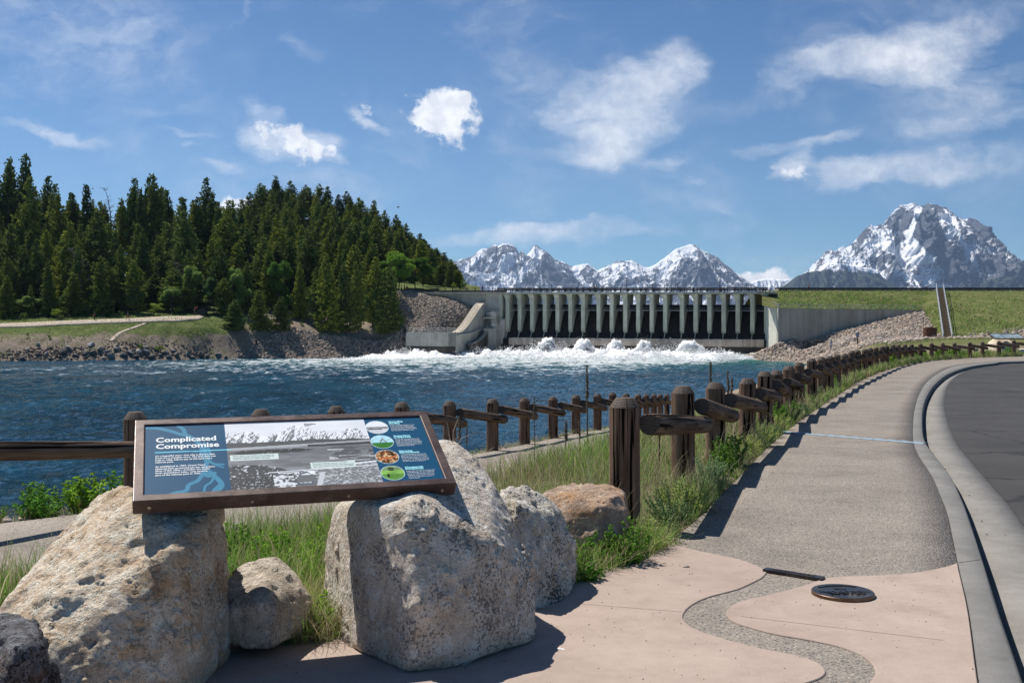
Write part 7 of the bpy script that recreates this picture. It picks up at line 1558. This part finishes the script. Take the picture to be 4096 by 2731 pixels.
# turf tufts on the embankment
k_ = 15000; i_ = rng.uniform(0, 1, k_)**.8; pxs = rng.uniform(777, 1040, k_); T_ = np.array([P(a, 290.8, 232) for a in pxs]); B_ = np.array([bot(a) for a in pxs]); pE = T_*(1-i_[:, None])+B_*i_[:, None]; blades('embankment_grass', pE-[0, 0, .1], rng.uniform(.3, .75, k_), rng.uniform(.06, .16, k_), gcol(k_, .35)*rng.uniform(.6, 1.3, (k_, 1)), .5, 'rough grass tufts covering the dam embankment')
# far bank grass tufts
q = sample_poly([P(px, 330, Y)[:2] for px, Y in [(-30,210),(60,213),(127,218),(190,226),(225,233),(205,240),(150,243),(60,240),(-30,236)]], 9000); z_ = fh(q); p = np.column_stack([q, z_]); kp = (poly_d(q, pb) > .01); blades('bank_grass', p, rng.uniform(.12, .5, len(p)), rng.uniform(.05, .14, len(p)), gcol(len(p), .4)*.9, .5, 'patchy grass on the far left bank')
# leafy weeds: template clumps, each clump a thing
def weed(seed, H_, sp, n_st, lf, col, m=None, flower=False):
    rs = np.random.default_rng(seed); mb = MB(); P0 = []; D_ = []; L = []; W = []; C_ = []
    for i in range(n_st):
        a = rs.uniform(0, 6.283); r = sp*math.sqrt(rs.random()); bx_, by_ = r*.35*math.cos(a), r*.35*math.sin(a); tx, ty = r*math.cos(a), r*math.sin(a); h = H_*rs.uniform(.6, 1.05)*(1-.35*(r/sp)**2)
        mb.tube([(bx_, by_, 0), ((bx_+tx)/2, (by_+ty)/2, h*.55), (tx, ty, h)], [.004, .003, .0015], 3, False); k = max(4, int(h/lf*1.6))
        for j in range(k):
            t = .15+.85*j/k; x_ = bx_+(tx-bx_)*t; y_ = by_+(ty-by_)*t
            for q_ in range(2):
                d2 = rs.normal(size=3); d2[2] = abs(d2[2])*.6+.15; d2 /= np.linalg.norm(d2); P0.append((x_, y_, h*t)); D_.append(d2); L.append(lf*rs.uniform(.6, 1.25)*(1.15-t*.4)); W.append(lf*rs.uniform(.18, .3)); C_.append(np.array(col)*rs.uniform(.7, 1.3))
    V, F, Cc = tufts(np.array(P0), np.array(D_), np.array(L), np.array(W), np.array(C_), rs); st_ = mb.mesh('stems', M['grass_stem'])
    return npmesh('leaves', V, F, M['leaves'], False, {'col': Cc}, fl=1), st_
M['grass_stem'] = plain('green_stem', (.12,.16,.05), .8)
WD = {'sage': [weed(50+i, .34, .30, 46, .03, (.34,.44,.21)) for i in range(3)], 'leafy': [weed(60+i, .5, .26, 26, .06, (.19,.35,.06)) for i in range(3)], 'broad': [weed(70+i, .28, .2, 12, .075, (.17,.37,.055)) for i in range(2)]}
def put_weed(kind, px, py, sc, label, zs=1., G_=True, xy=None):
    if xy: x, y = xy
    else: x, y = G(px, py)
    z = float(gh(np.array([[x, y]]))[0]); lv, st_ = WD[kind][random.randrange(len(WD[kind]))]; r_ = empty('weed' if kind != 'sage' else 'low_bush', (x, y, z-.01), random.uniform(0, 6), label, 'plant'); r_.scale = (sc, sc, sc*zs)
    link('stems', st_, r_); link('leaves', lv, r_); return r_
# along the sidewalk edge, from near to far
eb = resample(EDc, 700); d_cum = np.concatenate([[0], np.cumsum(np.hypot(*np.diff(eb, axis=0).T))])
s_ = .9; i = 0
while s_ < 16:
    x = np.interp(s_, d_cum, eb[:, 0]); y = np.interp(s_, d_cum, eb[:, 1]); off = random.uniform(.12, .40)*(1 if s_ > 2 else .8)
    put_weed('sage' if random.random() < .8 else 'leafy', 0, 0, random.uniform(.75, 1.15), f'{ORD[i]} low green bush along the sidewalk edge, counting away from the camera'.replace('leftmost', 'nearest'), xy=(x-off*.9, y+off*.45)); s_ += random.uniform(.42, .75)*(1+s_*.06); i += 1
s_ = 17; jw = 0
while s_ < d_cum[-1]*.86:
    x = np.interp(s_, d_cum, eb[:, 0]); y = np.interp(s_, d_cum, eb[:, 1])
    if y > 72: break
    put_weed(random.choice(['sage', 'leafy']), 0, 0, random.uniform(1.0, 1.9), f'{ORD[jw]} bushy weed at the foot of the far fence, counting from the nearest'.replace('leftmost', 'first'), xy=(x-random.uniform(.3, .9), y+random.uniform(.2, .8)))['group'] = 'bushy weeds under the distant fence'; s_ += random.uniform(.8, 1.6); jw += 1
for px, py, sc, kd, lb in [(640,548,.9,'sage','pale green bush right beside the base of the first fence post'),(625,562,.8,'leafy','slim leafy weed in front of the brown boulder'),(597,566,1.0,'broad','bright broad leaved weed at the foot of the brown boulder'),(585,580,.7,'broad','small broad leaved weed beside the grey boulder base'),(612,556,.8,'sage','low bush against the brown boulder'),(655,540,.8,'sage','low bush beyond the first post at the paving corner'),(575,575,.6,'leafy','small green weed tucked behind the grey boulder'),
                          (308,622,.62,'broad','clover like weed between the small boulder and the pale sign boulder'),(320,630,.55,'leafy','thin green weed against the left foot of the pale sign boulder'),(52,668,.8,'broad','leafy weed growing between the dark rock and the largest boulder'),(62,690,.8,'leafy','weed at the bottom edge beside the dark corner rock'),(4,612,.5,'leafy','small weed behind the dark corner rock')]:
    put_weed(kd, px, py, sc, lb)
for i, (x, y, sc) in enumerate([(-5.75, 11.0, .8), (-5.35, 11.35, 1.15), (-5.05, 11.75, 1.3), (-4.75, 12.1, 1.2), (-4.45, 12.45, 1.0), (-4.1, 12.9, .8), (-6.1, 11.0, 1.0), (-5.6, 11.8, 1.2), (-3.85, 13.4, .9)]):
    put_weed('leafy', 0, 0, sc, f'{ORD[i]} leafy green weed on the river side of the path left of the sign', .82, xy=(x, y))['group'] = 'leafy weeds between the path and the river'
for i, (x, y, sc) in enumerate([(-1.75, 7.3, .9), (-2.1, 7.9, .9), (-1.5, 7.9, .8), (-2.3, 7.2, .8), (-1.35, 7.0, .7), (-1.9, 6.7, .6), (-2.45, 8.5, .8)]):
    put_weed('leafy', 0, 0, sc, f'{ORD[i]} leafy weed in the grass seen under the middle of the sign', xy=(x, y))['group'] = 'leafy weeds under the sign'
# extra bright grass in the gap under the sign and at the boulder bases
gap = [(-2.35, 6.0), (-1.2, 6.1), (-.9, 8.5), (-1.8, 9.6), (-2.9, 8.6)]
p = patch(5200, None, gap); n_ = len(p); blades('gap_grass', p, rng.uniform(.10, .42, n_), rng.uniform(.003, .007, n_), gcol(n_, .3), .4, 'green and dry grass in the gap between the sign boulders')
p = patch(2600, None, [(-1.25, 5.3), (-.95, 5.35), (-.85, 5.9), (-1.3, 6.1)]); n_ = len(p); blades('gap_grass', p, rng.uniform(.06, .36, n_), rng.uniform(.002, .005, n_), gcol(n_, .6), .5, 'dry and green grass tuft at the left foot of the pale sign boulder')
p = patch(2600, None, [(.35, 6.55), (.95, 7.3), (1.35, 8.0), (.7, 7.9), (.3, 7.1)]); n_ = len(p); blades('gap_grass', p, rng.uniform(.05, .3, n_), rng.uniform(.002, .006, n_), gcol(n_, .35), .5, 'grass at the foot of the brown boulder')
q = sample_poly(gap, 260); sz = rng.uniform(.008, .05, len(q)); stones('pebbles', np.column_stack([q, gh(q)+sz*.2]), sz, tint=1.2, label='pale stones in the grass between the sign boulders')
q = sample_poly([tuple(p_) for p_ in PATH_F[::2] if p_[1] > 6]+[(p_[0]-2.2, p_[1]+2.0) for p_ in PATH_F[::-2] if p_[1] > 6], 2600); sz = rng.uniform(.02, .11, len(q)); stones('bank_stones', np.column_stack([q, gh(q)+sz*.2]), sz, label='pale stones between the riverside path and the water')
# dead mullein stalks
M['stalk'] = plain('dry_brown_stalk', (.16,.115,.075), .9, 0, .3, 30)
def stalk(px, ty, by, Y, label, thick=1., kink=0.):
    x = (px-512)/1000*Y; zt = EYE+(341-ty)/1000*Y; zb = float(gh(np.array([[x, Y]]))[0]); h = zt-zb
    if h < .3: h = .5
    r_ = empty('dried_flower_stalk', (x, Y, zb), random.uniform(0, 6), label, 'dry stalk'); mb = MB(); mb.tube([(0, 0, -.05), (.01, 0, h*.4), (.02+kink, 0, h*.75), (.02+kink*.4, 0, h)], [.011*thick, .010*thick, .009*thick, .006*thick], 6); mb.build('stem', M['stalk'], r_)
    mb = MB(); rs = random.Random(int(px))
    for i in range(90):
        t = rs.random(); z_ = h*(.62+.37*t); a = rs.uniform(0, 6.28); rr = .020*thick*(1.15-t*.5); cx = .02+kink*(1 if t < .4 else 1-.6*t); mb.tube([(cx+rr*.5*math.cos(a), rr*.5*math.sin(a), z_), (cx+rr*1.2*math.cos(a), rr*1.2*math.sin(a), z_+.008)], [.010*thick, .006*thick], 4)
    mb.build('seed_head', M['stalk'], r_)
for a in [(587.5,364.5,438,20,'tallest dead brown seed stalk standing behind the lower fence grass',1.5,0),(709.5,361,430,16.5,'dead seed stalk rising behind the second and third near fence posts',1.2,0),(727,370,440,17,'twisted dead stalk between the third and fourth near fence posts',1.1,.04),(732,377,440,17.3,'shorter twisted dead stalk beside the other near the fourth post',1.1,-.04),
          (460,415,445,15,'dead seed stalk just right of the top corner of the sign',1.0,0),(534.8,396,445,19,'thin dead stalk beside the lower fence, left of the tallest stalk',.9,.05),(565,421,447,16,'short thick dead stalk in the tall grass by the riverside path',1.2,0),(580.5,420,445,16.5,'short dead stalk next to the tallest stalk',.9,0),(659,415,440,13,'dead stalk between the first two near fence posts',1.,0),(467,419,445,15,'slender pale dead stem behind the pale boulder',.6,.03),(771,415,440,17,'dead brown stalk beside the fifth near fence post',1.1,.03)]: stalk(*a)
def twigs():
    r_ = random.Random(4); c = np.array(P(452, 447, 6.0)); mb = MB()
    for e in [(458, 418, 6.05), (470, 424, 6.1), (447, 421, 6.0), (475, 432, 6.1), (464, 433, 6.0)]:
        t = np.array(P(*e)); mb.tube([tuple(c+[0, .1, -.05]), tuple((c+t)/2+[r_.uniform(-.02, .02), 0, .01]), tuple(t)], [.004, .003, .001], 4)
    o = mb.build('dry_twigs', plain('bleached_twig', (.45,.40,.32), .9)); tagt(o, 'bleached dry twigs sticking up at the right end of the sign', 'twigs')
twigs()

# ================================================================= AIR
def haze():
    mb = MB(); mb.box((-9500, -80, -6.6), (9500, 15600, 2350)); m = bpy.data.materials.new('haze'); m.use_nodes = True; nt = m.node_tree; nt.nodes.clear(); v_ = nt.nodes.new('ShaderNodeVolumePrincipled'); v_.inputs['Color'].default_value = (.50, .68, 1, 1); v_.inputs['Density'].default_value = HAZE; v_.inputs['Anisotropy'].default_value = .3
    o = nt.nodes.new('ShaderNodeOutputMaterial'); nt.links.new(v_.outputs[0], o.inputs['Volume']); ob = mb.build('haze', m); ob['kind'] = 'stuff'
HAZE = 3.1e-5
haze()
